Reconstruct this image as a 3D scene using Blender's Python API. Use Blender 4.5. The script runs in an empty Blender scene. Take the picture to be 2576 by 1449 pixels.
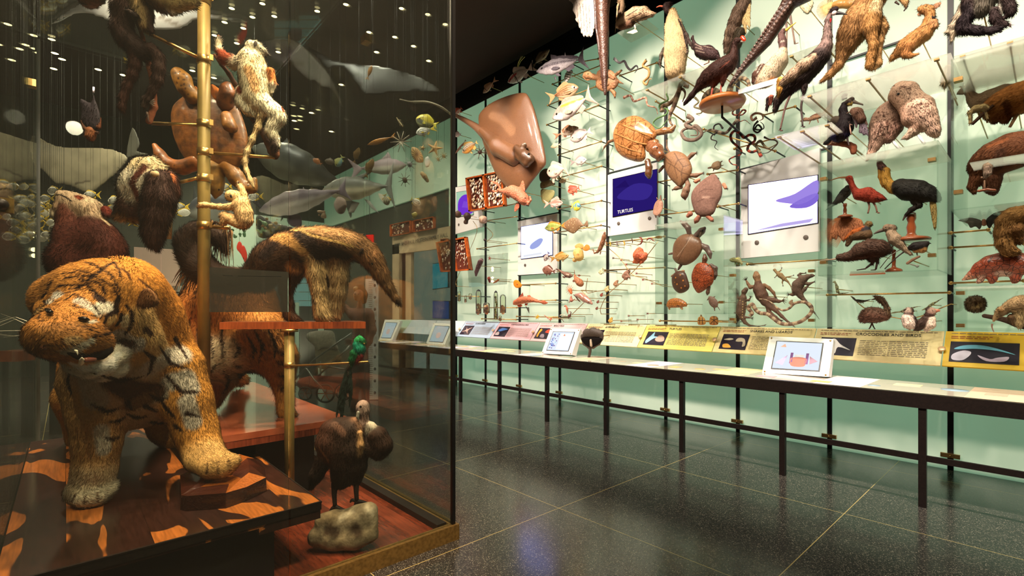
import bpy, math, random
import numpy as np
from mathutils import Vector
from mathutils.bvhtree import BVHTree
random.seed(7); RNG = np.random.default_rng(7)
SC = bpy.context.scene; COL = SC.collection
FOC = 1237.0; CX = 1288.0; HY = 786.0; EYE = np.array((0., 0., 1.5))
TH = math.atan2(1123., 1237.); ST, CT = math.sin(TH), math.cos(TH)
FWD = np.array((ST, CT, 0.)); RGT = np.array((CT, -ST, 0.)); UP = np.array((0., 0., 1.))
# a point of the hall: d > 0 is the distance ahead of the standpoint, d < 0 the plane X = -d
def dep(px, d):
    return d if d > 0 else -d / (ST + (px - CX) / FOC * CT)
def P(px, py, d, dd=0.):
    t = dep(px, d)
    t = t * (1 + dd / FOC)
    return EYE + t * (FWD + (px - CX) / FOC * RGT + (HY - py) / FOC * UP)
def PY(px, py, Y):
    return P(px, py, Y / (CT - (px - CX) / FOC * ST))
def PZ(px, py, Z):
    return P(px, py, (1.5 - Z) * FOC / (py - HY))
def lin(c):
    if isinstance(c, str):
        c = [int(c[i] * 2, 16) / 255 for i in range(3)] if len(c) == 3 else [int(c[i:i + 2], 16) / 255 for i in (0, 2, 4)]
    return tuple(x / 12.92 if x < .04045 else ((x + .055) / 1.055) ** 2.4 for x in c[:3])
# ---------------------------------------------------------------- materials
MATS = {}
def nt(name):
    m = bpy.data.materials.new(name); m.use_nodes = True
    n = m.node_tree; n.nodes.clear(); MATS[name] = m
    o = n.nodes.new('ShaderNodeOutputMaterial')
    return m, n, o
def N(n, t, **k):
    x = n.nodes.new('ShaderNode' + t)
    for a, b in k.items():
        if a.startswith('i_'):
            a = a[2:]; a = int(a) if a.isdigit() else a.replace('_', ' ')
            if hasattr(b, 'is_output'): n.links.new(b, x.inputs[a])
            else: x.inputs[a].default_value = b
        else: setattr(x, a, b)
    return x
def c4(c): return (*lin(c), 1.)
def flat(name, c, rough=.5, metal=0., spec=.5, noise=0., nscale=20., bump=0., c2=None, coat=0.):
    if name in MATS: return MATS[name]
    m, n, o = nt(name)
    b = N(n, 'BsdfPrincipled', i_Roughness=rough, i_Metallic=metal); b.inputs['Specular IOR Level'].default_value = spec
    b.inputs['Coat Weight'].default_value = coat
    b.inputs['Base Color'].default_value = c4(c)
    if noise or bump or c2:
        g = N(n, 'NewGeometry'); t = N(n, 'TexNoise', i_Vector=g.outputs['Position'], i_Scale=nscale, i_Detail=6.)
        if c2 or noise:
            r = N(n, 'ValToRGB', i_Fac=t.outputs['Fac']); l = np.array(lin(c))
            r.color_ramp.elements[0].position = .35; r.color_ramp.elements[1].position = .65
            r.color_ramp.elements[0].color = (*(l * (1 - noise)), 1); r.color_ramp.elements[1].color = c4(c2) if c2 else (*np.minimum(l * (1 + noise), 1), 1)
            n.links.new(r.outputs[0], b.inputs['Base Color'])
        if bump:
            bb = N(n, 'Bump', i_Height=t.outputs['Fac'], i_Strength=bump, i_Distance=.01); n.links.new(bb.outputs[0], b.inputs['Normal'])
    n.links.new(b.outputs[0], o.inputs[0]); return m
def emit(name, c, s):
    if name in MATS: return MATS[name]
    m, n, o = nt(name); e = N(n, 'Emission', i_Color=c4(c), i_Strength=s); n.links.new(e.outputs[0], o.inputs[0]); return m
def vcol(name, rough=.6, spec=.3, nscale=30., namp=.25, bump=.3, pat=None, pscale=40., pcol='fff', pth=.2, nrm=False, coat=0.):
    """surface whose own colour is the mesh's Col attribute, broken up by noise and an optional marking"""
    if name in MATS: return MATS[name]
    m, n, o = nt(name)
    a = N(n, 'Attribute', attribute_name='Col'); g = N(n, 'NewGeometry')
    t = N(n, 'TexNoise', i_Vector=g.outputs['Position'], i_Scale=nscale, i_Detail=5.)
    mr = N(n, 'MapRange', i_Value=t.outputs['Fac']); mr.inputs[1].default_value = .3; mr.inputs[2].default_value = .7
    mr.inputs[3].default_value = 1 - namp; mr.inputs[4].default_value = 1 + namp
    v = N(n, 'VectorMath', operation='SCALE', i_0=a.outputs['Color'], i_Scale=mr.outputs[0])
    col = v.outputs[0]; hgt = t.outputs['Fac']
    if pat:
        vo = N(n, 'TexVoronoi', i_Vector=g.outputs['Position'], i_Scale=pscale)
        if pat == 'scale':
            vo.feature = 'DISTANCE_TO_EDGE'
        src = vo.outputs['Distance']
        mm = N(n, 'MapRange', i_Value=src); mm.inputs[1].default_value = pth; mm.inputs[2].default_value = pth * .6
        mx = N(n, 'MixRGB', i_Fac=mm.outputs[0], i_Color1=col, i_Color2=c4(pcol))
        col = mx.outputs[0]; hgt = vo.outputs['Distance']
    b = N(n, 'BsdfPrincipled', i_Roughness=rough); b.inputs['Specular IOR Level'].default_value = spec
    b.inputs['Coat Weight'].default_value = coat; b.inputs['Coat Roughness'].default_value = .12
    n.links.new(col, b.inputs['Base Color'])
    if nrm:
        q = N(n, 'Attribute', attribute_name='nrm'); n.links.new(q.outputs['Vector'], b.inputs['Normal'])
    elif bump:
        bb = N(n, 'Bump', i_Height=hgt, i_Strength=bump, i_Distance=.006); n.links.new(bb.outputs[0], b.inputs['Normal'])
    n.links.new(b.outputs[0], o.inputs[0]); return m
def glass(name, tint='eef5f0', refl=1., veil=0., dcol='bcb', glow=False):
    if name in MATS: return MATS[name]
    m, n, o = nt(name)
    tr = N(n, 'BsdfTransparent', i_Color=c4(tint)); gl = N(n, 'BsdfGlossy', i_Roughness=.02)
    fr = N(n, 'Fresnel', i_IOR=1.45); mu = N(n, 'Math', operation='MULTIPLY', i_0=fr.outputs[0], i_1=refl)
    mx = N(n, 'MixShader', i_0=mu.outputs[0], i_1=tr.outputs[0], i_2=gl.outputs[0])
    if veil:
        df = N(n, 'BsdfTranslucent' if glow else 'BsdfDiffuse', i_Color=c4(dcol)); mx = N(n, 'MixShader', i_0=veil, i_1=mx.outputs[0], i_2=df.outputs[0])
    n.links.new(mx.outputs[0], o.inputs[0]); return m
# ---------------------------------------------------------------- mesh building
class G:
    def __init__(s): s.V = []; s.C = []; s.L = []; s.S = []; s.M = []; s.n = 0; s.N = []
    def add(s, V, F, col=(.5, .5, .5), smooth=True, nr=None):
        V = np.asarray(V, np.float32).reshape(-1, 3)
        if not len(V): return s
        col = np.asarray(lin(col) if isinstance(col, str) else col, np.float32)
        s.V.append(V); s.C.append(np.broadcast_to(col, V.shape)); s.N.append(np.broadcast_to(np.asarray(nr if nr is not None else (0, 0, 0), np.float32), V.shape))
        if isinstance(F, np.ndarray): F = [F]
        for f in F:
            f = np.asarray(f)
            if f.ndim == 1: f = f[None]
            s.L.append((f + s.n).reshape(-1)); s.S.append(np.full(len(f), f.shape[1])); s.M.append(np.full(len(f), smooth))
        s.n += len(V); return s
    def mesh(s, name, nrm=False):
        me = bpy.data.meshes.new(name); V = np.concatenate(s.V); L = np.concatenate(s.L).astype(np.int32); S = np.concatenate(s.S)
        me.vertices.add(len(V)); me.vertices.foreach_set('co', V.reshape(-1)); me.loops.add(len(L)); me.loops.foreach_set('vertex_index', L)
        st = np.zeros(len(S), np.int32); st[1:] = np.cumsum(S)[:-1]
        me.polygons.add(len(S)); me.polygons.foreach_set('loop_start', st); me.polygons.foreach_set('use_smooth', np.concatenate(s.M))
        a = me.attributes.new('Col', 'FLOAT_COLOR', 'POINT'); C = np.ones((len(V), 4), np.float32); C[:, :3] = np.concatenate(s.C); a.data.foreach_set('color', C.reshape(-1))
        if nrm:
            a = me.attributes.new('nrm', 'FLOAT_VECTOR', 'POINT'); a.data.foreach_set('vector', np.concatenate(s.N).astype(np.float32).reshape(-1))
        me.update(calc_edges=True); return me
def link(name, me, mat, parent=None, loc=None):
    o = bpy.data.objects.new(name, me); COL.objects.link(o)
    if me is not None and mat is not None: me.materials.append(MATS[mat] if isinstance(mat, str) else mat)
    if parent is not None: o.parent = parent; o.matrix_parent_inverse = parent.matrix_world.inverted() if loc is None and parent.get('_loc') else o.matrix_parent_inverse
    if loc is not None: o.location = loc
    return o
def obj(name, g, mat, parent=None):
    o = link(name, g.mesh(name), mat)
    if parent is not None:
        o.parent = parent
        if any(parent.location): o.location = -parent.location
    return o
def tag(o, label, cat, group=None, kind=None):
    o['label'] = label; o['category'] = cat
    if group: o['group'] = group
    if kind: o['kind'] = kind
    return o
def thing(name, loc, label, cat, group=None):
    o = bpy.data.objects.new(name, None); COL.objects.link(o); o.location = Vector([float(x) for x in loc]); o.empty_display_size = .1
    return tag(o, label, cat, group)
def struct(o): o['kind'] = 'structure'; return o
BOXF = np.array([(0, 3, 2, 1), (4, 5, 6, 7), (0, 1, 5, 4), (1, 2, 6, 5), (2, 3, 7, 6), (3, 0, 4, 7)])
def box(g, x0, x1, y0, y1, z0, z1, col='888'):
    return g.add([(x0, y0, z0), (x1, y0, z0), (x1, y1, z0), (x0, y1, z0), (x0, y0, z1), (x1, y0, z1), (x1, y1, z1), (x0, y1, z1)], BOXF, col, False)
def hexa(g, q, off, col='888', q2=None):
    """a slab from four corners and an offset vector"""
    q = [np.asarray(p, float) for p in q]; off = np.asarray(off, float)
    return g.add(q + (q2 or [p + off for p in q]), BOXF, col, False)
def poly(g, pts, off, col='888'):
    pts = [np.asarray(p, float) for p in pts]; n = len(pts); off = np.asarray(off, float)
    V = pts + [p + off for p in pts]
    side = np.array([(i, (i + 1) % n, n + (i + 1) % n, n + i) for i in range(n)])
    g.add(V, [np.arange(n)[::-1], np.arange(n, 2 * n), side], col, False)
def tube(g, pts, rad, col='888', seg=8, sq=1., cap=True):
    p = np.asarray(pts, float); n = len(p); r = np.broadcast_to(np.asarray(rad, float), (n,))
    if n < 2: return g
    t = np.gradient(p, axis=0); t /= np.linalg.norm(t, axis=1)[:, None] + 1e-9
    u = np.cross(t[0], (0, 0, 1.) if abs(t[0][2]) < .9 else (1., 0, 0)); V = []
    a = np.arange(seg) * 2 * math.pi / seg
    for i in range(n):
        u = u - t[i] * (u @ t[i]); u /= np.linalg.norm(u) + 1e-9; w = np.cross(t[i], u)
        V.append(p[i] + r[i] * (np.cos(a)[:, None] * u + sq * np.sin(a)[:, None] * w))
    V = np.concatenate(V); k = np.arange(seg); k2 = (k + 1) % seg
    F = np.concatenate([np.stack([i * seg + k, i * seg + k2, (i + 1) * seg + k2, (i + 1) * seg + k], 1) for i in range(n - 1)])
    if np.ndim(col) == 2: col = np.repeat(np.asarray(col), seg, 0)
    fs = [F] + ([np.arange(seg)[::-1], (n - 1) * seg + np.arange(seg)] if cap else [])
    return g.add(V, fs, col)
def spline(pts, n=6):
    p = np.asarray(pts, float)
    if len(p) < 3: return p
    q = np.vstack([2 * p[0] - p[1], p, 2 * p[-1] - p[-2]]); out = []
    for i in range(1, len(q) - 2):
        for s in np.arange(n) / n:
            a, b, c, d = q[i - 1:i + 3]
            out.append(.5 * (2 * b + (c - a) * s + (2 * a - 5 * b + 4 * c - d) * s * s + (3 * b - a - 3 * c + d) * s ** 3))
    out.append(p[-1]); return np.array(out)
def ball(g, c, r, col='888', sg=12, rg=8, sc=(1, 1, 1)):
    c = np.asarray(c, float); V = [c + r * np.array(sc) * (0, 0, 1)]
    for i in range(1, rg):
        f = math.pi * i / rg
        for j in range(sg):
            e = 2 * math.pi * j / sg; V.append(c + r * np.array(sc) * (math.sin(f) * math.cos(e), math.sin(f) * math.sin(e), math.cos(f)))
    V.append(c - r * np.array(sc) * (0, 0, 1)); j = np.arange(sg); j2 = (j + 1) % sg
    F = [np.stack([0 * j, 1 + j, 1 + j2], 1), np.stack([0 * j + len(V) - 1, 1 + (rg - 2) * sg + j2, 1 + (rg - 2) * sg + j], 1)]
    F.append(np.concatenate([np.stack([1 + i * sg + j, 1 + (i + 1) * sg + j, 1 + (i + 1) * sg + j2, 1 + i * sg + j2], 1) for i in range(rg - 2)]))
    return g.add(V, F, col)
def lathe(g, c, prof, col='888', seg=20, ax=(0, 0, 1)):
    """prof: (radius, height) pairs turned about ax"""
    ax = np.array(ax, float); ax /= np.linalg.norm(ax); pts = [np.asarray(c, float) + ax * h for r, h in prof]
    a = np.arange(seg) * 2 * math.pi / seg; u = np.cross(ax, (1, 0, 0) if abs(ax[0]) < .9 else (0, 1, 0)); u /= np.linalg.norm(u); w = np.cross(ax, u)
    V = np.concatenate([p + max(r, 1e-4) * (np.cos(a)[:, None] * u + np.sin(a)[:, None] * w) for p, (r, h) in zip(pts, prof)]); k = np.arange(seg); k2 = (k + 1) % seg; n = len(prof)
    F = np.concatenate([np.stack([i * seg + k, i * seg + k2, (i + 1) * seg + k2, (i + 1) * seg + k], 1) for i in range(n - 1)])
    return g.add(V, [F, np.arange(seg)[::-1], (n - 1) * seg + np.arange(seg)], col)
# ---------------------------------------------------------------- one continuous skin over round-cone limbs
def nets(f, o, h):
    s = f < 0; c = np.zeros(tuple(np.array(s.shape) - 1), np.int8); O = [(i, j, k) for i in (0, 1) for j in (0, 1) for k in (0, 1)]
    nx, ny, nz = c.shape
    for (i, j, k) in O: c += s[i:i + nx, j:j + ny, k:k + nz]
    act = (c > 0) & (c < 8); I = np.argwhere(act)
    idx = np.full(c.shape, -1, np.int64); idx[act] = np.arange(len(I))
    pos = np.zeros((len(I), 3)); cnt = np.zeros(len(I))
    for a in O:
        for ax in range(3):
            if a[ax]: continue
            b = list(a); b[ax] = 1
            f0 = f[tuple((I + a).T)]; f1 = f[tuple((I + b).T)]; m = (f0 < 0) != (f1 < 0)
            tt = np.where(m, f0 / np.where(m, f0 - f1, 1), 0); p = np.array(a) + np.zeros((len(I), 3)); p[:, ax] += tt
            pos += p * m[:, None]; cnt += m
    V = o + h * (I + pos / cnt[:, None]); Q = []
    for ax in range(3):
        sl0 = [slice(None)] * 3; sl1 = [slice(None)] * 3; sl0[ax] = slice(0, -1); sl1[ax] = slice(1, None)
        e = s[tuple(sl0)] != s[tuple(sl1)]; b, d = [q for q in range(3) if q != ax]
        E = np.argwhere(e); E = E[(E[:, b] > 0) & (E[:, d] > 0) & (E[:, b] < s.shape[b] - 1) & (E[:, d] < s.shape[d] - 1)]
        def cell(db, dd):
            q = E.copy(); q[:, b] += db; q[:, d] += dd; return idx[tuple(q.T)]
        q = np.stack([cell(-1, -1), cell(0, -1), cell(0, 0), cell(-1, 0)], 1)
        fl = s[tuple(E.T)] ^ (ax == 1); q[~fl] = q[~fl][:, ::-1]; Q.append(q)
    return V, np.concatenate(Q)
def vnorm(V, F):
    n = np.zeros_like(V); a = V[F[:, 0]]; fn = np.cross(V[F[:, 2]] - a, V[F[:, 3 if F.shape[1] > 3 else 1]] - V[F[:, 1]] if F.shape[1] > 3 else a)
    for k in range(F.shape[1]): np.add.at(n, F[:, k], fn)
    return n / (np.linalg.norm(n, axis=1)[:, None] + 1e-12)
def cone_d(p, a, b, ra, rb):
    ba = b - a; L = ba @ ba
    t = np.clip((p - a) @ ba / L, 0, 1) if L > 1e-12 else np.zeros(p.shape[:-1])
    return np.sqrt(((p - a - t[..., None] * ba) ** 2).sum(-1)) - (ra + (rb - ra) * t)
def skin(prims, k, h, ax, fl):
    """prims: (a, b, ra, rb, colour); ax/fl: axis along which the body is flattened"""
    c0 = np.mean([q[0] for q in prims], 0)
    T = lambda p: p + (1 / fl - 1) * ((p - c0) @ ax)[..., None] * ax
    pr = [(T(q[0]), T(q[1]), q[2], q[3]) for q in prims]
    lo = np.min([np.minimum(q[0], q[1]) - max(q[2], q[3]) for q in prims], 0) - 2.5 * k - 2 * h
    hi = np.max([np.maximum(q[0], q[1]) + max(q[2], q[3]) for q in prims], 0) + 2.5 * k + 2 * h
    n = np.ceil((hi - lo) / h).astype(int) + 1
    if n.prod() > 4e6: h *= (n.prod() / 4e6) ** (1 / 3); n = np.ceil((hi - lo) / h).astype(int) + 1
    S = np.zeros(n, np.float32)
    for (q, (a, b, ra, rb)) in zip(prims, pr):
        R = max(ra, rb) + 3.5 * k
        i0 = np.maximum(((np.minimum(q[0], q[1]) - R - lo) / h).astype(int), 0); i1 = np.minimum(((np.maximum(q[0], q[1]) + R - lo) / h).astype(int) + 2, n)
        gx = np.stack(np.meshgrid(*[lo[i] + h * np.arange(i0[i], i1[i]) for i in range(3)], indexing='ij'), -1).astype(np.float32)
        S[i0[0]:i1[0], i0[1]:i1[1], i0[2]:i1[2]] += np.exp(np.clip(-cone_d(T(gx), a, b, ra, rb) / k, -30, 30))
    f = -k * (np.log(S + 1e-12) - .4)
    V, F = nets(f, lo, h)
    return V, F, T, pr
def shade(V, T, pr, cols, kc):
    Wt = np.zeros(len(V)); C = np.zeros((len(V), 3)); A = np.zeros((len(V), 3)); TV = T(V)
    dm = np.full(len(V), 1e9); D = []
    for (a, b, ra, rb) in pr: d = cone_d(TV, a, b, ra, rb); D.append(d); dm = np.minimum(dm, d)
    for d, (a, b, ra, rb), c in zip(D, pr, cols):
        w = np.exp(-(d - dm) / kc); Wt += w; C += w[:, None] * c; A += w[:, None] * (b - a) / (np.linalg.norm(b - a) + 1e-6)
    return C / Wt[:, None], A / Wt[:, None]
def paint(V, C, K):
    for (pts, rr, c, soft) in K:
        if len(pts) == 1: pts = np.vstack([pts, pts + 1e-4]); rr = np.array([rr[0], rr[0]])
        lo = pts.min(0) - rr.max() * 1.5; hi = pts.max(0) + rr.max() * 1.5
        m = np.nonzero(((V > lo) & (V < hi)).all(1))[0]
        if not len(m): continue
        v = V[m]; best = np.full(len(m), 9.)
        for i in range(len(pts) - 1): best = np.minimum(best, 1 + cone_d(v, pts[i], pts[i + 1], rr[i], rr[i + 1]) / max(rr[i], rr[i + 1], 1e-5))
        w = np.clip((1 + soft - best) / (2 * soft), 0, 1)[:, None]
        C[m] = C[m] * (1 - w) + np.asarray(c) * w
    return C
def Pv(a, D):
    px, py, dd = a[:, 0], a[:, 1], a[:, 2]; ta = (px - CX) / FOC
    t = (np.full(len(a), float(D)) if D > 0 else -D / (ST + ta * CT)) * (1 + dd / FOC)
    return EYE + t[:, None] * (FWD + ta[:, None] * RGT + ((HY - py) / FOC)[:, None] * UP)
def dome(pts, T, D, st=0, sharp=False, cdd=0.):
    """a pillow-like solid filling an outline, thickest in the middle"""
    p = np.asarray(pts)[:, :2]
    if not sharp and len(p) > 4:
        q = np.vstack([p[-1], p, p[:2]]); out = []
        for i in range(1, len(q) - 2):
            a, b, c, d = q[i - 1:i + 3]
            for s_ in (0, .33, .67): out.append(.5 * (2 * b + (c - a) * s_ + (2 * a - 5 * b + 4 * c - d) * s_ ** 2 + (3 * b - a - 3 * c + d) * s_ ** 3))
        p = np.array(out)
    lo, hi = p.min(0), p.max(0); h = st or max((hi - lo).max() / 64, .55)
    n = np.ceil((hi - lo) / h).astype(int) + 4; lo = lo - 1.5 * h
    gx, gy = np.meshgrid(lo[0] + h * np.arange(n[0]), lo[1] + h * np.arange(n[1]), indexing='ij'); X = np.stack([gx, gy], -1)
    d = np.full(gx.shape, 1e9); ins = np.zeros(gx.shape, bool)
    for a, b in zip(p, np.roll(p, -1, 0)):
        ba = b - a; L = ba @ ba
        if L < 1e-9: continue
        t = np.clip(((X - a) @ ba) / L, 0, 1); d = np.minimum(d, np.sqrt(((X - a - t[..., None] * ba) ** 2).sum(-1)))
        c = ((a[1] > gy) != (b[1] > gy)) & (gx < (b[0] - a[0]) * (gy - a[1]) / (b[1] - a[1] + 1e-12) + a[0]); ins ^= c
    di = np.where(ins, d, -d); R = di.max(); TT = max(T * R, .6)
    hz = max(h, TT / 9); nz = int(math.ceil(TT / hz)) + 2; z = hz * (np.arange(2 * nz + 1) - nz)
    f = np.hypot(np.maximum(R - di, 0)[..., None], z[None, None] * R / TT) - R
    V, F = nets(f, np.array((0., 0, 0)), 1.)
    V = np.stack([lo[0] + V[:, 0] * h, lo[1] + V[:, 1] * h, (V[:, 2] - nz) * hz + cdd], 1)
    return Pv(V, D), F
def densify(a, st):
    out = [a[0]]
    for p, q in zip(a[:-1], a[1:]):
        n = max(1, int(np.hypot(*(q[:2] - p[:2])) / st)); out += [p + (q - p) * i / n for i in range(1, n + 1)]
    return np.array(out)
REG = {}
def beast(name, label, cat, spec, D, w=None, k=3., h=0., fl=1., mat='m_skin', fur=None, group=None, ax=None, paintsoft=.25, tseg=8, kc=.5, base=None):
    """spec lines: 'B col x,y,r,d ...' limb chain; 'T' thin tube; 'S col thick x,y x,y' flat fin; 'K' marking on the skin; 'E x,y,r' eye; 'P part mat' starts a part"""
    x0, y0, sc = w or (0, 0, 1)
    if ax is None: ax = np.array((1., 0, 0)) if D < 0 else FWD
    root = None; rbv = [None]; cur = dict(name=name, mat=mat, B=[], T=[], S=[], K=[], E=[], D=[], d=[]); parts = [cur]
    for ln in spec.replace('\n', ';').split(';'):
        q = ln.split()
        if not q: continue
        if q[0] == 'W': x0, y0, sc = [float(z) for z in q[1].split(',')]; continue
        if q[0] == 'P': cur = dict(name=q[1], mat=q[2] if len(q) > 2 else mat, B=[], T=[], S=[], K=[], E=[], D=[], d=[], k=float(q[3]) if len(q) > 3 else None); parts.append(cur); continue
        st = 3 if q[0] in 'SDd' else 2
        a = [[float(v) for v in z.split(',')] for z in q[st:]]
        a = np.array([[x0 + v[0] / sc, y0 + v[1] / sc] + [u / sc for u in v[2:]] + [0.] * (4 - len(v)) for v in a])
        cur[q[0]].append((q[1], a, (float(q[2]) / (sc if q[0] == 'S' else 1)) if q[0] in 'SDd' else 0))
    tm = abs(dep([q for q in (parts[0]['B'], parts[0]['D'], parts[0]['d'], parts[0]['T'], parts[0]['S']) if q][0][0][1][0][0], D)); u = tm / FOC / 1.
    x0, y0, sc = w or (0, 0, 1)
    def snap(v):
        q = P(v[0], v[1], D); dr = q - EYE; dr /= np.linalg.norm(dr); hit = rbv[0].ray_cast(Vector(EYE), Vector(dr)) if rbv[0] else (None,)
        return ((np.array(hit[0]) - EYE) @ FWD / dep(v[0], D) - 1) * FOC if hit[0] is not None else None
    for pt in parts:
        if pt['name'].endswith('@'):
            pt['name'] = pt['name'][:-1]
            for key in 'BTD':
                for _, a, _ in pt[key]:
                    for v in a:
                        q = snap(v)
                        if q is not None: v[3 if len(v) > 3 and key != 'D' else 2] += q
        g = G(); kk = (pt.get('k') or k) / sc * u * .75
        prims = []; cols = []
        for c, a, _ in pt['B']:
            X = [P(v[0], v[1], D, v[3]) for v in a]; R = [v[2] * dep(v[0], D) * (1 + v[3] / FOC) / FOC for v in a]
            if len(X) == 1: X.append(X[0] + 1e-4); R.append(R[0])
            for i in range(len(X) - 1): prims.append((X[i], X[i + 1], R[i], R[i + 1])); cols.append(lin(c))
        isfur = fur and pt['mat'] == mat; hh = 0
        shells = []
        if prims:
            rm = min(min(q[2], q[3]) for q in prims)
            kk = min(kk, (.55 if root is None else .22) * np.mean([q[2] for q in prims]))
            hh = h / sc * u if h else max(rm * .55, .8 * u)
            V, F, T, pr = skin(prims, kk, hh, ax, fl); shells.append((V, F, T, pr, cols))
        for key in 'Dd':
            for c, a, th in pt[key]:
                V, F = dome(a, th, D, sharp=key == 'd', cdd=a[0][2]); c1, c2 = V[V[:, 2].argmax()], V[V[:, 2].argmin()]
                shells.append((V, F, lambda p: p, [(c1, c2, .01, .01)], [lin(c)]))
        K = []
        if pt['K'] and shells:
            AV = np.concatenate([q[0] for q in shells]); of = np.cumsum([0] + [len(q[0]) for q in shells]); AF = np.concatenate([q[1] + o_ for q, o_ in zip(shells, of)])
            bv = BVHTree.FromPolygons([Vector(v) for v in AV.tolist()], AF.tolist())
            for c, a, _ in pt['K']:
                a = densify(a, max(2., 1.2 * a[:, 2].max())); pts = []; rr = []
                for v in a:
                    q = P(v[0], v[1], D, v[3]); dr = q - EYE; dr /= np.linalg.norm(dr)
                    hit = bv.ray_cast(Vector(EYE), Vector(dr))
                    p = np.array(hit[0]) if hit[0] is not None else q
                    pts.append(p); rr.append(v[2] * ((p - EYE) @ FWD) / FOC)
                K.append((np.array(pts), np.array(rr), lin(c), paintsoft))
        if root is None and shells and any(q['E'] or '@' in q['name'] for q in parts):
            AV = np.concatenate([q[0] for q in shells]); of = np.cumsum([0] + [len(q[0]) for q in shells]); AF = np.concatenate([q[1] + o_ for q, o_ in zip(shells, of)])
            rbv[0] = BVHTree.FromPolygons([Vector(v) for v in AV.tolist()], AF.tolist())
        for V, F, T, pr, cols in shells:
            C, A = shade(V, T, pr, cols, kk * kc)
            C = paint(V, C, K); nr = vnorm(V, F)
            g.add(V, F, C, True, nr)
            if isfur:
                ln, wd, dens = fur[:3]; lift = fur[3] if len(fur) > 3 else .45; jit = fur[4] if len(fur) > 4 else .3
                ln *= u * (1.35 if D > 0 else .8); dens = dens * (1 if D > 0 else 1.5); lift = lift * 1.4 + .1
                a_, b_, c_ = V[F[:, 0]], V[F[:, 1]], V[F[:, 2]]
                ar = np.linalg.norm(np.cross(c_ - a_, V[F[:, 3]] - b_), axis=1) / 2
                fc = (a_ + c_) / 2; vis = ((fc - EYE) * nr[F[:, 0]]).sum(1) / np.linalg.norm(fc - EYE, axis=1) < .55; ar = ar * vis
                nb = int(min(ar.sum() / u ** 2 * dens, 260000))
                if nb < 4: continue
                fi = RNG.choice(len(F), nb, p=ar / ar.sum())
                s, t = RNG.random((2, nb, 1)); Fq = F[fi]
                p = (1 - s) * (1 - t) * V[Fq[:, 0]] + s * (1 - t) * V[Fq[:, 1]] + s * t * V[Fq[:, 2]] + (1 - s) * t * V[Fq[:, 3]]
                nn = nr[Fq[:, 0]]
                Cb, Ab = shade(p, T, pr, cols, kk * kc); Cb = paint(p, Cb, K)
                Ab = Ab - nn * (Ab * nn).sum(1)[:, None] * .8
                d = Ab + nn * lift + RNG.normal(0, jit, (nb, 3)); d[:, 2] -= .15; d /= np.linalg.norm(d, axis=1)[:, None]
                sd = np.cross(d, nn + RNG.normal(0, .3, (nb, 3))); sd /= np.linalg.norm(sd, axis=1)[:, None] + 1e-9
                L = ln * RNG.uniform(.5, 1.3, (nb, 1)); wv = wd * u
                Vb = np.stack([p - nn * ln * .1 - sd * wv, p - nn * ln * .1 + sd * wv, p + d * L], 1).reshape(-1, 3)
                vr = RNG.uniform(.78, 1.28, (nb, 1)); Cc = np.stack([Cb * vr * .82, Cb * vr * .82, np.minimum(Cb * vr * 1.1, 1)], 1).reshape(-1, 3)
                n3 = np.repeat(nn * .8 + d * .4 + RNG.normal(0, .2, (nb, 3)), 3, 0); n3 /= np.linalg.norm(n3, axis=1)[:, None]
                g.add(Vb, np.arange(nb * 3).reshape(-1, 3), Cc, True, n3)
        for c, a, _ in pt['T']:
            a = spline(a, 4) if len(a) > 2 else a
            pp = np.array([P(v[0], v[1], D, v[3]) for v in a]); g.add([], [], c)
            g2 = G(); tube(g2, pp, [v[2] * dep(v[0], D) / FOC for v in a], c, tseg)
            g.add(g2.V[0], [F.reshape(-1, 0) if 0 else F for F in [L.reshape(len(S), -1) for L, S in zip(g2.L, g2.S)]], lin(c), True, vnorm(g2.V[0], g2.L[0].reshape(-1, 4)))
        for c, a, th in pt['S']:
            tt = th * dep(a[0][0], D) / FOC; pts = [P(v[0], v[1], D, v[2]) for v in a]
            n0 = np.cross(pts[1] - pts[0], pts[2] - pts[0]); 
            ctr = np.mean(pts, 0); dr = (ctr - EYE) / np.linalg.norm(ctr - EYE)
            g3 = G(); poly(g3, [p - ax * tt / 2 for p in pts], ax * tt, c)
            g.add(g3.V[0], [L.reshape(len(S), -1) for L, S in zip(g3.L, g3.S)], lin(c), False, -dr)
        if g.n:
            me = g.mesh(pt['name'], nrm=bool(isfur)); o = link(pt['name'], me, pt['mat'] + ('_f' if isfur else ''))
        else:
            o = bpy.data.objects.new(pt['name'], None); COL.objects.link(o)
        if root is None:
            root = o; tag(o, label, cat, group)
            if D < 0 and -D > 5.1 and g.n and 'glass' not in mat:
                AV = np.concatenate(g.V); c = np.median(AV, 0); st = G(); tube(st, [c, (6.25, c[1], c[2])], .005, '888', 6); so = link('mounting_stem', st.mesh('mounting_stem'), 'm_brass'); so.parent = o
            if (D > 5.9 and name != 'person' and not group or name in ('spread_wing', 'scaly_tail', 'squid_tentacle')) and g.n:
                AV = np.concatenate(g.V); c = AV[AV[:, 2].argmax()]; st = G(); tube(st, [c - (0, 0, .01), (c[0], c[1], 6.45)], .0018, '888', 4); so = link('hanging_thread', st.mesh('hanging_thread'), 'm_string'); so.parent = o
        else: o.parent = root
        for c, a, _ in pt['E']:
            for v in a:
                q = snap(v); q = v[3] if q is None or abs(q - v[3]) > 60 else q + v[2] * .2
                e = G(); r = v[2] * dep(v[0], D) / FOC; ball(e, P(v[0], v[1], D, q), r, c, 12, 8)
                eo = link('eye', e.mesh('eye'), 'm_eye'); eo.parent = o if o is root else root
    return root

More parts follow.
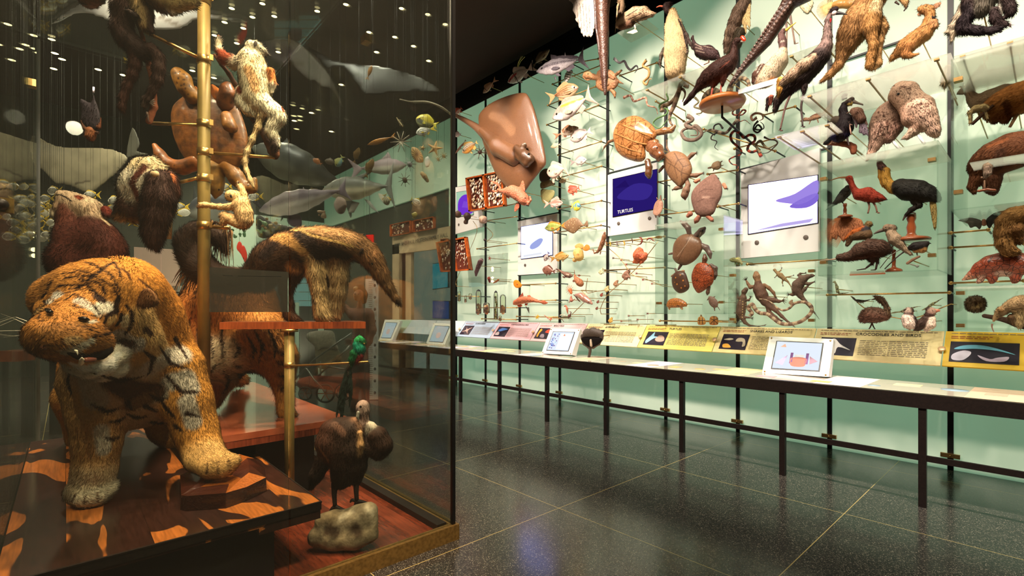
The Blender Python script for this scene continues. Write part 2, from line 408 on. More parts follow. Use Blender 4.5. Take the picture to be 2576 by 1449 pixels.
def fish(label, hd, tl, hh, col, D, w=None, belly=None, fin=None, tail=(.2, .9), dors=(.28, .8, .45), anal=(.6, .82, .35), bars=None, lines=None, eye=.13, fl=.5, mat='m_fish', name='fish', cat='fish', group=None, extra='', pect=1, snout=.25, ped=.16, spots=None):
    """a fish from snout to tail root; hh = half height; tail = (length, half spread)"""
    h_, t_ = np.array(hd, float), np.array(tl, float); a = t_ - h_; L = np.hypot(*a); a /= L; n = np.array((a[1], -a[0]))
    if n[1] > 0: n = -n
    belly = belly or col; fin = fin or col
    def p(s, v, *r): q = h_ + a * s * L + n * v * hh; return ','.join('%.1f' % z for z in (q[0], q[1], *r))
    pf = [(0, snout * .6), (.1, .25 + snout * .9), (.22, .8), (.36, 1), (.52, .93), (.68, .66), (.84, .34), (1, ped)]
    sp = ['B %s ' % col + ' '.join(p(s, .22 * r, r * hh * .78) for s, r in pf), 'B %s ' % belly + ' '.join(p(s, -.26 * r, r * hh * .72) for s, r in pf[:-1])]
    tl_, tw = tail
    sp.append('D %s .22 ' % fin + ' '.join([p(.96, ped), p(1 + tl_ * .6, tw * .75), p(1 + tl_, tw), p(1 + tl_ * .55, 0), p(1 + tl_, -tw), p(1 + tl_ * .6, -tw * .75), p(.96, -ped)]))
    if dors: s0, s1, dh = dors; sp.append('D %s .15 ' % fin + ' '.join([p(s0, .85), p(s0 + (s1 - s0) * .25, 1 + dh), p(s0 + (s1 - s0) * .6, .9 + dh * .7), p(s1 + .02, .45 + dh * .6), p(s1, .2), p((s0 + s1) / 2, .6)]))
    if anal: s0, s1, dh = anal; sp.append('D %s .15 ' % fin + ' '.join([p(s0, -.6), p(s0 + (s1 - s0) * .4, -.8 - dh), p(s1 + .04, -.4 - dh), p(s1, -.15)]))
    if pect:
        sp.append('D %s .2 ' % fin + ' '.join([p(.3, -.1, -hh * fl * .95), p(.4, .05), p(.52, -.25), p(.45, -.45), p(.34, -.35)]))
        sp.append('D %s .2 ' % fin + ' '.join([p(.36, -.85), p(.42, -1.35), p(.5, -1.4), p(.46, -.9)]))
    for c, ls in (bars or []):
        for s in ls: sp.append('K %s ' % c + ' '.join([p(s, .9, hh * .09), p(s + .02, 0, hh * .1), p(s, -.9, hh * .08)]))
    for c, ls in (lines or []):
        for v in ls: sp.append('K %s ' % c + ' '.join([p(.08, v * .4, hh * .05), p(.35, v, hh * .06), p(.6, v * .8, hh * .06), p(.95, v * .2, hh * .04)]))
    if extra: sp.append(extra)
    if eye: sp.append('E 000 ' + p(.13, .2, eye * hh, -hh * fl * .62))
    return beast(name, label, cat, ';'.join(sp), D, w=w, fl=fl, mat=mat, k=max(1., hh * .12), group=group, h=max(hh * .09, 1.2 if w else .5))
vcol('m_skin', .6, .35, 60, .22, .5)
vcol('m_matte', .85, .15, 45, .2, .4)
vcol('m_gloss', .22, .5, 35, .18, .15, coat=.4)
vcol('m_fish', .33, .5, 50, .15, .25)
vcol('m_scale', .4, .5, 30, .2, .9, pat='scale', pscale=38, pcol='3a1c10', pth=.06)
vcol('m_reptile', .55, .4, 70, .3, .8, pat='scale', pscale=110, pcol='3a2a1c', pth=.05)
vcol('m_shell', .25, .5, 25, .25, .5, pat='scale', pscale=9, pcol='6b3a18', pth=.03, coat=.5)
vcol('m_spot', .45, .4, 40, .15, .3, pat='spot', pscale=30, pcol='f0d8a8', pth=.22)
vcol('m_warty', .6, .4, 60, .35, 1., pat='spot', pscale=45, pcol='f0c8a0', pth=.15)
vcol('m_fur', .9, .1, 80, .12, .3)
vcol('m_fur_f', .75, .2, 60, .12, 0, nrm=True)
vcol('m_feather', .8, .15, 90, .3, .8)
vcol('m_feather_f', .7, .25, 60, .15, 0, nrm=True)
vcol('m_bone', .5, .4, 40, .1, .2)
vcol('m_plain', .5, .4, 10, .04, 0)
vcol('m_wood', .3, .5, 8, .35, .1, coat=.3)
flat('m_eye', '0a0806', .08, spec=.8, coat=1.)
flat('m_brass', 'b8935a', .32, .9, noise=.12, nscale=30)
flat('m_goldpole', '86703c', .5, .3, noise=.08, nscale=12)
flat('m_bronze', '1d130f', .5, .2, noise=.3, nscale=60)
flat('m_black', '0b0b0c', .5)
flat('m_blackedge', '0a0808', .35)
flat('m_white', 'dfe0dc', .4)
flat('m_kiosk', 'e4e4e0', .35)
flat('m_string', '2c2c2a', .8)
flat('m_paper', 'dccfc6', .6)
flat('m_clay', 'd9d4c4', .7, noise=.25, nscale=9, bump=.5)
flat('m_orangewood', 'b5541c', .35, noise=.3, nscale=14, coat=.3)
flat('m_redwood', '8a4426', .22, noise=.3, nscale=5, coat=.5)
flat('m_branch', '4a2c1e', .8, noise=.5, nscale=40, bump=1.)
glass('m_glass', 'f8fbf9', .35)
glass('m_caseglass', 'f2f7f3', .5, veil=.014, dcol='9a9a90')  # faint diffuse haze mixed into the panes to lift the darks behind
glass('m_shelfglass', 'f8faf6', .6, veil=.16, dcol='f4f2e8', glow=True)
glass('m_labelglass', 'b0b0b0', .8, veil=.11, dcol='9a958c')
glass('m_jar', 'f2f6e8', 1., veil=.05, dcol='eee')
emit('m_lamp', 'ffdca4', 11.)
emit('m_exit', 'ff2014', 1.6)
vcol('m_stingray', .3, .5, 140, .3, .7, coat=.4)
vcol('m_pangolin', .4, .5, 30, .25, 1., pat='scale', pscale=30, pcol='3a160c', pth=.05)
vcol('m_rock', .85, .2, 18, .5, 1.6)
vcol('m_shellhang', .5, .35, 16, .6, .9, coat=.1)
vcol('m_sea', .45, .4, 4, .2, .1)
m_, n_, o_ = nt('m_redglow'); a_ = N(n_, 'Attribute', attribute_name='Col'); b_ = N(n_, 'BsdfPrincipled', i_Base_Color=a_.outputs[0], i_Roughness=.5); n_.links.new(b_.outputs[0], o_.inputs[0])  # plain red coral surface, no emission
# ---------------------------------------------------------------- the hall
XW = 6.25
def floor_mat():
    m, n, o = nt('m_floor')
    g = N(n, 'NewGeometry'); sp = N(n, 'SeparateXYZ', i_0=g.outputs['Position'])
    v = N(n, 'TexVoronoi', i_Vector=g.outputs['Position'], i_Scale=210.); r = N(n, 'ValToRGB', i_Fac=v.outputs['Color'])
    e = r.color_ramp.elements; e[0].position = .0; e[0].color = c4('1c1b1b'); e[1].position = .62; e[1].color = c4('353331')
    x = e.new(.78); x.color = c4('55524a'); x = e.new(.93); x.color = c4('948c7c')
    n2 = N(n, 'TexNoise', i_Vector=g.outputs['Position'], i_Scale=3., i_Detail=4.)
    def line(out, off):
        a = N(n, 'Math', operation='SUBTRACT', i_0=out, i_1=off); b = N(n, 'Math', operation='DIVIDE', i_0=a.outputs[0], i_1=1.5)
        c = N(n, 'Math', operation='FRACT', i_0=b.outputs[0]); d = N(n, 'Math', operation='SUBTRACT', i_0=c.outputs[0], i_1=.5)
        f = N(n, 'Math', operation='ABSOLUTE', i_0=d.outputs[0]); return N(n, 'Math', operation='GREATER_THAN', i_0=f.outputs[0], i_1=.4982)
    mx = N(n, 'Math', operation='MAXIMUM', i_0=line(sp.outputs[0], 2.8).outputs[0], i_1=line(sp.outputs[1], 1.05).outputs[0])
    cm = N(n, 'MixRGB', i_Fac=mx.outputs[0], i_Color1=r.outputs[0], i_Color2=c4('b8a468'))
    b = N(n, 'BsdfPrincipled', i_Base_Color=cm.outputs[0], i_Roughness=.17); b.inputs['Specular IOR Level'].default_value = .55
    mr = N(n, 'MapRange', i_Value=n2.outputs[0]); mr.inputs[3].default_value = .12; mr.inputs[4].default_value = .24; n.links.new(mr.outputs[0], b.inputs['Roughness'])
    n.links.new(b.outputs[0], o.inputs[0])
floor_mat()
def wall_mat(name, green, es):
    """frosted glass wall: white front lit by the spots, a green glow from the lamps behind it"""
    m, n, o = nt(name); g = N(n, 'NewGeometry')
    t = N(n, 'TexNoise', i_Vector=g.outputs['Position'], i_Scale=.55, i_Detail=3.)
    r = N(n, 'MapRange', i_Value=t.outputs[0]); r.inputs[1].default_value = .3; r.inputs[2].default_value = .7; r.inputs[3].default_value = es * .8; r.inputs[4].default_value = es * 1.2
    b = N(n, 'BsdfPrincipled', i_Base_Color=c4('c2c8ba'), i_Roughness=.55, i_Emission_Color=c4(green)); n.links.new(r.outputs[0], b.inputs['Emission Strength'])
    b.inputs['Specular IOR Level'].default_value = .3
    n.links.new(b.outputs[0], o.inputs[0])
wall_mat('m_wall', 'a2dab0', .33)
flat('m_dark', '2c2b28', .8); flat('m_ceil', '3a2c26', .9); flat('m_hallwall', '3c4038', .7)
def quadbox(name, x0, x1, y0, y1, z0, z1, mat):
    g = G(); box(g, x0, x1, y0, y1, z0, z1); return struct(obj(name, g, mat))
quadbox('floor', -9, 9, -7, 18, -.1, 0, 'm_floor')
quadbox('ceiling', -9, 9, -7, 18, 6.45, 6.6, 'm_ceil')
quadbox('wall_right', XW, XW + .15, -3.3, 8.95, 0, 5.77, 'm_wall')
quadbox('wall_right_upper', XW, XW + .15, 8.95, 16, 4.25, 5.77, 'm_wall')
quadbox('wall_right_dark', XW + .05, XW + .2, 8.95, 16, 0, 4.25, 'm_hallwall')
quadbox('wall_right_soffit', XW + .3, XW + .5, -7, 18, 5.5, 6.45, 'm_blackedge')
quadbox('wall_back', -9, 9, 16, 16.2, 0, 6.45, 'm_hallwall')
quadbox('wall_left', -9, -8.8, -7, 16, 0, 6.45, 'm_hallwall')
quadbox('wall_front', -9, 9, -7.2, -7, 0, 6.45, 'm_hallwall')
quadbox('wall_back_lit', 3.0, 6.2, 15.9, 16, 0, 4.4, 'm_wall')
# seams of the glass wall, each with its brass clip at the foot
SEAM = [.66 + 1.0 * i for i in range(-3, 9)]
for i, y in enumerate(SEAM):
    quadbox('trim_%d' % (i + 1), XW - .02, XW + .01, y - .022, y + .022, 0.0, 5.77, 'm_black')
quadbox('trim_20', XW - .01, XW + .06, -3.3, 16, 5.77, 5.83, 'm_black')
for i, y in enumerate(SEAM[2:]):
    g = G(); box(g, XW - .045, XW - .018, y - .07, y + .07, .12, .16); ball(g, (XW - .047, y, .14), .008)
    nth = ['nearest the right edge', 'second from the right edge', 'third from the right edge', 'fourth from the right edge', 'fifth from the right edge', 'sixth from the right edge', 'seventh from the right edge', 'eighth from the right edge', 'ninth from the right edge', 'tenth from the right edge'][i - 1] if i else 'beyond the right edge'
    if i: tag(obj('floor_clip', g, 'm_brass'), 'small brass clip low on the black wall seam, ' + nth, 'clip', 'brass clips at the foot of the wall seams')
# hall ceiling downlights, seen as a field of small warm lamps
LP = [(798, 27), (928, 80), (993, 92), (1040, 115), (947, 130), (1078, 152), (583, 20), (635, 42), (565, 55), (612, 70), (540, 88), (596, 108), (85, 88), (130, 98), (65, 112), (50, 122), (88, 122), (138, 133), (156, 148), (247, 174), (310, 188), (484, 177), (538, 195), (135, 172), (858, 212), (783, 283), (740, 303), (833, 330), (130, 268), (1076, 35), (1120, 60), (700, 130), (690, 40), (660, 8), (20, 60), (30, 150), (870, 10), (1010, 20)]
for i, (x, y) in enumerate(LP):
    q = PZ(x, y, 6.42); r = .036 * min(1.7, np.linalg.norm(q) / 9)
    t = thing('ceiling_downlight', q, 'round warm downlight shining in the dark hall ceiling', 'ceiling lamp', 'downlights scattered over the dark ceiling')
    g = G(); lathe(g, q, [(r * 1.25, .02), (r * 1.25, -.012), (r, -.012), (r, .01)], seg=14); obj('lamp_ring', g, 'm_bronze', t)
    g = G(); lathe(g, q, [(r, .005), (r, -.006)], seg=14); obj('lamp_disc', g, 'm_lamp', t)
# ---------------------------------------------------------------- lights
def spot(loc, tgt, power, col, size=60, blend=.5, rad=.08):
    l = bpy.data.lights.new('spot_lamp', 'SPOT'); l.energy = power; l.color = lin(col); l.spot_size = math.radians(size); l.spot_blend = blend; l.shadow_soft_size = rad
    o = bpy.data.objects.new('spot_lamp', l); COL.objects.link(o); o.location = loc
    o.rotation_euler = (Vector(tgt) - Vector(loc)).to_track_quat('-Z', 'Y').to_euler(); return o
def area(loc, tgt, power, col, sx, sy):
    l = bpy.data.lights.new('area_lamp', 'AREA'); l.energy = power; l.color = lin(col); l.shape = 'RECTANGLE'; l.size = sx; l.size_y = sy
    o = bpy.data.objects.new('area_lamp', l); COL.objects.link(o); o.location = loc
    o.rotation_euler = (Vector(tgt) - Vector(loc)).to_track_quat('-Z', 'Y').to_euler(); return o
for y, z, pw, tx in [(-.6, 3.4, 60, 6.2), (1.0, 4.2, 120, 6.2), (2.4, 4.5, 420, 6.2), (3.9, 4.2, 620, 6.2), (5.4, 3.9, 520, 6.2), (7.0, 3.6, 380, 6.2), (8.6, 3.4, 160, 6.2), (11.5, 4.8, 200, 6.2)]:
    spot((3.6, y - .3, 6.2), (tx, y, z), pw * 1.0, 'fff0dc', 46, .7, .05)
# unseen fill spots added overhead to brighten the wall specimens
for i in range(9):
    y = -2.2 + 1.15 * i
    spot((2.4, y, 6.1), (5.7, y + .3, 2.4), [700, 700, 680, 600, 520, 520, 540, 540, 500][i], 'ffeedd', 75, .9, .12)
    spot((2.2, y + .5, 6.1), (5.2, y + .8, 1.4), [260, 260, 240, 200, 120, 90, 80, 80, 80][i], 'ffeedd', 60, .9, .1)
for i in range(7):
    spot((3.4, .2 + 1.4 * i, 6.2), (6.0, .4 + 1.4 * i, .3), 330, 'ffeedd', 34, .8, .08)
for x, y in [(1.6, -2), (1.2, 0), (3.3, 10)]:
    spot((x, y, 6.3), (x + .8, y, 0), 60, 'ffe6cc', 120, .9, .2)
# lamps inside the case roof
for x, y, z, tx, ty, tz, pw, sz in [(.1, 2.75, 4.3, .3, 3.4, 1.0, 210, 60), (1.2, 2.8, 4.3, .7, 3.6, 1.0, 190, 62), (1.6, 3.1, 4.3, .7, 4.2, 1.9, 190, 60), (-.1, 4.4, 4.3, .7, 4.6, 1.6, 160, 60), (1.75, 5.0, 4.3, 1.0, 5.0, .65, 240, 60), (1.5, 2.75, 4.2, 1.4, 3.4, .2, 60, 40), (.6, 3.6, 4.35, .6, 3.7, 0, 120, 110), (1.4, 2.8, 4.3, 1.1, 3.9, 1.7, 160, 40)]:
    spot((x, y, z), (tx, ty, tz), pw * 1.5, 'ffdcb4', sz, .7, .07)
# unseen fill spots added in front of the case to light the tiger
for x, y, tx, ty, tz, pw in [(-1.6, -.4, .3, 3.3, 1.2, 330), (-.3, -.8, .5, 3.4, 1.6, 260), (.9, -.5, .9, 3.6, 1.8, 300), (2.0, -.2, 1.3, 3.3, 1.4, 240)]:
    spot((x, y, 5.9), (tx, ty, tz), pw * 3.2, 'ffe0bc', 50, .8, .05)
for x, y, pw in [(0, 10, 260), (-4, 6, 200), (3, 11, 300), (3.5, 14.5, 260), (-3, 12, 260), (1, 13, 200)]:
    spot((x, y, 6.3), (x, y, 0), pw * 3.2, 'ffe6cc', 130, .9, .15)
for x, y, tx, ty, tz, pw in [(2.2, 8.5, 3.4, 11., 3.6, 200), (1.5, 6.0, -2., 9.5, 3.2, 200), (0, 7.7, 2., 9., 4., 150)]:
    spot((x, y, 6.35), (tx, ty, tz), pw * 3.4, 'ffeedd', 80, .9, .1)
for p, q, pw in [((1.4, 8.2, .3), (1.2, 8.6, 4.), 330), ((-1.2, 9., .3), (-1.6, 8.2, 4.), 260), ((3.2, 9.5, .3), (4., 10.5, 3.6), 260), ((.1, 4.5, 4.3), (.1, 6.1, 2.2), 420), ((1.5, 3.9, 4.3), (1.2, 4.6, 2.8), 300), ((4.6, 8.6, 6.3), (6.1, 10.3, 2.), 420), ((2.4, 6.5, 6.3), (2.6, 7.5, 1.), 200)]:  # added lamps: unseen low uplights for the sharks, extra fill elsewhere
    spot(p, q, pw, 'ffe8cc', 80, .9, .1)
W = bpy.data.worlds.new('hall_air'); SC.world = W; W.use_nodes = True
W.node_tree.nodes['Background'].inputs[0].default_value = (*lin('8a8074'), 1); W.node_tree.nodes['Background'].inputs[1].default_value = .18
# ---------------------------------------------------------------- camera
cd = bpy.data.cameras.new('camera'); cam = bpy.data.objects.new('camera', cd); COL.objects.link(cam); SC.camera = cam
cd.sensor_width = 36; cd.lens = 36 * FOC / 2576; cd.shift_y = (HY - 724.5) / 2576; cd.clip_start = .05
cam.location = (0, 0, 1.5); cam.rotation_euler = (math.pi / 2, 0, -TH)
SC.view_settings.view_transform = 'Standard'; SC.view_settings.look = 'None'; SC.view_settings.exposure = 0.; SC.view_settings.gamma = 1.
SC.cycles.transparent_max_bounces = 32; SC.cycles.max_bounces = 5; SC.cycles.diffuse_bounces = 2; SC.cycles.glossy_bounces = 3; SC.cycles.use_adaptive_sampling = True; SC.cycles.adaptive_threshold = .08; SC.cycles.use_denoising = True; SC.cycles.sample_clamp_indirect = 4.
# ---------------------------------------------------------------- the big glass case
def wood_inlay():
    m, n, o = nt('m_inlay'); a = N(n, 'Attribute', attribute_name='Col'); g = N(n, 'NewGeometry')
    mp = N(n, 'Mapping', i_Vector=g.outputs['Position']); mp.inputs['Scale'].default_value = (1., .22, 1.)
    nz = N(n, 'TexNoise', i_Vector=mp.outputs[0], i_Scale=3.6, i_Detail=2.5, i_Distortion=.9)
    sp = N(n, 'SeparateXYZ', i_0=g.outputs['Position'])
    dv = N(n, 'Math', operation='DIVIDE', i_0=sp.outputs[0], i_1=.3); fr = N(n, 'Math', operation='FRACT', i_0=dv.outputs[0])
    cl = N(n, 'Math', operation='FLOOR', i_0=dv.outputs[0]); md = N(n, 'Math', operation='MULTIPLY', i_0=cl.outputs[0], i_1=1.37)
    ca = N(n, 'CombineXYZ', i_0=md.outputs[0]); va = N(n, 'VectorMath', operation='ADD', i_0=mp.outputs[0], i_1=ca.outputs[0]); n.links.new(va.outputs[0], nz.inputs['Vector'])
    hs = N(n, 'ValToRGB', i_Fac=nz.outputs[0]); e = hs.color_ramp.elements; e[0].position = .565; e[0].color = c4('301a14'); e[1].position = .575; e[1].color = c4('b4682e')
    gr = N(n, 'TexNoise', i_Scale=14., i_Detail=6.); mp2 = N(n, 'Mapping', i_Vector=g.outputs['Position']); mp2.inputs['Scale'].default_value = (6, .5, 1); n.links.new(mp2.outputs[0], gr.inputs['Vector'])
    mr = N(n, 'MapRange', i_Value=gr.outputs[0]); mr.inputs[1].default_value = .3; mr.inputs[2].default_value = .7; mr.inputs[3].default_value = .6; mr.inputs[4].default_value = 1.25
    sc = N(n, 'VectorMath', operation='SCALE', i_0=hs.outputs[0], i_Scale=mr.outputs[0])
    ab = N(n, 'Math', operation='LESS_THAN', i_0=fr.outputs[0], i_1=.008); mx = N(n, 'MixRGB', i_Fac=ab.outputs[0], i_Color1=sc.outputs[0], i_Color2=c4('1a0f0a'))
    b = N(n, 'BsdfPrincipled', i_Base_Color=mx.outputs[0], i_Roughness=.3); b.inputs['Coat Weight'].default_value = .35; b.inputs['Coat Roughness'].default_value = .12
    n.links.new(b.outputs[0], o.inputs[0])
def planks(name, base, dark, pw, axis=0, rough=.2):
    m, n, o = nt(name); g = N(n, 'NewGeometry'); sp = N(n, 'SeparateXYZ', i_0=g.outputs['Position'])
    dv = N(n, 'Math', operation='DIVIDE', i_0=sp.outputs[axis], i_1=pw); fl = N(n, 'Math', operation='FLOOR', i_0=dv.outputs[0])
    wn = N(n, 'TexWhiteNoise', noise_dimensions='1D'); n.links.new(fl.outputs[0], wn.inputs['W'])
    mp = N(n, 'Mapping', i_Vector=g.outputs['Position']); mp.inputs['Scale'].default_value = (8, 1, 1) if axis == 0 else (1, 8, 1)
    nz = N(n, 'TexNoise', i_Vector=mp.outputs[0], i_Scale=9., i_Detail=6.); ad = N(n, 'Math', operation='MULTIPLY_ADD', i_0=wn.outputs[0], i_1=.45, i_2=nz.outputs[0])
    r = N(n, 'ValToRGB', i_Fac=ad.outputs[0]); r.color_ramp.elements[0].position = .35; r.color_ramp.elements[0].color = c4(dark); r.color_ramp.elements[1].position = 1.; r.color_ramp.elements[1].color = c4(base)
    b = N(n, 'BsdfPrincipled', i_Base_Color=r.outputs[0], i_Roughness=rough); b.inputs['Coat Weight'].default_value = .3; n.links.new(b.outputs[0], o.inputs[0])
wood_inlay(); planks('m_redplank', '8c4028', '3a1810', .11, 0, .24); planks('m_pinkplank', 'b8684a', '8a4028', .14, 1, .16); planks('m_shelfwood', 'a04c26', '5a2414', .12, 0, .3)
cx0, cx1, cy0, cy1 = -.22, 1.90, 2.675, 7.25
base = thing('display_case', (cx1, cy0, 0), 'large floor-to-ceiling glass case holding the tigers, with a brass-edged base', 'display case')
g = G(); box(g, cx0, cx1 - .05, cy0 + .05, cy1, .005, .06); obj('base_floor', g, 'm_redplank', base)
g = G(); box(g, cx0, cx1 + .03, cy0 - .03, cy0 + .02, .0, .1); box(g, cx1 - .02, cx1 + .03, cy0 + .02, cy1, 0, .1); obj('brass_trim', g, flat('m_dullbrass', '8a6c3a', .45, .7, noise=.25, nscale=50), base)
g = G(); box(g, cx0, cx1 - .02, cy0 + .02, cy0 + .05, .06, .085); box(g, cx1 - .09, cx1 - .02, cy0 + .05, cy1, .05, .1); obj('inner_curb', g, 'm_bronze', base)
for k in range(4):
    y0 = cy0 + .01 + k * 1.3; y1 = min(y0 + 1.292, cy1); g = G(); box(g, cx1 - .006, cx1 + .006, y0, y1, .1, 4.4); obj('glass_pane', g, 'm_caseglass', base)
for x0, x1 in [(cx0 - .0, .86), (.868, cx1)]:
    g = G(); box(g, x0, x1, cy0 - .006, cy0 + .006, .1, 4.4); obj('glass_pane', g, 'm_caseglass', base)
for k in range(4):
    y0 = cy0 + .02 + k * 1.3; g = G(); box(g, cx0 - .006, cx0 + .006, y0, min(y0 + 1.292, cy1), .06, 4.4); obj('glass_pane', g, 'm_caseglass', base)
for x0, x1 in [(cx0, .85), (.858, cx1 - .01)]:
    g = G(); box(g, x0, x1, cy1 - .006, cy1 + .006, .1, 4.4); obj('glass_pane', g, 'm_caseglass', base)
g = G(); box(g, cx1 - .012, cx1 + .012, cy0 - .012, cy0 + .012, .1, 4.4); obj('corner_joint', g, 'm_blackedge', base)
g = G(); box(g, cx0 - .02, cx0 + .02, cy1 - .02, cy1 + .05, .06, 4.4); obj('corner_joint', g, flat('m_greyjoint', '55524a', .4), base)
g = G(); box(g, cx0, cx1, cy0, cy1, 4.4, 4.43); obj('roof_pane', g, 'm_caseglass', base)
# pane clamps
for x, y in [(922, 100), (90, 213)]:
    q = P(x, y, 4.2 if x > 500 else 4.3); q[0] = cx1 if x > 500 else cx0
    g = G(); box(g, q[0] - .03, q[0] + .03, q[1] - .045, q[1] + .045, q[2] - .03, q[2] + .03); obj('pane_clamp', g, 'm_brass', base)
q = PY(5, 517, cy0 + .05); g = G(); box(g, q[0] - .05, q[0] + .033, q[1] - .02, q[1] + .01, q[2] - .028, q[2] + .028); obj('pane_clamp', g, 'm_dullbrass', base)
g = G(); ball(g, q + np.array((-.0, -.03, 0)), .022); obj('pane_clamp', g, 'm_bronze', base)
# stage of inlaid wood under the tiger
t = thing('wooden_stage', (1.0, 2.75, 0), 'dark and orange inlaid wood stage under the snarling tiger', 'stage')
g = G(); box(g, cx0 + .01, 1.055, 2.755, 5.62, .385, .443); box(g, .74, 1.055, 2.755, 2.95, .35, .385); o_ = obj('stage_top', g, 'm_inlay', t)
g = G(); box(g, cx0 + .01, 1.058, 2.748, 2.756, .40, .438); box(g, cx0 + .01, 1.06, 2.745, 2.757, .438, .446); box(g, 1.054, 1.06, 2.757, 3.9, .40, .446); obj('edge_strip', g, 'm_bronze', t)
g = G(); box(g, cx0 + .01, .84, 2.85, 5.5, .06, .385); obj('plinth', g, 'm_black', t)
t = thing('wooden_platform', (1.7, 3.83, 0), 'raised reddish plank platform behind the stage', 'platform')
g = G(); box(g, .66, 1.7, 3.83, 6.6, .605, .65); obj('platform_top', g, 'm_pinkplank', t)
g = G(); box(g, .66, 1.698, 3.832, 6.6, .555, .605); obj('platform_edge', g, 'm_redplank', t)
g = G(); box(g, 1.062, 1.5, 4.05, 6.5, .06, .555); obj('plinth', g, 'm_black', t)
# anteater shelf on its post
t = thing('wooden_shelf', P(728, 1250, 3.5), 'narrow reddish wooden shelf on a brass post under the anteater', 'shelf')
a = [P(552, 816, 3.42), P(920, 816, 3.62), P(905, 806, 4.05), P(590, 808, 3.9)]; a = [np.array((p[0], p[1], 1.432)) for p in a]
g = G(); hexa(g, a[::-1], (0, 0, -.05)); obj('shelf_board', g, 'm_shelfwood', t)
q = P(728, 1000, 3.55); g = G(); lathe(g, (q[0], q[1], .06), [(.034, 0), (.034, 1.322)], seg=20); obj('post', g, 'm_goldpole', t)
g = G(); lathe(g, (q[0], q[1], 1.36), [(.06, 0), (.06, .02)], seg=20); obj('collar', g, 'm_brass', t)
g = G(); lathe(g, (q[0], q[1], 1.5 - (918 - 786) / FOC * 3.55 - .02), [(.037, 0), (.037, .04)], seg=20); obj('collar', g, 'm_brass', t)
t = tag(obj('perch_rod', tube(G(), [P(733, 920, 3.5), P(800, 917, 3.35), P(926, 910, 3.15)], .0065), 'm_brass'), 'thin brass perch rod sticking out of the shelf post under the green bird', 'perch')
# brass climbing pole
pp = P(513, 786, 3.55); pr = .0405
t = thing('brass_pole', (pp[0], pp[1], .65), 'tall vertical brass pole with clamped arms carrying the monkeys', 'pole')
g = G(); lathe(g, (pp[0], pp[1], .65), [(pr, 0), (pr, 3.7)], seg=28); obj('pole', g, 'm_goldpole', t)
for y in (2, 151, 313, 384, 449, 568):
    g = G(); z = 1.5 + (HY - y) / FOC * 3.55; lathe(g, (pp[0], pp[1], z - .028), [(pr + .001, 0), (pr + .005, .002), (pr + .005, .054), (pr + .001, .056)], seg=28); obj('collar', g, 'm_brass', t)
    g = G(); q = P(528, y, 3.51); box(g, q[0] - .004, q[0] + .02, q[1] - .008, q[1] + .008, z - .02, z + .02); obj('collar_screw', g, 'm_brass', t)
for a in [[(497, 10, 3.53), (429, 37, 3.4)], [(500, 145, 3.53), (360, 78, 3.45)], [(500, 314, 3.53), (380, 310, 3.5)], [(527, 385, 3.53), (692, 396, 3.55)], [(498, 448, 3.53), (440, 462, 3.6)], [(527, 570, 3.53), (578, 574, 3.5)]]:
    obj('arm', tube(G(), [P(*v) for v in a], .0125, seg=12), 'm_brass', t)
# glass caption plate, card panels
t = tag(obj('caption_plate', hexa(G(), [P(527, 785, 2.75), P(724, 785, 2.95), P(724, 684, 2.95), P(527, 672, 2.75)], FWD * .008), 'm_labelglass'), 'dark translucent caption plate hanging in front of the anteater', 'caption plate')
for a in [(560, 692, 585), (598, 694, 708)]:
    g = G(); hexa(g, [P(a[0], a[1] + 1, 2.745), P(a[2], a[1] + 3, 2.76), P(a[2], a[1] + 1, 2.76), P(a[0], a[1], 2.745)], FWD * .001); o_ = obj('caption_text', g, 'm_black', t)
t = thing('info_panel', P(400, 950, 7.6), 'pinkish information panel on a grey stand behind the case', 'panel')
g = G(); hexa(g, [P(337, 719, 7.6), P(448, 719, 7.6), P(448, 628, 7.6), P(337, 621, 7.6)], FWD * .04); obj('pink_card', g, flat('m_pinkcard', 'c8a89a', .6), t)
g = G(); hexa(g, [P(337, 1000, 7.65), P(456, 1000, 7.65), P(456, 719, 7.65), P(337, 719, 7.65)], FWD * .04); obj('stand', g, flat('m_greycard', '9a9c98', .5), t)
g = G()
for y in range(734, 780, 9): hexa(g, [P(432, y + 3, 7.6), P(450, y + 3, 7.6), P(450, y, 7.6), P(432, y, 7.6)], FWD * .01)
obj('panel_text', g, 'm_black', t)
# ---------------------------------------------------------------- rail table, sign boards, kiosks
TX0, TX1 = 4.9, 5.72
t = thing('rail_table', (TX0, 4, 0), 'long narrow table with a dark bronze frame and printed top along the lit wall', 'table')
g = G(); box(g, TX0, TX1, -3.2, 11.2, .853, .868); obj('table_top', g, flat('m_tabletop', 'd8cdbb', .12, coat=.5), t)
g = G(); box(g, TX0 - .03, TX0 + .03, -3.2, 11.2, .762, .872); obj('front_apron', g, 'm_bronze', t)
g = G(); box(g, TX0 + .03, TX1, -3.2, 11.2, .80, .852); obj('frame', g, 'm_bronze', t)
for k in range(-2, 11):
    y = .68 + 1.0 * k; g = G(); box(g, TX0 - .022, TX0 + .022, y - .024, y + .024, 0, .762); obj('leg', g, 'm_bronze', t)
g = G(); box(g, TX0 - .012, TX0 + .012, -3.2, 10.7, .355, .40); obj('lower_rail', g, 'm_bronze', t)
cols = ['c9a0a8', '8fa8b8', 'e8d8a0', 'c4a8c0', 'd8b070', 'b8a890', 'a8b8a0']
r = random.Random(3)
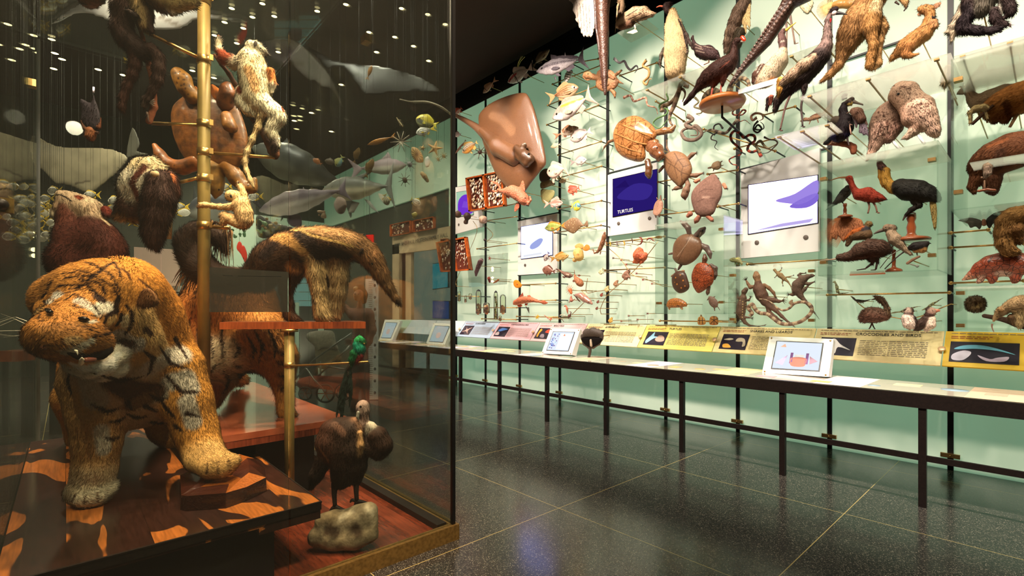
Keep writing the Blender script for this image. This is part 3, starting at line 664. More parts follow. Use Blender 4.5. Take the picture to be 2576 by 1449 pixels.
for k in range(48):
    g = G()
    y = 10.5 - k * .27 + r.uniform(-.05, .05); x = r.uniform(TX0 + .08, TX1 - .3); w, l = r.uniform(.08, .2), r.uniform(.06, .2)
    if k % 2: lathe(g, (x + .1, y, .868), [(w * .5, 0), (w * .5, .0015)], r.choice(cols), 18)
    else: box(g, x, x + w, y, y + l, .868, .8695 + k * 2e-5, r.choice(cols))
    obj('printed_picture', g, 'm_plain', t)
for k in range(14):
    g = G(); box(g, TX0 + .06, TX1 - .02, -2.9 + k * 1.0, -2.55 + k * 1.0, .8681, .8685, ['d8c8c8', 'e0cf9c', 'cfc4d4', 'd9b9a0'][k % 4])
    obj('printed_band', g, 'm_plain', t)
def smooth(p):
    p = np.array(p, float); n = len(p); q = np.vstack([p[-1], p, p[:2]]); out = []
    for i in range(1, n + 1):
        a, b, c, d = q[i - 1:i + 3]
        for s_ in (0, .25, .5, .75): out.append(tuple(.5 * (2 * b + (c - a) * s_ + (2 * a - 5 * b + 4 * c - d) * s_ ** 2 + (3 * b - a - 3 * c + d) * s_ ** 3)))
    return out
# sign boards
def text(s, org, rt, up, size, mat, parent, name='title_text', ext=.001, align='LEFT', sx=1.):
    c = bpy.data.curves.new(name, 'FONT'); c.body = s; c.size = size; c.extrude = ext; c.align_x = align
    o = bpy.data.objects.new(name, c); COL.objects.link(o); c.materials.append(MATS[mat])
    rt = Vector(rt).normalized(); up = Vector(up).normalized(); nn = rt.cross(up)
    from mathutils import Matrix
    M = Matrix((rt * sx, up, nn)).transposed().to_4x4(); M.translation = Vector(org)
    me = bpy.data.meshes.new_from_object(o); bpy.data.objects.remove(o); me.transform(M)
    o = bpy.data.objects.new(name, me); COL.objects.link(o)
    if parent is not None: o.parent = parent; o.location = -parent.location
    return o
flat('m_ink', '3a3530', .6); flat('m_lightink', '8a7c68', .6); flat('m_redink', 'a04030', .6); flat('m_photo', '221a2c', .25)
YB = [.676 + 1.045 * i for i in range(-1, 11)]
SG = [('MAMMALS', 'e0b428'), ('CROCODILES AND BIRDS', 'e3cd96'), ('SNAKES AND LIZARDS', 'e6cf92'), ('TURTLES', 'ecd770'), ('AMPHIBIANS', 'efe3a8'), ('BONY FISH', 'dcb8b8'), ('CARTILAGINOUS FISH', 'd4a8b0'), ('ECHINODERMS', '9fb4cc'), ('', 'b8c2cc'), ('', 'b8c2cc'), ('', 'a8c0b0')]
TT = {0: .60, 1: .47, 2: .47, 3: .43, 4: .45, 5: .45, 6: .5, 7: .4}
lab = ['golden yellow', 'tan', 'sandy', 'lemon yellow', 'pale cream', 'pale pink', 'deeper pink', 'blue', 'pale blue-grey', 'faint grey-blue', 'greenish']
what = ['with a dolphin, koala and bat picture', 'with a long-legged bird picture', 'with a snake and chameleon picture', 'with blue turtle and tortoise pictures', 'behind the bronze frog head', 'with a seahorse picture', 'with a blue shark picture', 'with a brittle star picture', 'just beside the case corner', 'seen through the case', 'at the far end of the rail']
def sp3(u, v, Y0, off=.0):   # u along the board away from Y1 (left edge) towards Y0, v up
    return np.array((5.75 + .25 * v - off, Y0 + 1.035 * (1 - u), 1.03 + .297 * v + off * .84))
pics = {0: [('6fb8d8', [(.06, .62), (.2, .8), (.45, .84), (.7, .7), (.95, .45), (.7, .6), (.4, .66), (.2, .62)]), ('cfc4dc', [(.05, .1), (.05, .35), (.2, .55), (.32, .5), (.3, .3), (.2, .08)]), ('c4aec8', [(.42, .36), (.6, .2), (.7, .28), (.86, .34), (.8, .12), (.55, .1)])],
        1: [('d8d0d0', [(.25, .75), (.4, .92), (.6, .6), (.9, .3), (.55, .45), (.5, .12), (.45, .12), (.42, .5)])],
        2: [('c8b8a0', [(.08, .62), (.3, .72), (.45, .66), (.3, .58)]), ('b8a890', [(.55, .55), (.62, .75), (.85, .7), (.95, .3), (.85, .2), (.82, .5), (.65, .5)]), ('e0a030', [(.15, .1), (.12, .3), (.3, .34), (.45, .12), (.3, .08)])],
        3: [('8cc0e0', [(.08, .3), (.2, .6), (.35, .95), (.4, .65), (.6, .62), (.4, .45), (.15, .1)]), ('c09c8c', [(.5, .45), (.62, .7), (.85, .65), (.95, .35), (.8, .25), (.6, .28)])],
        4: [('7c9ac0', [(.55, .4), (.7, .7), (.9, .6), (.85, .3)])],
        5: [('e0a020', [(.1, .5), (.15, .9), (.3, .8), (.22, .5), (.25, .15), (.12, .2)]), ('e04020', [(.6, .6), (.7, .85), (.95, .8), (.9, .55)]), ('b8a8b8', [(.4, .15), (.4, .4), (.6, .4), (.7, .1)])],
        6: [('4878c0', [(.15, .6), (.4, .85), (.9, .75), (.6, .6), (.3, .5)]), ('b8a8a8', [(.08, .15), (.1, .4), (.3, .45), (.4, .15)])],
        7: [('c09890', [(.1, .3), (.4, .5), (.3, .85), (.5, .6), (.9, .8), (.65, .45), (.8, .1), (.5, .35)])]}
for i, (ti, c) in enumerate(SG):
    Y0 = YB[i] - 1.045 + 1.045 * 0 + .005 if i == 0 else YB[i] + .0
    Y0 = YB[i]
    t = thing('sign_board', sp3(.5, 0, Y0), '%s slanted sign board %s' % (lab[i], what[i]), 'sign', 'slanted sign boards along the rail')
    g = G(); hexa(g, [sp3(0, 0, Y0), sp3(1, 0, Y0), sp3(1, 1, Y0), sp3(0, 1, Y0)], (.012, 0, -.01)); obj('board', g, flat('m_sign%d' % i, c, .35), t)
    if not ti: continue
    rt = (0, -1, 0); up = (.25, 0, .297)
    u0 = .345 + .03 * (i == 0) + .12 * (i == 0)
    text(ti, sp3(u0, .80, Y0, .003), rt, up, .046, 'm_ink', t, sx=.98)
    pw = .3 if i else .3
    pu0 = .06 if i else .04
    if i == 0: pw = .42
    g = G(); hexa(g, [sp3(pu0, .12, Y0, .002), sp3(pu0 + pw, .12, Y0, .002), sp3(pu0 + pw, .7, Y0, .002), sp3(pu0, .7, Y0, .002)], (.001, 0, 0)); ph = obj('photograph', g, 'm_photo', t)
    for cc, pl in pics.get(i, []): g = G(); poly(g, [sp3(pu0 + pw * a, .12 + .58 * b, Y0, .005) for a, b in smooth(pl)], (.001, 0, 0), cc); o_ = link('printed_animal', g.mesh('printed_animal'), 'm_plain'); o_.parent = ph
    g = G(); r = random.Random(i)
    def words(u0, u1, v, h, gg=g):
        u = u0
        while u < u1:
            w = min(r.uniform(.012, .05), u1 - u); hexa(gg, [sp3(u, v, Y0, .003), sp3(u + w, v, Y0, .003), sp3(u + w, v + h, Y0, .003), sp3(u, v + h, Y0, .003)], (.001, 0, 0)); u += w + .008
    words(.04, .96, .93, .018); obj('heading_text', g, 'm_lightink', t); g = G(); words(.04, .3, .84, .016, g); words(.04, .28, .79, .016, g); obj('intro_text', g, 'm_redink', t); g = G()
    a0 = pu0 + pw + .03
    for k in range(9):
        if a0 + .22 < .62: words(a0, a0 + .22, .62 - k * .055, .015, g)
        words(max(.62, a0), .9, .62 - k * .055, .02, g)
    obj('body_text', g, 'm_lightink', t)
# brass buttons between the boards
for i in range(8):
    if i == 4: continue
    q = sp3(1.0, .42, YB[i + 1], .02); q[1] = YB[i + 1] + .0
    g = G(); lathe(g, q, [(.0, 0), (.026, .0), (.028, .006), (.022, .01), (0, .011)], seg=20, ax=(-.76, 0, .64))
    nm = ['between the tan and golden boards', 'between the sandy and tan boards', 'between the lemon and sandy boards', 'between the cream and lemon boards', '', 'between the two pink boards', 'between the blue and deeper pink boards', 'between the pale grey and blue boards'][i]
    tag(obj('sign_button', g, flat('m_button', 'd8b088', .35, .3)), 'round copper disc ' + nm, 'button', 'copper discs on the sign boards')
# kiosks
def kiosk(q, label, pic, dx=.32):
    """q: four face corners BL BR TR TL"""
    t = thing('touchscreen_kiosk', (q[0] + q[1]) / 2, label, 'kiosk', 'touchscreen kiosks on the rail table')
    q = [np.asarray(p) for p in q]; n = np.cross(q[1] - q[0], q[3] - q[0]); n /= np.linalg.norm(n)
    if n[0] > 0: n = -n
    back = -n * .06; B = [p + back for p in q]
    for k in (0, 1): B[k] = np.array((q[k][0] + .10, q[k][1], .87))
    g = G(); g.add(q + B, BOXF, '888', False); obj('housing', g, 'm_kiosk', t)
    f = lambda a, b, o=.002: (q[0] * (1 - a) + q[1] * a) * (1 - b) + (q[3] * (1 - a) + q[2] * a) * b + n * o
    g = G(); hexa(g, [f(.13, .12), f(.87, .12), f(.87, .88), f(.13, .88)], n * .002); obj('screen_bezel', g, 'm_blackedge', t)
    g = G(); hexa(g, [f(.15, .14, .005), f(.85, .14, .005), f(.85, .86, .005), f(.15, .86, .005)], n * .001); s = obj('screen', g, emit('m_kscreen', 'e8f2ff', 1.), t)
    for c, pl in pic: g = G(); poly(g, [f(.15 + .7 * a, .14 + .72 * b, .008) for a, b in (smooth(pl) if len(pl) > 4 else pl)], n * .0006, c); o_ = link('screen_picture', g.mesh('screen_picture'), 'm_plain'); o_.parent = s
    for a, b in [(.04, .95), (.96, .95), (.04, .04), (.96, .04)]:
        g = G(); ball(g, f(a, b, .003), .009, '888', 8, 6); obj('corner_screw', g, 'm_brass', t)
    return t
sq = lambda x, y, w, h: [(x, y), (x + w, y), (x + w, y + h), (x, y + h)]
k2 = [('e8b0a0', [(.1, .8), (.2, .92), (.24, .8)]), ('b8a0d0', [(.05, .2), (.3, .5), (.22, .12)]), ('6a3a80', sq(.36, .2, .06, .4)), ('6a3a80', sq(.7, .2, .06, .4)), ('b06858', [(.38, .2), (.45, .1), (.66, .1), (.72, .2), (.7, .42), (.4, .42)]), ('c8ccd8', sq(.46, .45, .2, .08)), ('9a7a90', [(.8, .2), (.78, .5), (.96, .32)])]
kiosk([P(1917, 938, -5.41), P(2084, 948, -5.41), P(2097, 853, -5.62), P(1936, 846, -5.62)], 'white framed touchscreen kiosk nearest the right, showing a pink and purple diagram', k2)
r = random.Random(4); k1 = [('dbe6d0', sq(.42, .05, .55, .85)), ('d05040', [(.55, .78), (.66, .78), (.6, .9)])] + [(r.choice(['2848a0', '6aa0c8', '503880', '4060b0']), sq(r.uniform(.04, .34), r.uniform(.05, .88), .05, .05)) for _ in range(30)]
kiosk([P(1362, 889, -5.35), P(1438, 893, -5.35), P(1460, 828, -5.6), P(1385, 826, -5.6)], 'white framed touchscreen kiosk beside the bronze frog head', k1)
k3 = [('c8b8c8', [(.35, .3), (.35, .5), (.5, .6), (.65, .5), (.65, .3), (.5, .22)])]
kiosk([P(1071, 866, -5.45), P(1118, 869, -5.45), P(1141, 815, -5.7), P(1091, 812, -5.7)], 'touchscreen kiosk seen through the case corner', k3)
kiosk([P(953, 857, -5.45), P(985, 858, -5.45), P(1008, 806, -5.7), P(968, 804, -5.7)], 'reflected touchscreen kiosk, modelled solid, at the far end of the rail', k3)  # mirror image of a kiosk, modelled as a solid one
# ---------------------------------------------------------------- wall screens
def screen(pan, scr, label, mat, cat='screen', pic=None, dots=(), X=-6.17):
    g = G(); q = [P(x, y, X) for x, y in pan]; t = thing('wall_screen', q[0], label, cat, 'screens set in white wall panels')
    n = np.array((-1., 0, 0)); hexa(g, q, (.05, 0, 0)); obj('panel', g, 'm_white', t)
    q = [P(x, y, X + .012) for x, y in scr]; g = G(); hexa(g, q, (.008, 0, 0)); s = obj('screen', g, mat, t)
    g = G(); c = np.mean(q, 0); q2 = [c + (p - c) * 1.03 + np.array((.004, 0, 0)) for p in q]; hexa(g, q2, (.008, 0, 0)); obj('screen_bezel', g, 'm_blackedge', t)
    if pic:
        g = G(); f = lambda a, b: (q[0] * (1 - a) + q[1] * a) * (1 - b) + (q[3] * (1 - a) + q[2] * a) * b
        for c_, pl in pic: g = G(); poly(g, [f(a, b) - (.002, 0, 0) for a, b in (smooth(pl) if len(pl) > 4 else pl)], (-.001, 0, 0), c_); o_ = link('screen_picture', g.mesh('screen_picture'), MATS.get('m_picglow') or pg()); o_.parent = s
    for x, y in dots:
        g = G(); lathe(g, P(x, y, X + .004), [(.026, 0), (.026, .004), (.02, .006)], seg=16, ax=(-1, 0, 0)); obj('speaker', g, flat('m_speaker', '6a6058', .5, .4), t)
    return t
def pg():
    m, n, o = nt('m_picglow'); a = N(n, 'Attribute', attribute_name='Col'); e = N(n, 'Emission', i_Color=a.outputs['Color'], i_Strength=.9); n.links.new(e.outputs[0], o.inputs[0]); return m
screen([(1864, 650), (2062, 632), (2062, 372), (1864, 428)], [(1883, 588), (2056, 560), (2056, 441), (1883, 466)], 'large glowing white and violet screen below the cranes', emit('m_scr1', 'd2c6ff', 2.8), pic=[('a890f0', [(.42, .6), (.7, .68), (1, .9), (1, .6), (.8, .45), (.6, .5)]), ('8a70e0', [(.62, .42), (.8, .56), (1, .62), (1, .45), (.85, .35)]), ('c8b8f8', [(.1, .04), (.5, .1), (.95, .1), (.9, .03)])], dots=[(1904, 610), (2027, 597)])
screen([(1529, 594), (1652, 577), (1652, 408), (1529, 440)], [(1542, 545), (1652, 524), (1652, 426), (1542, 451)], 'dark indigo screen in a white panel beside the snapping turtle', emit('m_scr2', '2c1c78', .8), dots=[(1556, 562), (1634, 549)], pic=[('3a2a90', [(.1, .5), (.5, .75), (.9, .6), (.8, .3), (.4, .35)]), ('241466', [(.05, .75), (.3, .9), (.4, .7)])])
screen([(1303, 692), (1402, 686), (1402, 537), (1303, 557)], [(1311, 651), (1389, 641), (1389, 558), (1311, 571)], 'small bright blue-white screen below the grey stingray', emit('m_scr3', 'a8b0ff', 3.4), dots=[(1321, 667)], pic=[('a8b4f0', [(.3, .3), (.35, .42), (.6, .55), (.72, .5), (.6, .32), (.4, .25)]), ('f4f6ff', [(.08, .04), (.68, .06), (.68, .12), (.08, .1)])])
screen([(1141, 590), (1214, 570), (1214, 460), (1141, 472)], [(1148, 545), (1190, 540), (1190, 478), (1148, 484)], 'screen showing a purple sea urchin behind the shell boxes', emit('m_scr4', 'b8e0c0', .8), dots=[(1154, 565)], pic=[('7838d8', [(.1, .3), (.15, .65), (.45, .85), (.85, .8), (1, .5), (1, .1), (.5, .03), (.2, .1)]), ('a878f0', [(.35, .35), (.45, .6), (.7, .55), (.7, .3)])])
text('TURTLES', P(1553, 538, -6.14), (0, -1, 0), (0, 0, 1), .07, 'm_white', [o for o in bpy.data.objects if o.get('label', '').startswith('dark indigo')][0], 'screen_title')
# horizontal joints of the glass wall in the screen bays
for i, (a, b) in enumerate([((1301, 556), (1404, 536)), ((1302, 694), (1402, 687)), ((1527, 438), (1668, 402)), ((1527, 595), (1668, 577)), ((1854, 430), (2088, 373)), ((1858, 652), (2060, 631)), ((1214, 459), (1141, 474)), ((2088, 164), (2330, 84))]):
    g = G(); q0, q1 = P(*a, -6.22), P(*b, -6.22); hexa(g, [q0, q1, q1 + (0, 0, .018), q0 + (0, 0, .018)], (.03, 0, 0)); struct(obj('trim_%d' % (30 + i), g, 'm_black'))
# bronze frog head on a stem
beast('frog_sculpture', 'bronze frog head with a gaping mouth on a curved stem', 'sculpture', """
B 4a4038 1465,930,38 1545,915,48 1625,935,32
B 4a4038 1430,985,22 1450,1040,22 1500,1080,20 1545,1080,18 1600,1040,22 1635,985,22
B 554a40 1470,905,26 1480,893,18;B 554a40 1590,905,24 1600,893,16
B 4a4038 1430,960,24 1640,960,20
T 4a4038 1510,1080,17 1510,1120,16 1505,1150,15 1495,1200,14
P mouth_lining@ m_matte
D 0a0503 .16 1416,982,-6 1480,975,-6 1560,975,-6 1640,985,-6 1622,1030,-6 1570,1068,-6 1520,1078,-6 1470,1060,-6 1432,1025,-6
P tongue@ m_skin
B b8a890 1518,1005,14,-40 1522,1040,14,-40 1524,1062,17,-38
""", -5.45, w=(1130, 620, 4.261), k=5, mat='m_skin')
# ---------------------------------------------------------------- fish, rays and sea life on the wall
W1 = (1130, 80, 4.261); W2 = (1130, 380, 4.529); W3 = (1130, 620, 4.261); Z8 = (1130, 620, 6.283)
beast('stingray', 'huge glossy brown stingray with a long tail hung flat against the wall', 'stingray', """
D 7a5236 .36 1203,300 1212,278 1240,256 1285,238 1318,233 1330,242 1345,275 1360,330 1372,385 1374,412 1362,428 1335,462 1318,485 1298,487 1272,468 1248,440 1228,395 1212,350
B 7a5236 1215,330,12,-12 1255,370,24,-16 1300,395,26,-16
B 5e3f28 1300,372,10,-40 1322,392,13,-44 1335,400,12,-40
B 5e3f28 1302,395,8,-40 1325,412,11,-42
T 7e5840 1225,342,15 1195,318,9 1165,300,6 1140,288,4,-10
B 6a4a30 1318,366,9,-42
K 4a2e1c 1295,372,3 1292,385,4 1300,402,3 1320,418,4
K 94694a 1235,290,9 1262,300,12 1288,330,12
P spiracle m_bone
B d8c8b0 1321,362,3.4,-50
E 000 1330,388,3.5,-56
""", -5.55, mat='m_stingray', k=4, h=2)
fish('small pale bridled fish alone near the ceiling above the stingray', (365, 655), (478, 535), 34, 'c89c80', -5.9, W1, belly='d8b8a4', tail=(.3, .9), bars=[('3a2a28', [.25])])
fish('white and red hogfish with three long curved dorsal spines', (632, 538), (862, 400), 62, 'e8dcd8', -5.7, W1, belly='f4eeea', tail=(.3, 1.1), dors=(.35, .85, .7), bars=[('2a2a34', [.34])], extra='K c04858 640,530,14 680,480,16 715,450,12;K 222 700,470,4 712,520,5;T e8d880 725,395,3 750,320,3 790,262,2.5;T e8d880 735,392,3 765,320,3 812,268,2.5;T d8c880 728,395,3 740,330,3 775,262,2.5;K 2a2428 880,300,7 890,360,8 900,430,7')
fish('dark mottled fish rising behind the hogfish', (1075, 190), (915, 350), 40, '6a5a48', -6.0, W1, belly='a89c84', tail=(.15, .5))
fish('large silver tuna-like fish with a crescent tail', (940, 425), (1400, 300), 82, 'a0969c', -5.6, W1, belly='c0b4b8', fin='6a6068', tail=(.16, 1.5), dors=(.38, .95, .25), lines=[('6a6068', [.55, .35])], mat='m_gloss', extra='D 6a6068 .15 1085,240 1090,300 1180,280 1140,250;D 9a9094 .15 1240,212 1258,275 1232,275;D 5a5058 .2 1120,480 1145,480 1145,540')
fish('black and white chequered small fish tucked under the tuna', (1250, 540), (1300, 380), 40, 'd8d0c8', -5.75, W1, tail=(.25, .6), bars=[('222', [.2, .35, .5, .65, .8])], dors=None)
fish('orange-brown striped fish with an open mouth facing right', (1380, 600), (1120, 690), 78, 'c89468', -5.6, W1, belly='e0b890', fin='c89468', tail=(.28, .9), lines=[('7a4a30', [.8, .5, .2, -.1, -.4])], extra='K 5a3020 1375,605,8 1345,610,8')
fish('plump silver fish with a broad yellow side band', (1115, 925), (1480, 715), 100, 'b09c90', -5.5, W1, belly='c8b8b0', fin='b49c8c', tail=(.2, 1.2), dors=(.35, .9, .25), mat='m_gloss', extra='K d8a040 1200,800,14 1300,760,16 1430,715,10;K e8e0dc 1130,930,20 1190,910,38')
fish('mottled brown and cream grouper beside a pale filefish', (1385, 1030), (1170, 1105), 48, 'b88868', -5.75, W1, belly='e0c8b0', fin='a87858', tail=(.25, .8), bars=[('f0dcc8', [.25, .45, .62, .8])])
fish('pale round grey-pink fish below the yellow-banded one', (1305, 1155), (1490, 1075), 62, 'c8b4ac', -5.7, W1, tail=(.22, .7), dors=(.3, .9, .3))
fish('tiny cream fish on a thin brass wire', (1090, 1235), (1180, 1210), 24, 'dcc8a0', -5.8, W1, tail=(.2, .7))
fish('round stubby cream fish with a black-edged fin left of the shell tray', (140, 1290), (290, 1190), 52, 'e8dcc4', -5.8, W1, belly='f0a850', fin='e8b868', tail=(.1, .5), lines=[('6a5040', [.8, .45, .1, -.2])])
fish('red and white fish tangled in thin branches by the case corner', (60, 880), (128, 822), 34, 'd86858', -5.9, W1, belly='f0d8d0', tail=(.15, .8))
fish('pale pink fish under the red one at the case corner', (60, 1100), (118, 1100), 28, 'f0dcd8', -5.9, W1, tail=(.2, .8))
fish('slim brown needle-like fish leaning beside the case corner', (62, 1310), (170, 1170), 14, '8a6450', -5.9, W1, tail=(.1, .8), dors=None)
beast('sea_urchin', 'spiny dark sea urchin behind the stingray wing', 'sea urchin', 'B 4a3028 330,1290,26;' + ';'.join('T 5a3a30 330,1290,4 %d,%d,1.5,%d' % (330 + 75 * math.cos(k * .9), 1290 + 75 * math.sin(k * .9), 30 * math.sin(k * 2.3)) for k in range(26)), -5.9, w=W1)
fish('grey-blue small fish facing right above the coral-red one', (1560, 100), (1420, 125), 46, 'b0a4a4', -5.75, W2, belly='d8ccc4', fin='9c8c88', tail=(.35, .8))
fish('large pale pink snapper with tall trailing fins', (1122, 245), (1310, 205), 80, 'd8b4a0', -5.6, W2, belly='e8d0c0', fin='e0b8a0', tail=(.25, 1.2), dors=(.25, .9, .45), extra='D e8b8a0 .2 1170,300 1210,300 1195,370 1175,360')
for l_, c_ in [('dark brown-grey flat fish in the stingray\'s shadow, topmost of three', 'D 4a4038 .3 1035,240 1090,200 1150,215 1160,300 1110,350 1045,350 1025,300'), ('dull olive folded flat fish, middle of the three beside the stingray', 'D 7a7050 .3 1035,400 1050,350 1130,320 1210,375 1150,400 1060,430;K 3a3020 1080,388,8'), ('greenish-yellow rounded flat fish, lowest of the three beside the stingray', 'D 9a9460 .3 1040,470 1060,430 1130,440 1195,445 1200,500 1160,560 1110,600 1060,580')]:
    beast('flat_fish', l_, 'fish', c_, -5.8, w=W2, mat='m_fish')
fish('pink-red fish with a crested back facing right', (1292, 590), (1130, 600), 44, 'd08070', -5.65, W2, belly='f4d8d0', fin='e8a898', tail=(.35, 1.1), dors=(.2, .8, .8))
fish('small cream fish hanging under the pink snapper', (1250, 350), (1345, 325), 26, 'dccfa8', -5.8, W2, tail=(.3, .8))
fish('coral-red spiky fish near the seam', (1355, 460), (1470, 425), 42, 'd05040', -5.75, W2, belly='e88868', fin='e06048', tail=(.18, .9), dors=(.1, .9, .5), extra='D d04838 .2 1380,470 1420,470 1415,515')
fish('bright yellow and blue angelfish', (1490, 640), (1410, 630), 46, '4c90b0', -5.8, W2, belly='d8c840', fin='d8d050', tail=(.3, .9), dors=(.1, .95, .7), bars=[('e8d840', [.5, .75])])
beast('flounder', 'brown flounder covered with pale dots', 'fish', 'D 8a6a4c .3 1290,870 1320,810 1400,760 1460,765 1500,800 1530,840 1570,790 1585,830 1578,870 1530,855 1490,880 1430,935 1390,935 1330,900;E 000 1305,865,6,-14', -5.7, w=W2, mat='m_spot')
fish('green and yellow parrotfish with orange fins', (1092, 880), (1285, 850), 50, '9ca850', -5.6, W2, belly='c8c870', fin='e08a38', tail=(.22, .75), dors=(.2, .9, .35))
beast('wobbegong', 'knobbly orange-pink carpet shark with fringed jaw', 'shark', """
B c87858 900,590,26,-10 860,560,62,-10 790,490,78 720,460,70 660,458,46 600,455,24 555,440,16
D c87050 .25 830,340 850,350 862,460 790,430 810,390
D c87050 .25 690,398 715,410 700,450 645,450 660,420
D c87050 .25 545,450 560,400 470,345 495,340 560,360 580,430 570,460 510,470 485,440
D b86448 .25 790,580 800,640 760,690 740,680 750,620
D b86448 .2 640,500 690,510 685,545 655,530
B c88060 920,520,12,-20 930,560,12,-20 900,610,14,-20;B c88060 860,600,12,-20
E 000 868,535,8,-52""", -5.2, w=W2, mat='m_warty', k=8)
fish('dark and pale striped small fish under the blue-white screen', (1085, 1250), (1130, 1165), 30, 'c8b8b0', -5.8, W2, tail=(.2, .8), lines=[('3a2a3a', [.7, 0, -.7])], fin='4a3a48')
fish('tan perch-like fish with an open mouth facing right', (1360, 1190), (1190, 1225), 42, 'b8904c', -5.65, W2, belly='c8a868', fin='b08038', tail=(.25, .9), dors=(.25, .85, .5))
beast('pufferfish', 'round cream porcupine-like fish with an orange tail', 'fish', 'B e8c070 1470,1160,62 1480,1200,58;B e8b870 1430,1240,30;D d08838 .25 1520,1120 1560,1065 1600,1080 1600,1120 1560,1140;D e0a860 .3 1430,1080 1480,1050 1530,1070 1520,1110 1450,1110;B d89858 1465,1175,12,-62;E 000 1425,1215,8,-40', -5.65, w=W2, mat='m_skin', k=10)
beast('sea_cucumber', 'long warty brown lizard-like creature curling at the black seam', 'salamander', 'B 8a5a3c 1772,930,14 1765,980,26 1745,1050,28 1720,1110,24 1690,1150,14 1655,1165,8 1640,1130,6 1638,1105,4;B 8a5a3c 1725,1150,10 1720,1175,7;B 8a5a3c 1785,1030,8 1800,1080,5;E 000 1768,945,5,-22', -5.7, w=W2, mat='m_warty', k=5)
fish('brown round-headed fish left of the dark seam', (1068, 1350), (1185, 1370), 50, '8a5c4c', -5.65, W2, fin='6a4438', tail=(.25, .6), dors=(.3, .9, .3))
beast('toadfish', 'mottled brown toadfish pointing down to the right', 'fish', 'B 7a5848 1720,360,9 1790,410,22 1860,450,42 1900,460,40 1935,465,22;D 6a4638 .3 1790,465 1840,480 1830,505 1790,490;D 5a3a2c .25 1680,345 1740,360 1730,385 1690,370;E 000 1905,450,7,-38;K c8a890 1850,440,8 1890,450,9', -5.65, w=Z8, mat='m_warty', k=6)
beast('goosefish', 'orange-brown goosefish hanging head down', 'fish', 'B a86c48 1980,430,8 1990,480,22 2020,530,48 2060,570,58 2080,590,50;D 7a4a38 .3 2020,450 2060,440 2085,460 2050,480;D 7a4a38 .3 1950,530 1985,520 1975,570 1950,560;T 8a5a40 1982,430,6 1975,370,4;E 000 2060,530,8,-50', -5.6, w=Z8, mat='m_warty', k=8)
beast('sea_lily', 'spiky orange crinoid on a bent wire', 'sea lily', 'B d87848 1910,690,34 1930,740,20;' + ';'.join('T d8643c 1905,690,4 %d,%d,2' % (1905 + 62 * math.cos(k * .52), 685 + 80 * math.sin(k * .52)) for k in range(12)), -5.7, w=Z8)
beast('boxfish', 'shiny pinkish brown long snouted fish with a dark tail', 'fish', 'B a87c6c 2010,770,28 2080,780,52 2150,830,56 2210,870,40 2255,905,20;D 6a4a40 .25 1955,760 2010,770 2020,800 2080,880 2040,860 1985,790;E 000 2200,880,7,-36;K e0c8b8 2150,810,12 2220,860,8', -5.6, w=Z8, mat='m_gloss', k=8)
beast('gurnard', 'small pinkish fish with a fan tail under the crinoid', 'fish', 'B b0705c 1930,850,32 1925,810,16 1930,780,8;D 905040 .25 1885,880 1910,900 1900,860;D 905040 .25 1950,870 2000,825 1970,830;E 000 1930,870,6,-24', -5.7, w=Z8, k=6)
beast('seahorse', 'small orange seahorse upright on a wire', 'seahorse', 'B b86c50 1815,955,5 1835,938,13 1850,945,12 1862,980,19 1868,1020,15 1872,1050,8 1880,1070,5;E 000 1842,938,4,-10', -5.7, w=Z8, k=4)
beast('octopus', 'small purple-brown coiled octopus-like animal on a wire', 'octopus', 'B 6a4038 1900,1095,30;T 6a4038 1915,1080,10 1925,1040,6 1905,1030,5;T 6a4038 1890,1110,10 1880,1140,6', -5.7, w=Z8, k=4)
beast('sawfish', 'reddish-orange bottom shark with broad fins swimming left', 'shark', """
B c46c48 1025,905,22 1050,885,42 1120,855,54 1200,840,52 1290,840,44 1380,860,28 1450,880,16 1510,888,9
B e0a080 1060,915,18 1150,890,22 1280,868,16
D a04c34 .22 1100,800 1165,720 1178,790
D c06848 .25 1230,775 1275,765 1310,810 1250,805
D c85838 .25 1070,905 1115,900 1160,940 1100,960 1075,935
D c85838 .25 1200,900 1250,895 1230,935 1190,930
D b86040 .25 1440,865 1500,855 1560,892 1500,918 1445,890
D 48443a .2 1200,935 1265,980 1268,1065 1240,1020
E 000 1045,875,6,-36""", -5.4, w=Z8, mat='m_warty', k=6)
beast('sea_anemone', 'flat orange fan-shaped sea creature on a rod end', 'sea anemone', 'D d88828 .3 1015,600 1025,540 1080,530 1130,580 1152,620 1110,655 1050,650;B c05840 1080,600,14,-12;T c05840 1080,600,6,-20 1060,590,4,-24;T b05038 1050,570,4 1030,545,2', -5.6, w=Z8, mat='m_matte')
beast('sea_fan', 'small yellow feathery sea creature on the lower rod', 'sea fan', 'D c8a030 .3 1370,1120 1400,1085 1420,1100 1400,1135 1375,1140;' + ';'.join('T c8a830 1390,1112,4 %d,%d,2' % (1390 + 45 * math.cos(k), 1112 + 50 * math.sin(k)) for k in range(8)), -5.7, w=Z8)
beast('coral_branch', 'pinkish twig-like coral sprig on the lower rod', 'coral', 'T c07860 1500,1085,5 1550,1120,6 1600,1165,5;T c07860 1540,1115,4 1560,1150,3;T c86848 1600,1125,6 1600,1185,5;T c07860 1570,1160,4 1625,1160,3', -5.7, w=Z8)
beast('knotted_branch', 'grey and white twisted branch on the wire below the seahorse', 'branch', 'T 6a5a50 1740,1120,5 1780,1150,7 1810,1190,6;T c8c0a8 1750,1090,8 1800,1075,9 1835,1095,8', -5.7, w=Z8)
beast('sea_cucumber', 'violet-brown fringed sea cucumber behind clear acrylic', 'sea cucumber', 'B 7a5058 425,460,18 430,400,32 460,320,38 490,250,42 510,220,36;K c8a0a0 470,215,6 500,200,6 540,230,6 545,260,6', -5.7, w=Z8, mat='m_warty', k=6)
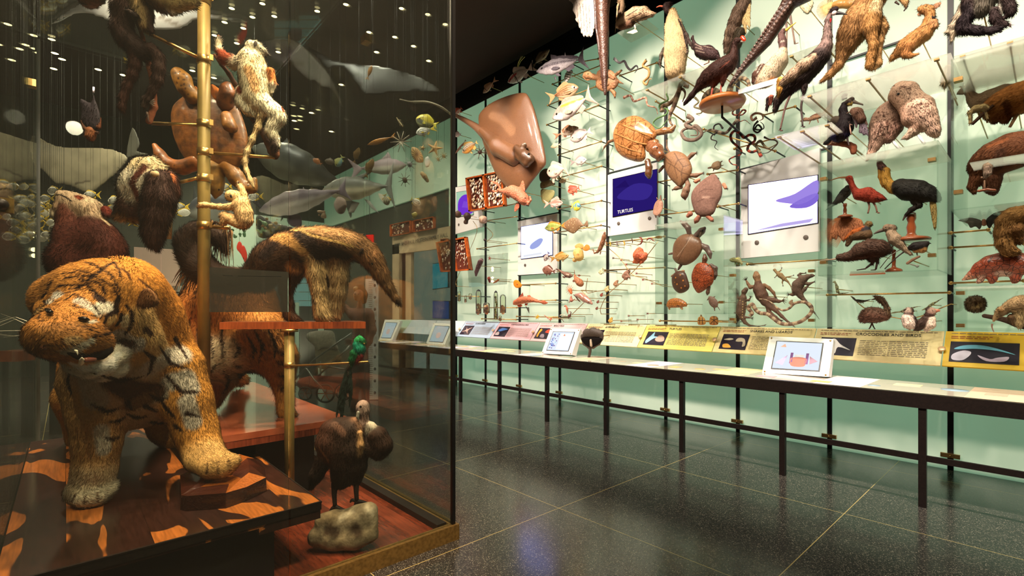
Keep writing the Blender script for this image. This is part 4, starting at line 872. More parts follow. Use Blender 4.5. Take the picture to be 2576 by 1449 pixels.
beast('starfish', 'small red starfish behind the clear acrylic sheet', 'starfish', ';'.join('B b05040 638,188,9 %d,%d,3' % (638 + 32 * math.cos(1 + k * 1.257), 188 + 44 * math.sin(1 + k * 1.257)) for k in range(5)), -5.75, w=Z8, k=2)
beast('sea_slug', 'small red worm-like creature behind the acrylic sheet', 'sea slug', 'B b84840 632,490,18 632,530,20 640,560,18', -5.75, w=Z8)
beast('sea_slug', 'small orange slug beside the red worm-like creature', 'sea slug', 'B c8703c 700,578,8 740,555,16 780,525,14', -5.75, w=Z8)
beast('starfish', 'tiny orange-brown starfish just left of the lower kiosk seam', 'starfish', ';'.join('B b86038 1612,1140,6 %d,%d,2' % (1612 + 22 * math.cos(.5 + k * 1.257), 1145 + 30 * math.sin(.5 + k * 1.257)) for k in range(5)), -5.75, w=Z8, k=2)
# beetle-like sand dollars and urchins by the left end of the wall
for i, (x, y, r, c, l) in enumerate([(98, 720, 44, '5a4030', 'dark brown ribbed sea urchin shell, leftmost on the wire'), (205, 740, 44, '4a3428', 'dark ribbed urchin shell with a lobe hanging under it'), (385, 780, 52, 'c09c84', 'pale pink round urchin shell with a star mark'), (405, 1010, 17, '3a2a28', 'small black spiny ball on the curved wire'), (450, 1450, 20, 'c05040', 'small red ball on top of the jar rack')]):
    sp = 'B %s %d,%d,%d %d,%d,%d' % (c, x, y, r, x + 3, y + 4, r)
    if i == 1: sp += ';B 4a3428 190,810,30'
    if r > 30: sp += ''.join(';K 2a1c18 %d,%d,3 %d,%d,3' % (x, y, x + r * math.cos(k), y + r * math.sin(k)) for k in (.3, 1.5, 2.8, 4., 5.2))
    beast('urchin_shell', l, 'sea urchin', sp, -5.7, w=W2, k=3)
# shell trays
def tray(q, label, n, seed, split=True, D=-5.75, rd=7):
    t = thing('specimen_box', P(*q[0], D), label, 'box', 'wooden boxes of shells'); Q = [P(x, y, D) for x, y in q]; f = lambda a, b, o=0: (Q[0] * (1 - a) + Q[1] * a) * (1 - b) + (Q[3] * (1 - a) + Q[2] * a) * b + np.array((-o, 0, 0))
    g = G(); hexa(g, [f(0, 0), f(1, 0), f(1, 1), f(0, 1)], (.012, 0, 0)); obj('back_board', g, flat('m_boxback', '5a2414', .5), t)
    g = G(); e = .04
    for a0, b0, a1, b1 in [(0, 0, 1, e), (0, 1 - e, 1, 1), (0, 0, e, 1), (1 - e, 0, 1, 1)] + ([(.48, 0, .53, 1)] if split else []): hexa(g, [f(a0, b0), f(a1, b0), f(a1, b1), f(a0, b1)], (-.055, 0, 0))
    obj('wooden_frame', g, 'm_orangewood', t)
    g = G(); r = random.Random(seed)
    for k in range(n):
        a, b = r.uniform(.08, .92), r.uniform(.07, .93)
        if split and abs(a - .505) < .05: continue
        c = r.choice(['f0e4cc', 'd8b890', 'fff4e0', 'c8a080']); rr = r.uniform(.6, 1.3) * rd / 1000
        if r.random() < .5: ball(g, f(a, b, .02), rr, c, 8, 6, (1, 1.1, 1.7))
        else: tube(g, [f(a, b, .02), f(a + .02, b + .03, .025), f(a + .03, b + .07, .02)], [rr, rr * .8, rr * .2], c, 6)
    s = obj('mounted_shells', g, 'm_bone', t); s['kind'] = 'stuff'
tray([(1184, 533), (1275, 519), (1268, 430), (1176, 449)], 'orange wooden display box packed with white shells, half behind the stingray', 200, 1, rd=17)
tray([(1113, 685), (1189, 680), (1176, 596), (1101, 610)], 'wooden display box with rows of pale round shells at the case corner', 90, 2, rd=12)
# jars on brass rods
for i, (x0, y0, x1, y1, c, fill, l) in enumerate([(130, 705, 185, 862, 'a8b060', .75, 'tall greenish jar at the left end of the upper jar rod'), (238, 775, 278, 880, 'c0a090', .5, 'small clear jar in the middle of the upper jar rod'), (308, 742, 358, 830, 'c8b0a0', .6, 'small square jar right of the upper jar rod'), (420, 690, 508, 1062, 'b0785c', .42, 'tallest clear jar with reddish specimens in its lower half'), (540, 890, 640, 1050, 'b06a40', .7, 'short wide jar of orange-brown specimens'), (705, 710, 768, 1145, 'a8a040', .9, 'tall thin yellow-green tube jar with a dark stopper'), (805, 765, 895, 1050, 'd8945c', .38, 'domed glass jar with pale orange sponge'), (782, 1095, 828, 1170, 'b07850', .7, 'small jar standing below the yellow-green tube')]):
    q0 = P(1130 + (x0 + x1) / 12.566, 620 + y1 / 6.283, -5.6); q1 = P(1130 + (x0 + x1) / 12.566, 620 + y0 / 6.283, -5.6); hgt = q1[2] - q0[2]; r = (x1 - x0) / 12.566 * dep(1180, -5.6) / FOC
    t = thing('specimen_jar', q0, l, 'jar', 'jars of preserved specimens')
    g = G(); lathe(g, q0, [(r, 0), (r, hgt * .88), (r * .8, hgt * .93), (r * .8, hgt * .96)], seg=18); obj('jar_glass', g, 'm_jar', t)
    g = G(); lathe(g, q0, [(r * .6, hgt * .955), (r * .8, hgt * .97), (r * .5, hgt), (r * .15, hgt * 1.03)], seg=14); obj('stopper', g, 'm_black' if i in (3, 5) else 'm_jar', t)
    g = G(); rr = random.Random(i)
    for k in range(9): ball(g, q0 + np.array((rr.uniform(-.4, .4) * r, rr.uniform(-.4, .4) * r, hgt * fill * (k + .7) / 10)), r * .55, [c, 'd8b890', c][k % 3], 8, 6, (1, 1, 1.2))
    obj('specimen', g, 'm_bone', t)
# ---------------------------------------------------------------- turtles, snakes, frogs and lizards
W4 = (1420, 0, 3.623); W5 = (1500, 260, 4.026); W6 = (1500, 560, 4.261); R1 = (1820, 200, 5.174); R5 = (1820, 620, 5.176); R6 = (2060, 640, 4.529)
def claws(x, y, dx, dy, n=4, L=16, r=3, c='3a2a1e', sp=.45):
    a0 = math.atan2(dy, dx); return ';'.join('T %s %.0f,%.0f,%.1f %.0f,%.0f,%.1f' % (c, x, y, r, x + L * math.cos(a0 + sp * (k - (n - 1) / 2)), y + L * math.sin(a0 + sp * (k - (n - 1) / 2)), r * .35) for k in range(n))
beast('matamata_turtle', 'knobbly leaf-headed brown turtle behind the hanging scaly tail', 'turtle', """
D a0704c .45 285,740 300,650 370,625 440,650 480,710 500,740 470,800 410,830 350,835 295,800
B b07c54 330,720,26 260,700,26 215,690,30 180,690,14
D a87850 .3 180,660 240,655 250,720 200,735 165,700
B a87850 455,690,18 490,665,14 515,645,12;B a07048 430,820,20 455,850,16 460,880,12;B a07048 480,740,16 540,765,5
B 90603c 340,690,18,-30 400,690,18,-36 450,720,16,-28;B 90603c 340,760,18,-30 400,770,18,-34;""" + claws(515, 645, 1, -.6) + ';' + claws(460, 885, 0, 1) + ';E 000 215,675,6,-24', -5.5, w=W4, mat='m_warty', k=8)
shell1 = 'D b87c48 .55 170,300 225,190 330,132 430,130 555,205 612,290 600,360 505,440 500,555 430,595 290,555 205,480 180,400'
beast('snapping_turtle', 'big ridged orange-brown alligator snapping turtle with open beak', 'turtle', shell1 + """
B 8a5a3c 560,430,60,-20 610,480,72,-40 640,530,50,-44 630,580,16,-40;B a07850 600,400,40,-30 530,460,30,-40
B 5a3020 660,520,22,-56
B 9a7048 600,300,34 690,280,36 760,270,30 790,235,22;B 6a4a34 520,590,34 535,650,34 530,710,36 535,735,26
B 7a5a40 185,370,20 130,390,14 85,440,9 52,505,4
K 5a3418 300,150,4 280,300,4 250,420,4;K 5a3418 400,150,4 380,330,4 350,520,4;K 5a3418 500,200,4 480,360,4 450,540,4
K d8a868 540,520,5 560,560,5 600,590,4
""" + claws(535, 745, 0, 1, 5, 24, 6) + ';E 000 615,450,8,-98;P shell_ridge@ m_skin;B b87c40 195,305,7,2 240,325,10,2 285,345,8,2 330,365,11,2 375,385,8,2 420,400,11,2 465,410,8,2 510,415,9,2;P shell_ridge@ m_skin;B b87c40 235,205,7,2 280,225,10,2 325,245,8,2 370,265,11,2 415,280,8,2 460,300,11,2 510,320,8,2 570,345,9,2;P shell_ridge@ m_skin;B a87038 200,400,6,2 250,430,9,2 300,450,7,2 350,470,9,2 400,485,7,2 450,500,9,2 490,505,6,2', -5.35, w=W5, mat='m_shell', k=10)
beast('river_turtle', 'dull brown turtle with long clawed legs hanging head down', 'turtle', """
D 8a6444 .55 680,580 700,515 790,482 880,505 940,570 972,660 950,740 905,800 850,852 800,815 735,745 690,650
K 5a3e28 720,600,4 790,640,4 860,700,4 930,720,4;K 5a3e28 700,540,4 760,600,4 720,700,3;K 5a3e28 790,500,4 830,570,4 900,560,3;K 5a3e28 830,570,4 790,640,4 820,760,3;K 5a3e28 880,640,4 860,700,4 870,800,3;K 5a3e28 830,570,4 880,640,4 950,620,3
B 7a5a44 915,780,24 930,830,24,-10 910,880,36,-20 895,930,36,-20 900,975,10,-16
B 7a5a44 930,560,24 970,520,22 1005,505,12;B 7a5a44 960,730,24 1010,730,22 1070,710,12;B 6a4a38 680,640,18 645,680,18;B 7a5a44 860,850,20 810,860,20 785,870,12
B 7a5a44 755,520,14 715,450,9 712,380,6 740,330,3
""" + ';'.join([claws(1005, 505, 1, 0, 5, 28, 4), claws(1075, 708, 1, 0, 5, 24, 4), claws(640, 690, -.5, 1, 4, 18, 4), claws(780, 875, -1, .2, 4, 18, 4)]) + ';E 000 918,895,6,-52', -5.4, w=W5, mat='m_skin', k=8)
beast('softshell_turtle', 'large flat grey-brown softshell turtle seen from above', 'turtle', """
D 7a5c50 .45 985,870 1080,775 1190,712 1245,775 1275,840 1270,940 1225,1030 1185,1120 1090,1152 1010,1120 972,1030 960,950
K 5a4038 1040,900,4 1100,870,4 1180,870,4;K 5a4038 1020,1000,4 1100,960,4 1200,960,4;K 9a7c6c 1080,950,12 1140,950,12
B b07c60 1010,790,24 1040,775,18;B b07c60 1290,820,20 1310,855,20;B 9a6450 950,1120,30 930,1140,22;B 9a6450 1130,1140,26 1170,1180,22
B 8a5a48 1040,1150,26 1015,1185,26 998,1215,8
""" + ';'.join([claws(1320, 865, 1, .3, 4, 22), claws(995, 790, -1, .2, 4, 16), claws(1180, 1190, .6, 1, 4, 16)]), -5.4, w=W5, mat='m_matte', k=8)
beast('pond_turtle', 'small olive turtle on a brass rod above the softshell turtle', 'turtle', 'D 8a7050 .6 1165,650 1180,605 1230,583 1262,600 1265,640 1240,670 1200,672;B 6a5038 1160,650,12 1135,655,9;B 6a5038 1255,600,9 1275,585,6;B 6a5038 1260,635,8 1290,625,4;B 6a5038 1190,668,8 1185,685,5;K 4a3420 1190,655,3 1240,640,3', -5.7, w=W5)
beast('small_softshell', 'small pinkish softshell turtle stretching upward below the indigo screen', 'turtle', 'D c09078 .35 575,1090 590,1020 625,975 665,985 680,1030 660,1100 620,1140 580,1125;B a07860 650,985,14 652,935,8;B a07860 620,970,8 612,955,5;B a07860 680,975,8 700,965,5;B 4a3428 600,1135,10 605,1155,7;B 4a3428 635,1130,10 640,1150,7', -5.7, w=W5)
beast('sea_turtle', 'large brown sea turtle inside the clear case with raised flippers', 'turtle', """
D 8a6048 .5 818,340 828,230 895,142 1000,118 1110,165 1138,285 1065,400 960,458 870,440 822,390
K 5a3c2c 1000,125,3 950,260,3 880,400,3;K b0907c 1025,140,4 960,240,4 870,360,4
B 7a6058 1050,165,34 1090,130,36 1130,90,38 1160,60,20
B 7a6058 1000,130,26 985,60,30 950,20,28 905,-10,16;B 7a6058 1130,240,26 1180,270,32 1215,330,26 1225,380,14;B 7a6058 815,330,16 778,338,12;B 6a5048 910,450,20 880,500,14
E 000 1140,85,9,-34;K c8a890 1100,150,5 1120,110,5""", -5.6, w=W6, mat='m_fish', k=8)
beast('hawksbill_turtle', 'rust-red hawksbill-like turtle with shingled shell', 'turtle', """
D b0502c .55 1028,650 1020,560 1065,455 1130,425 1205,445 1262,520 1255,640 1195,700 1100,758 1050,710
B 7a4a34 1155,440,24 1165,390,28 1162,350,18
B 6a5248 1230,455,20 1275,490,26 1280,560,20 1270,610,10;B 6a4a3c 1205,690,22 1195,750,20 1190,775,8
K 7a3018 1070,520,4 1120,560,4 1200,540,4;K 7a3018 1050,620,4 1120,640,4 1230,620,4;E 000 1172,375,5,-26""", -5.6, w=W6, mat='m_scale', k=6)
beast('box_turtle', 'dark domed turtle with orange spots beside the rust-red one', 'turtle', """
D 5a3c30 .6 808,640 815,565 870,520 945,525 980,600 1000,690 960,740 890,758 830,710
B b08060 900,530,14 935,520,16;B a07858 825,565,16 808,575,12;B 6a5040 865,535,16 845,495,12
K d88840 850,590,8;K d88840 900,560,7;K d88840 865,660,9;K d88840 930,620,8;K d88840 910,700,8;K d88840 950,680,6;K d88840 840,640,5""", -5.6, w=W6, mat='m_fish', k=5)
beast('box_turtle', 'orange domed box turtle walking right on the acrylic floor', 'turtle', 'D c87838 .7 752,890 775,830 850,808 920,825 975,870 970,890 930,905 860,912 780,912;B c89468 945,870,26 962,890,14;B c89468 905,900,18 920,925,12;B c08858 780,910,14 785,928,10;E 000 965,862,5,-22', -5.6, w=W6, mat='m_scale', k=5)
beast('map_turtle', 'small greyish turtle with a thin tail at the case\'s lower right', 'turtle', 'D 7a5c50 .5 1205,850 1205,790 1260,800 1305,850 1300,900 1265,915 1225,890;B 6a4c40 1215,800,10 1190,830,6;B 6a4c40 1260,800,8 1275,790,4;B 6a4c40 1300,860,9 1330,855,5;B 6a4c40 1265,910,9 1270,945,5;T 6a4c40 1295,895,5 1310,915,4 1325,940,2', -5.6, w=W6)
beast('tortoise', 'tiny patterned tortoise facing up, left of its twin', 'turtle', 'D a87838 .7 1085,1050 1100,1010 1140,1008 1168,1040 1168,1090 1095,1095;B 7a5830 1125,1010,12 1122,992,9;K 3a2414 1110,1020,4 1105,1080,4;K 3a2414 1135,1015,4 1140,1090,4;K 3a2414 1090,1050,4 1165,1050,4', -5.7, w=W6)
beast('tortoise', 'tiny star-patterned tortoise shell, right of its twin', 'turtle', 'D a06a30 .7 1213,1050 1222,1012 1262,1000 1300,1015 1308,1050 1300,1095 1220,1095;K 3a2414 1225,1030,4 1262,1045,4 1300,1030,4;K 3a2414 1225,1085,4 1262,1045,4 1300,1085,4;K 3a2414 1262,1005,4 1262,1095,4', -5.7, w=W6)
# frogs
def frog(label, x, y, s, c, w=W6, up=1, mat='m_skin', D=-5.75):
    f = lambda a, b, r, d=0: '%.0f,%.0f,%.1f,%.0f' % (x + a * s * up, y + b * s, r * s, d * s)
    beast('frog', label, 'frog', ';'.join('B %s %s' % (c, q) for q in [' '.join([f(-.35, .35, .42), f(0, 0, .45), f(.25, -.35, .32), f(.42, -.5, .2)]), ' '.join([f(-.4, .4, .3, -.2), f(.1, .55, .22, -.3), f(-.3, .8, .15, -.3), f(.1, .92, .1, -.3)]), ' '.join([f(.2, .1, .16, -.3), f(.45, .5, .13, -.35), f(.55, .8, .09, -.3)])]) + ';E 000 ' + f(.3, -.55, .1, -.25), D, w=w, k=s * .08, mat=mat)
beast('bullfrog', 'large wrinkled orange-red bullfrog on a crossed wire', 'frog', 'B c4603c 460,350,70 500,370,48;B c86840 430,410,38 400,425,16;B c46440 525,345,30;B b85838 465,285,24 490,290,14;B c46440 490,420,22 470,435,14;B d07850 450,300,30;K 8a3a20 430,340,5 470,360,5 500,330,5;K 8a3a20 440,390,4 490,400,4;E 000 455,283,5,-40', -5.65, w=W6, mat='m_warty', k=9)
frog('brown frog crouching on the wire below the orange-red bullfrog', 325, 550, 68, '8a6450')
frog('small tan frog on the wire, next down from the brown frog', 212, 645, 42, 'a07858')
frog('pale yellow-green frog on the wire left of the small tan frog', 115, 705, 42, 'c8b078')
frog('little dark red frog on the left wire', 57, 770, 26, '8a4030')
frog('tiny brown frog lower on the left wire', 18, 845, 22, '7a4434')
frog('lowest tiny dark frog on the left wire', 6, 915, 22, '7a4434')
frog('pale greenish frog at the end of the middle rod', 55, 515, 44, 'd0ccA0'.lower())
frog('yellow-brown frog squatting on the shelf above the cream sign', 155, 1040, 38, 'c09848')
for i, (x, y, c, l) in enumerate([(150, 230, 'b8a030', 'tiny yellow-green salamander first on the thin rod'), (222, 228, '7a6468', 'tiny grey salamander second on the thin rod'), (300, 222, 'd8a030', 'tiny orange-yellow salamander third on the thin rod'), (385, 195, '5a4030', 'tiny dark salamander fourth on the thin rod')]):
    beast('salamander', l, 'salamander', 'T %s %d,%d,3 %d,%d,6 %d,%d,6 %d,%d,2;T %s %d,%d,2 %d,%d,1' % (c, x - 5, y - 32, x - 2, y - 15, x + 4, y + 5, x, y + 30, c, x - 12, y - 8, x + 12, y - 4), -5.9, w=W6)
for x, y, l in [(475, 190, 'dark red curled salamander with a long tail, fifth on the thin rod'), (575, 185, 'dark red arched salamander, last on the thin rod')]:
    beast('salamander', l, 'salamander', 'T 7a3428 %s' % ('445,235,3 475,228,7 492,195,9 480,165,8 460,160,5' if x < 500 else '540,190,6 560,172,8 590,172,8 605,190,5 630,202,2') + ';T 6a2c24 %d,%d,2 %d,%d,1' % (x - 10, y + 20, x + 25, y - 12), -5.9, w=W6)
for i, (x, y, c) in enumerate([(182, 380, '6a4038'), (268, 402, 'a05840'), (322, 450, 'a85040'), (432, 545, 'a04848'), (500, 612, 'b03838'), (597, 656, 'a86048'), (268, 1058, '8a5a40'), (348, 1000, '7a4a38'), (442, 1040, '7a4a38'), (550, 975, '6a3a30')]):
    l = ['dark twig-like insect at the top of the slanted wire', 'reddish insect second down the slanted wire', 'red insect third down the slanted wire beside the brown frog', 'pinkish-red insect just below the wire crossing', 'bright red insect on the lower slanted wire', 'brown insect at the low end of the slanted wire', 'tiny flat brown creature on the glass ledge', 'small winged creature on a stem, left of three on the ledge', 'tiny winged creature on the shortest stem on the ledge', 'tallest stemmed winged creature on the ledge'][i]
    beast('insect', l, 'insect', 'B %s %d,%d,7 %d,%d,7;' % (c, x - 6, y, x + 6, y) + claws(x, y, 0, -1, 3, 18, 2.5, c, .8) + ';' + claws(x, y, 0, 1, 3, 18, 2.5, c, .8) + (';T 888 %d,%d,1.6 %d,1070,1.6' % (x, y, x) if i > 6 else ''), -5.85, w=W6)
# snakes: a tapering body with its head
def snake(label, pts, r, c, w, bands=None, D=-5.6, bc='222', mat='m_reptile', head=1.35):
    pts = [(x, y) for x, y in pts]; n = len(pts)
    rr = [r * (head if i == 0 else min(1, .85 + .1 * i) * (1 - max(0, (i / (n - 1) - .55) / .45) * .75)) for i in range(n)]
    P0 = spline([(x, y, q, 6 * math.sin(i * 1.7)) for i, ((x, y), q) in enumerate(zip(pts, rr))], 7)
    x0, y0, s = w; g = G(); X = [P(x0 + a / s, y0 + b / s, D, d / s) for a, b, q, d in P0]; R = [q / s * dep(x0 + a / s, D) / FOC for a, b, q, d in P0]
    cols = np.array([lin(c)] * len(X))
    if bands:
        for i in range(len(X)):
            k = (i // max(1, bands)) % 2
            if k: cols[i] = lin(bc)
    tube(g, X, R, cols, 10); o = obj('snake', g, mat); tag(o, label, 'snake'); e = G()
    ball(e, X[0] + np.array((-.004, 0, R[0] * .6)), R[0] * .3, '000', 8, 6); eo = obj('eye', e, 'm_eye'); eo.parent = o
snake('short grey snake high on the bright panel', [(455, 535), (500, 572), (545, 558), (572, 610), (605, 636), (650, 600), (668, 622), (640, 665)], 10, '8a8488', W4)
snake('short yellow-tan snake curled down beside the penguin', [(745, 550), (716, 600), (768, 636), (765, 700), (722, 745), (748, 772), (772, 725), (795, 720)], 11, 'c8985c', W4)
snake('thin reddish snake winding along a brass rod', [(540, 890), (600, 872), (632, 922), (690, 905), (740, 892), (760, 960), (830, 982), (850, 1042)], 10, 'b07058', W4, 2, bc='d8b098')
snake('slender green vine snake looping down the seam', [(935, 780), (928, 850), (942, 910), (872, 950), (872, 990), (932, 992), (930, 1040), (842, 1082), (808, 1130), (868, 1168), (950, 1085), (1010, 1078), (1020, 1140)], 8, '6a9458', W4)
snake('brown blotched snake hanging in a tall hook', [(1105, 795), (1118, 758), (1066, 760), (1038, 850), (1000, 960), (962, 1050), (965, 1115), (1005, 1165)], 21, 'a08468', W4, 3, bc='5a4030')
snake('brown blotched snake coiling beside the tall hooked one', [(890, 1015), (895, 965), (950, 950), (1010, 890), (1040, 830), (1080, 815), (1100, 860), (1075, 930)], 17, '9a8064', W4, 3, bc='6a4c38')
snake('thick diamond-patterned python below the tentacle tip', [(1310, 965), (1272, 930), (1300, 860), (1365, 830), (1420, 862), (1478, 905), (1500, 850), (1525, 770), (1600, 715), (1668, 735), (1680, 800), (1625, 825)], 30, 'a89070', W4, 2, bc='5a4c3c', D=-5.75)
snake('small olive snake dangling under the dark red bird\'s tail', [(1190, 890), (1222, 930), (1182, 972), (1250, 998), (1245, 1030), (1200, 1038), (1232, 1052)], 8, '8a8060', W4)
snake('grey-brown snake in a flat double coil', [(1125, 1058), (1168, 1092), (1105, 1135), (1150, 1165), (1200, 1150), (1250, 1215), (1195, 1272), (1105, 1268), (1068, 1210), (1110, 1172), (1195, 1178), (1212, 1228), (1150, 1235)], 17, '8a7464', W4)
snake('dark and tan banded snake stretched right of the coil', [(1580, 1090), (1530, 1145), (1470, 1212), (1400, 1200), (1330, 1182), (1250, 1215)], 14, 'a89880', W4, 3, bc='4a3c30')
snake('thin black snake hanging in loose bends', [(1442, 1170), (1412, 1130), (1370, 1143), (1362, 1180), (1400, 1205), (1350, 1230), (1338, 1268), (1388, 1290), (1370, 1340), (1402, 1370)], 7, '3a3430', W4)
snake('red and black banded coral snake in wide curves', [(490, 1000), (440, 930), (370, 945), (315, 915), (335, 850), (405, 800), (400, 735), (335, 722), (270, 758), (215, 705), (150, 668), (95, 725), (112, 805), (185, 872), (232, 930), (215, 980), (140, 1005), (75, 1045), (110, 1100), (185, 1120), (190, 1165)], 17, 'c0482c', R1, 4, bc='2a1c18')
snake('tangled orange-red snake beside the oval wooden stand', [(215, 320), (228, 360), (135, 400), (122, 450), (190, 462), (250, 398), (290, 412), (250, 455), (200, 475), (212, 545), (280, 530), (350, 582)], 11, 'c06c4c', R1, 3, bc='5a3028')
snake('tan snake in a round coil on the rods', [(430, 500), (380, 530), (362, 480), (420, 440), (500, 455), (512, 510), (460, 540)], 15, 'a87c5c', R1)
snake('knot of glossy black snake under the tan coil', [(450, 540), (400, 600), (395, 660), (445, 690), (495, 640), (450, 590), (412, 640), (455, 655), (520, 640), (520, 590), (480, 550)], 12, '2c2620', R1, mat='m_gloss')
snake('olive striped snake in S bends below the glass shelf', [(480, 960), (440, 900), (430, 840), (480, 798), (530, 860), (580, 892), (640, 870), (700, 832)], 15, '8a7c58', R1)
snake('long dark snake reaching right under the glass shelf', [(530, 750), (600, 780), (672, 790), (702, 830), (640, 900), (580, 950), (500, 965)], 10, '4a3a2c', R1)
snake('small curled pinkish snake under the white stand', [(215, 280), (215, 240), (248, 238), (250, 268), (230, 275)], 5, 'c09890', R1)
snake('long pale patterned boa looping across the lizards', [(340, 905), (372, 865), (322, 800), (375, 752), (420, 825), (480, 868), (570, 880), (655, 942), (740, 1000), (860, 1012), (1000, 980), (1110, 900), (1152, 825), (1120, 752), (1020, 722), (920, 745), (860, 802), (780, 832), (700, 800), (620, 730), (540, 692), (462, 685)], 24, 'd0b090', R5, 3, bc='8a6454', D=-5.45, head=1.)
# lizards
beast('spotted_lizard', 'dark lizard with pale spots clinging head up at the left', 'lizard', 'B 6a4c3c 292,560,30 270,590,34 262,620,24 255,670,44 240,760,58 225,850,58 240,920,36 280,990,24 340,1030,14 460,1040,9 540,1025,6 580,1002,3;B 6a4c3c 290,700,18 330,700,14 350,670,10;B 6a4c3c 215,680,18 190,670,14 185,630,8;B 6a4c3c 270,920,20 330,925,12 360,930,9;B 6a4c3c 190,870,14 155,865,8;' + ';'.join([claws(350, 665, .3, -1, 5, 34, 4), claws(365, 932, 1, .3, 5, 34, 4), claws(188, 625, -.3, -1, 4, 26, 4), claws(155, 865, -1, 0, 4, 26, 4)]) + ''.join(';K d8b878 %d,%d,7' % (215 + (k * 37) % 75, 700 + k * 17) for k in range(14)), -5.6, w=R5, mat='m_reptile', k=6)
beast('monitor_lizard', 'largest dark brown monitor lizard stretching its arms', 'lizard', 'B 9a7050 425,350,32 430,390,44 445,440,38;B 6a4638 450,480,46 465,560,74 500,640,76 545,720,56 600,780,36 680,830,28 760,910,22 850,990,14 935,1052,7;B 8a6044 400,520,22 350,530,26 320,490,18 300,450,14;B 8a6044 530,500,24 590,540,24 650,600,20 675,650,14;B 6a4638 590,690,36 650,700,34 720,715,22 760,710,14;B 6a4638 580,790,30 590,850,26 680,920,18 740,960,12;' + ';'.join([claws(295, 440, -.5, -1, 5, 50, 6), claws(680, 655, -.2, 1, 5, 44, 6), claws(765, 705, 1, 0, 5, 60, 6), claws(742, 962, .6, .6, 5, 40, 6)]) + ';K 3a2418 405,470,3 410,600,3 470,720,3;E 000 455,380,5,-42', -5.6, w=R5, mat='m_reptile', k=8)
beast('small_lizard', 'small pale brown lizard splayed above the iguana', 'lizard', 'B a08058 665,305,20 690,335,16 740,375,34 790,420,26 840,460,12 880,520,7 895,600,3;B a08058 715,330,10 745,315,8 755,290,5;B a08058 700,370,10 675,400,6;B a08058 815,400,10 870,390,8 905,380,5;B a08058 775,440,12 765,470,8 775,505,5;' + ';'.join([claws(755, 288, .2, -1, 4, 18), claws(905, 378, 1, -.3, 4, 18), claws(775, 505, 0, 1, 4, 18), claws(672, 402, -1, .6, 4, 14)]), -5.7, w=R5, mat='m_reptile', k=4)
beast('iguana', 'humped brown iguana-like lizard facing right with a long tail', 'lizard', 'B 6a5044 1185,380,10 1150,380,24 1090,395,34 1030,430,56 970,500,70 960,570,62 1000,640,36 1060,710,24 1130,790,16 1190,870,10 1250,950,5;B 6a5044 1010,390,18 975,375,14 1000,352,12 1060,350,8;B 6a5044 1060,480,24 1120,485,18 1170,465,12;B 6a5044 1010,600,30 1060,560,20 1110,500,12;B 7a5c48 950,610,24 900,625,22 860,625,12;' + ';'.join([claws(1060, 348, 1, -.3, 4, 26, 4), claws(1175, 462, 1, -.2, 4, 30, 4), claws(855, 628, -1, -.1, 5, 44, 4)]) + ';E 000 1140,372,5,-24', -5.6, w=R5, mat='m_reptile', k=7)
beast('chameleon', 'green and brown chameleon on the left end of a long rod', 'chameleon', 'B 8a8a58 90,175,14 120,185,20 150,180,26 190,175,38 215,200,24 240,220,12 235,240,6 215,240,4;D 8a7a50 .4 75,170 110,150 150,140 140,190 100,200;B 7a8a40 160,200,12 150,230,9;B 7a8a40 200,210,12 190,235,9;E 000 118,172,6,-22;K b8b860 150,150,5 200,160,5', -5.75, w=R5, mat='m_reptile', k=4)
frog('small brown frog resting against the pale boa', 880, 720, 40, 'a08068', R5)
def croc(label, pts, r, c='8a8a60'):
    sp = 'B %s ' % c + ' '.join('%d,%d,%.1f' % (x, y, r * q) for (x, y), q in zip(pts, [.35, .6, .55, 1, .95, .6, .35, .12])); x, y = pts[3]; X, Y = pts[4]
    sp += ''.join(';T %s %d,%d,%.1f %d,%d,%.1f %d,%d,%.1f' % (c, a, b, r * .35, a + dx, b + dy, r * .25, a + dx * 1.8, b + dy * 1.5 + 6, r * .2) for a, b, dx, dy in [(x, y, -8, 12), (x, y, 10, 12), (X, Y, -8, 12), (X, Y, 10, 12)])
    sp += ''.join(';K 3a3424 %d,%d,%.1f' % (a, b, r * .5) for (a, b) in [(.5 * (p[0] + q[0]), .5 * (p[1] + q[1])) for p, q in zip(pts[2:], pts[3:])])
    beast('baby_crocodile', label, 'crocodile', sp, -5.7, w=R6, mat='m_reptile', k=2)
croc('baby crocodile standing upright on a rod at the seam', [(160, 318), (180, 312), (192, 330), (205, 370), (212, 420), (235, 448), (300, 442), (360, 428)], 17)
croc('blackish baby crocodile lying along the slanted rod', [(375, 480), (395, 500), (415, 520), (450, 530), (490, 535), (530, 530), (565, 520), (605, 508)], 18, '4a4638')
croc('baby crocodile stretched behind the left puffin', [(830, 665), (870, 660), (920, 655), (960, 645), (1010, 635), (1060, 610), (1120, 595), (1185, 592)], 15)
croc('baby crocodile climbing behind the right puffin\'s head', [(1175, 635), (1205, 622), (1235, 605), (1265, 585), (1300, 560), (1340, 540), (1385, 512), (1432, 490)], 15)
beast('basilisk_lizard', 'brown lizard with a long whip tail above the glass shelf', 'lizard', 'B a07858 1010,540,12 1060,520,24 1110,520,22 1180,500,30 1250,480,26 1310,440,20 1360,380,22 1420,290,18 1470,215,10 1540,160,6 1640,140,4 1800,148,2;D 7a5038 .25 1120,490 1180,450 1260,430 1270,470 1180,490;D 8a5c40 .3 1290,430 1380,320 1440,260 1400,350 1320,440;B a07858 1130,540,9 1115,580,7;B a07858 1220,510,10 1235,560,8;T a07858 1300,470,9 1400,455,5;K c8a080 1060,480,8 1100,500,8;E 000 1055,505,5,-18', -5.7, w=R1, mat='m_reptile', k=5)
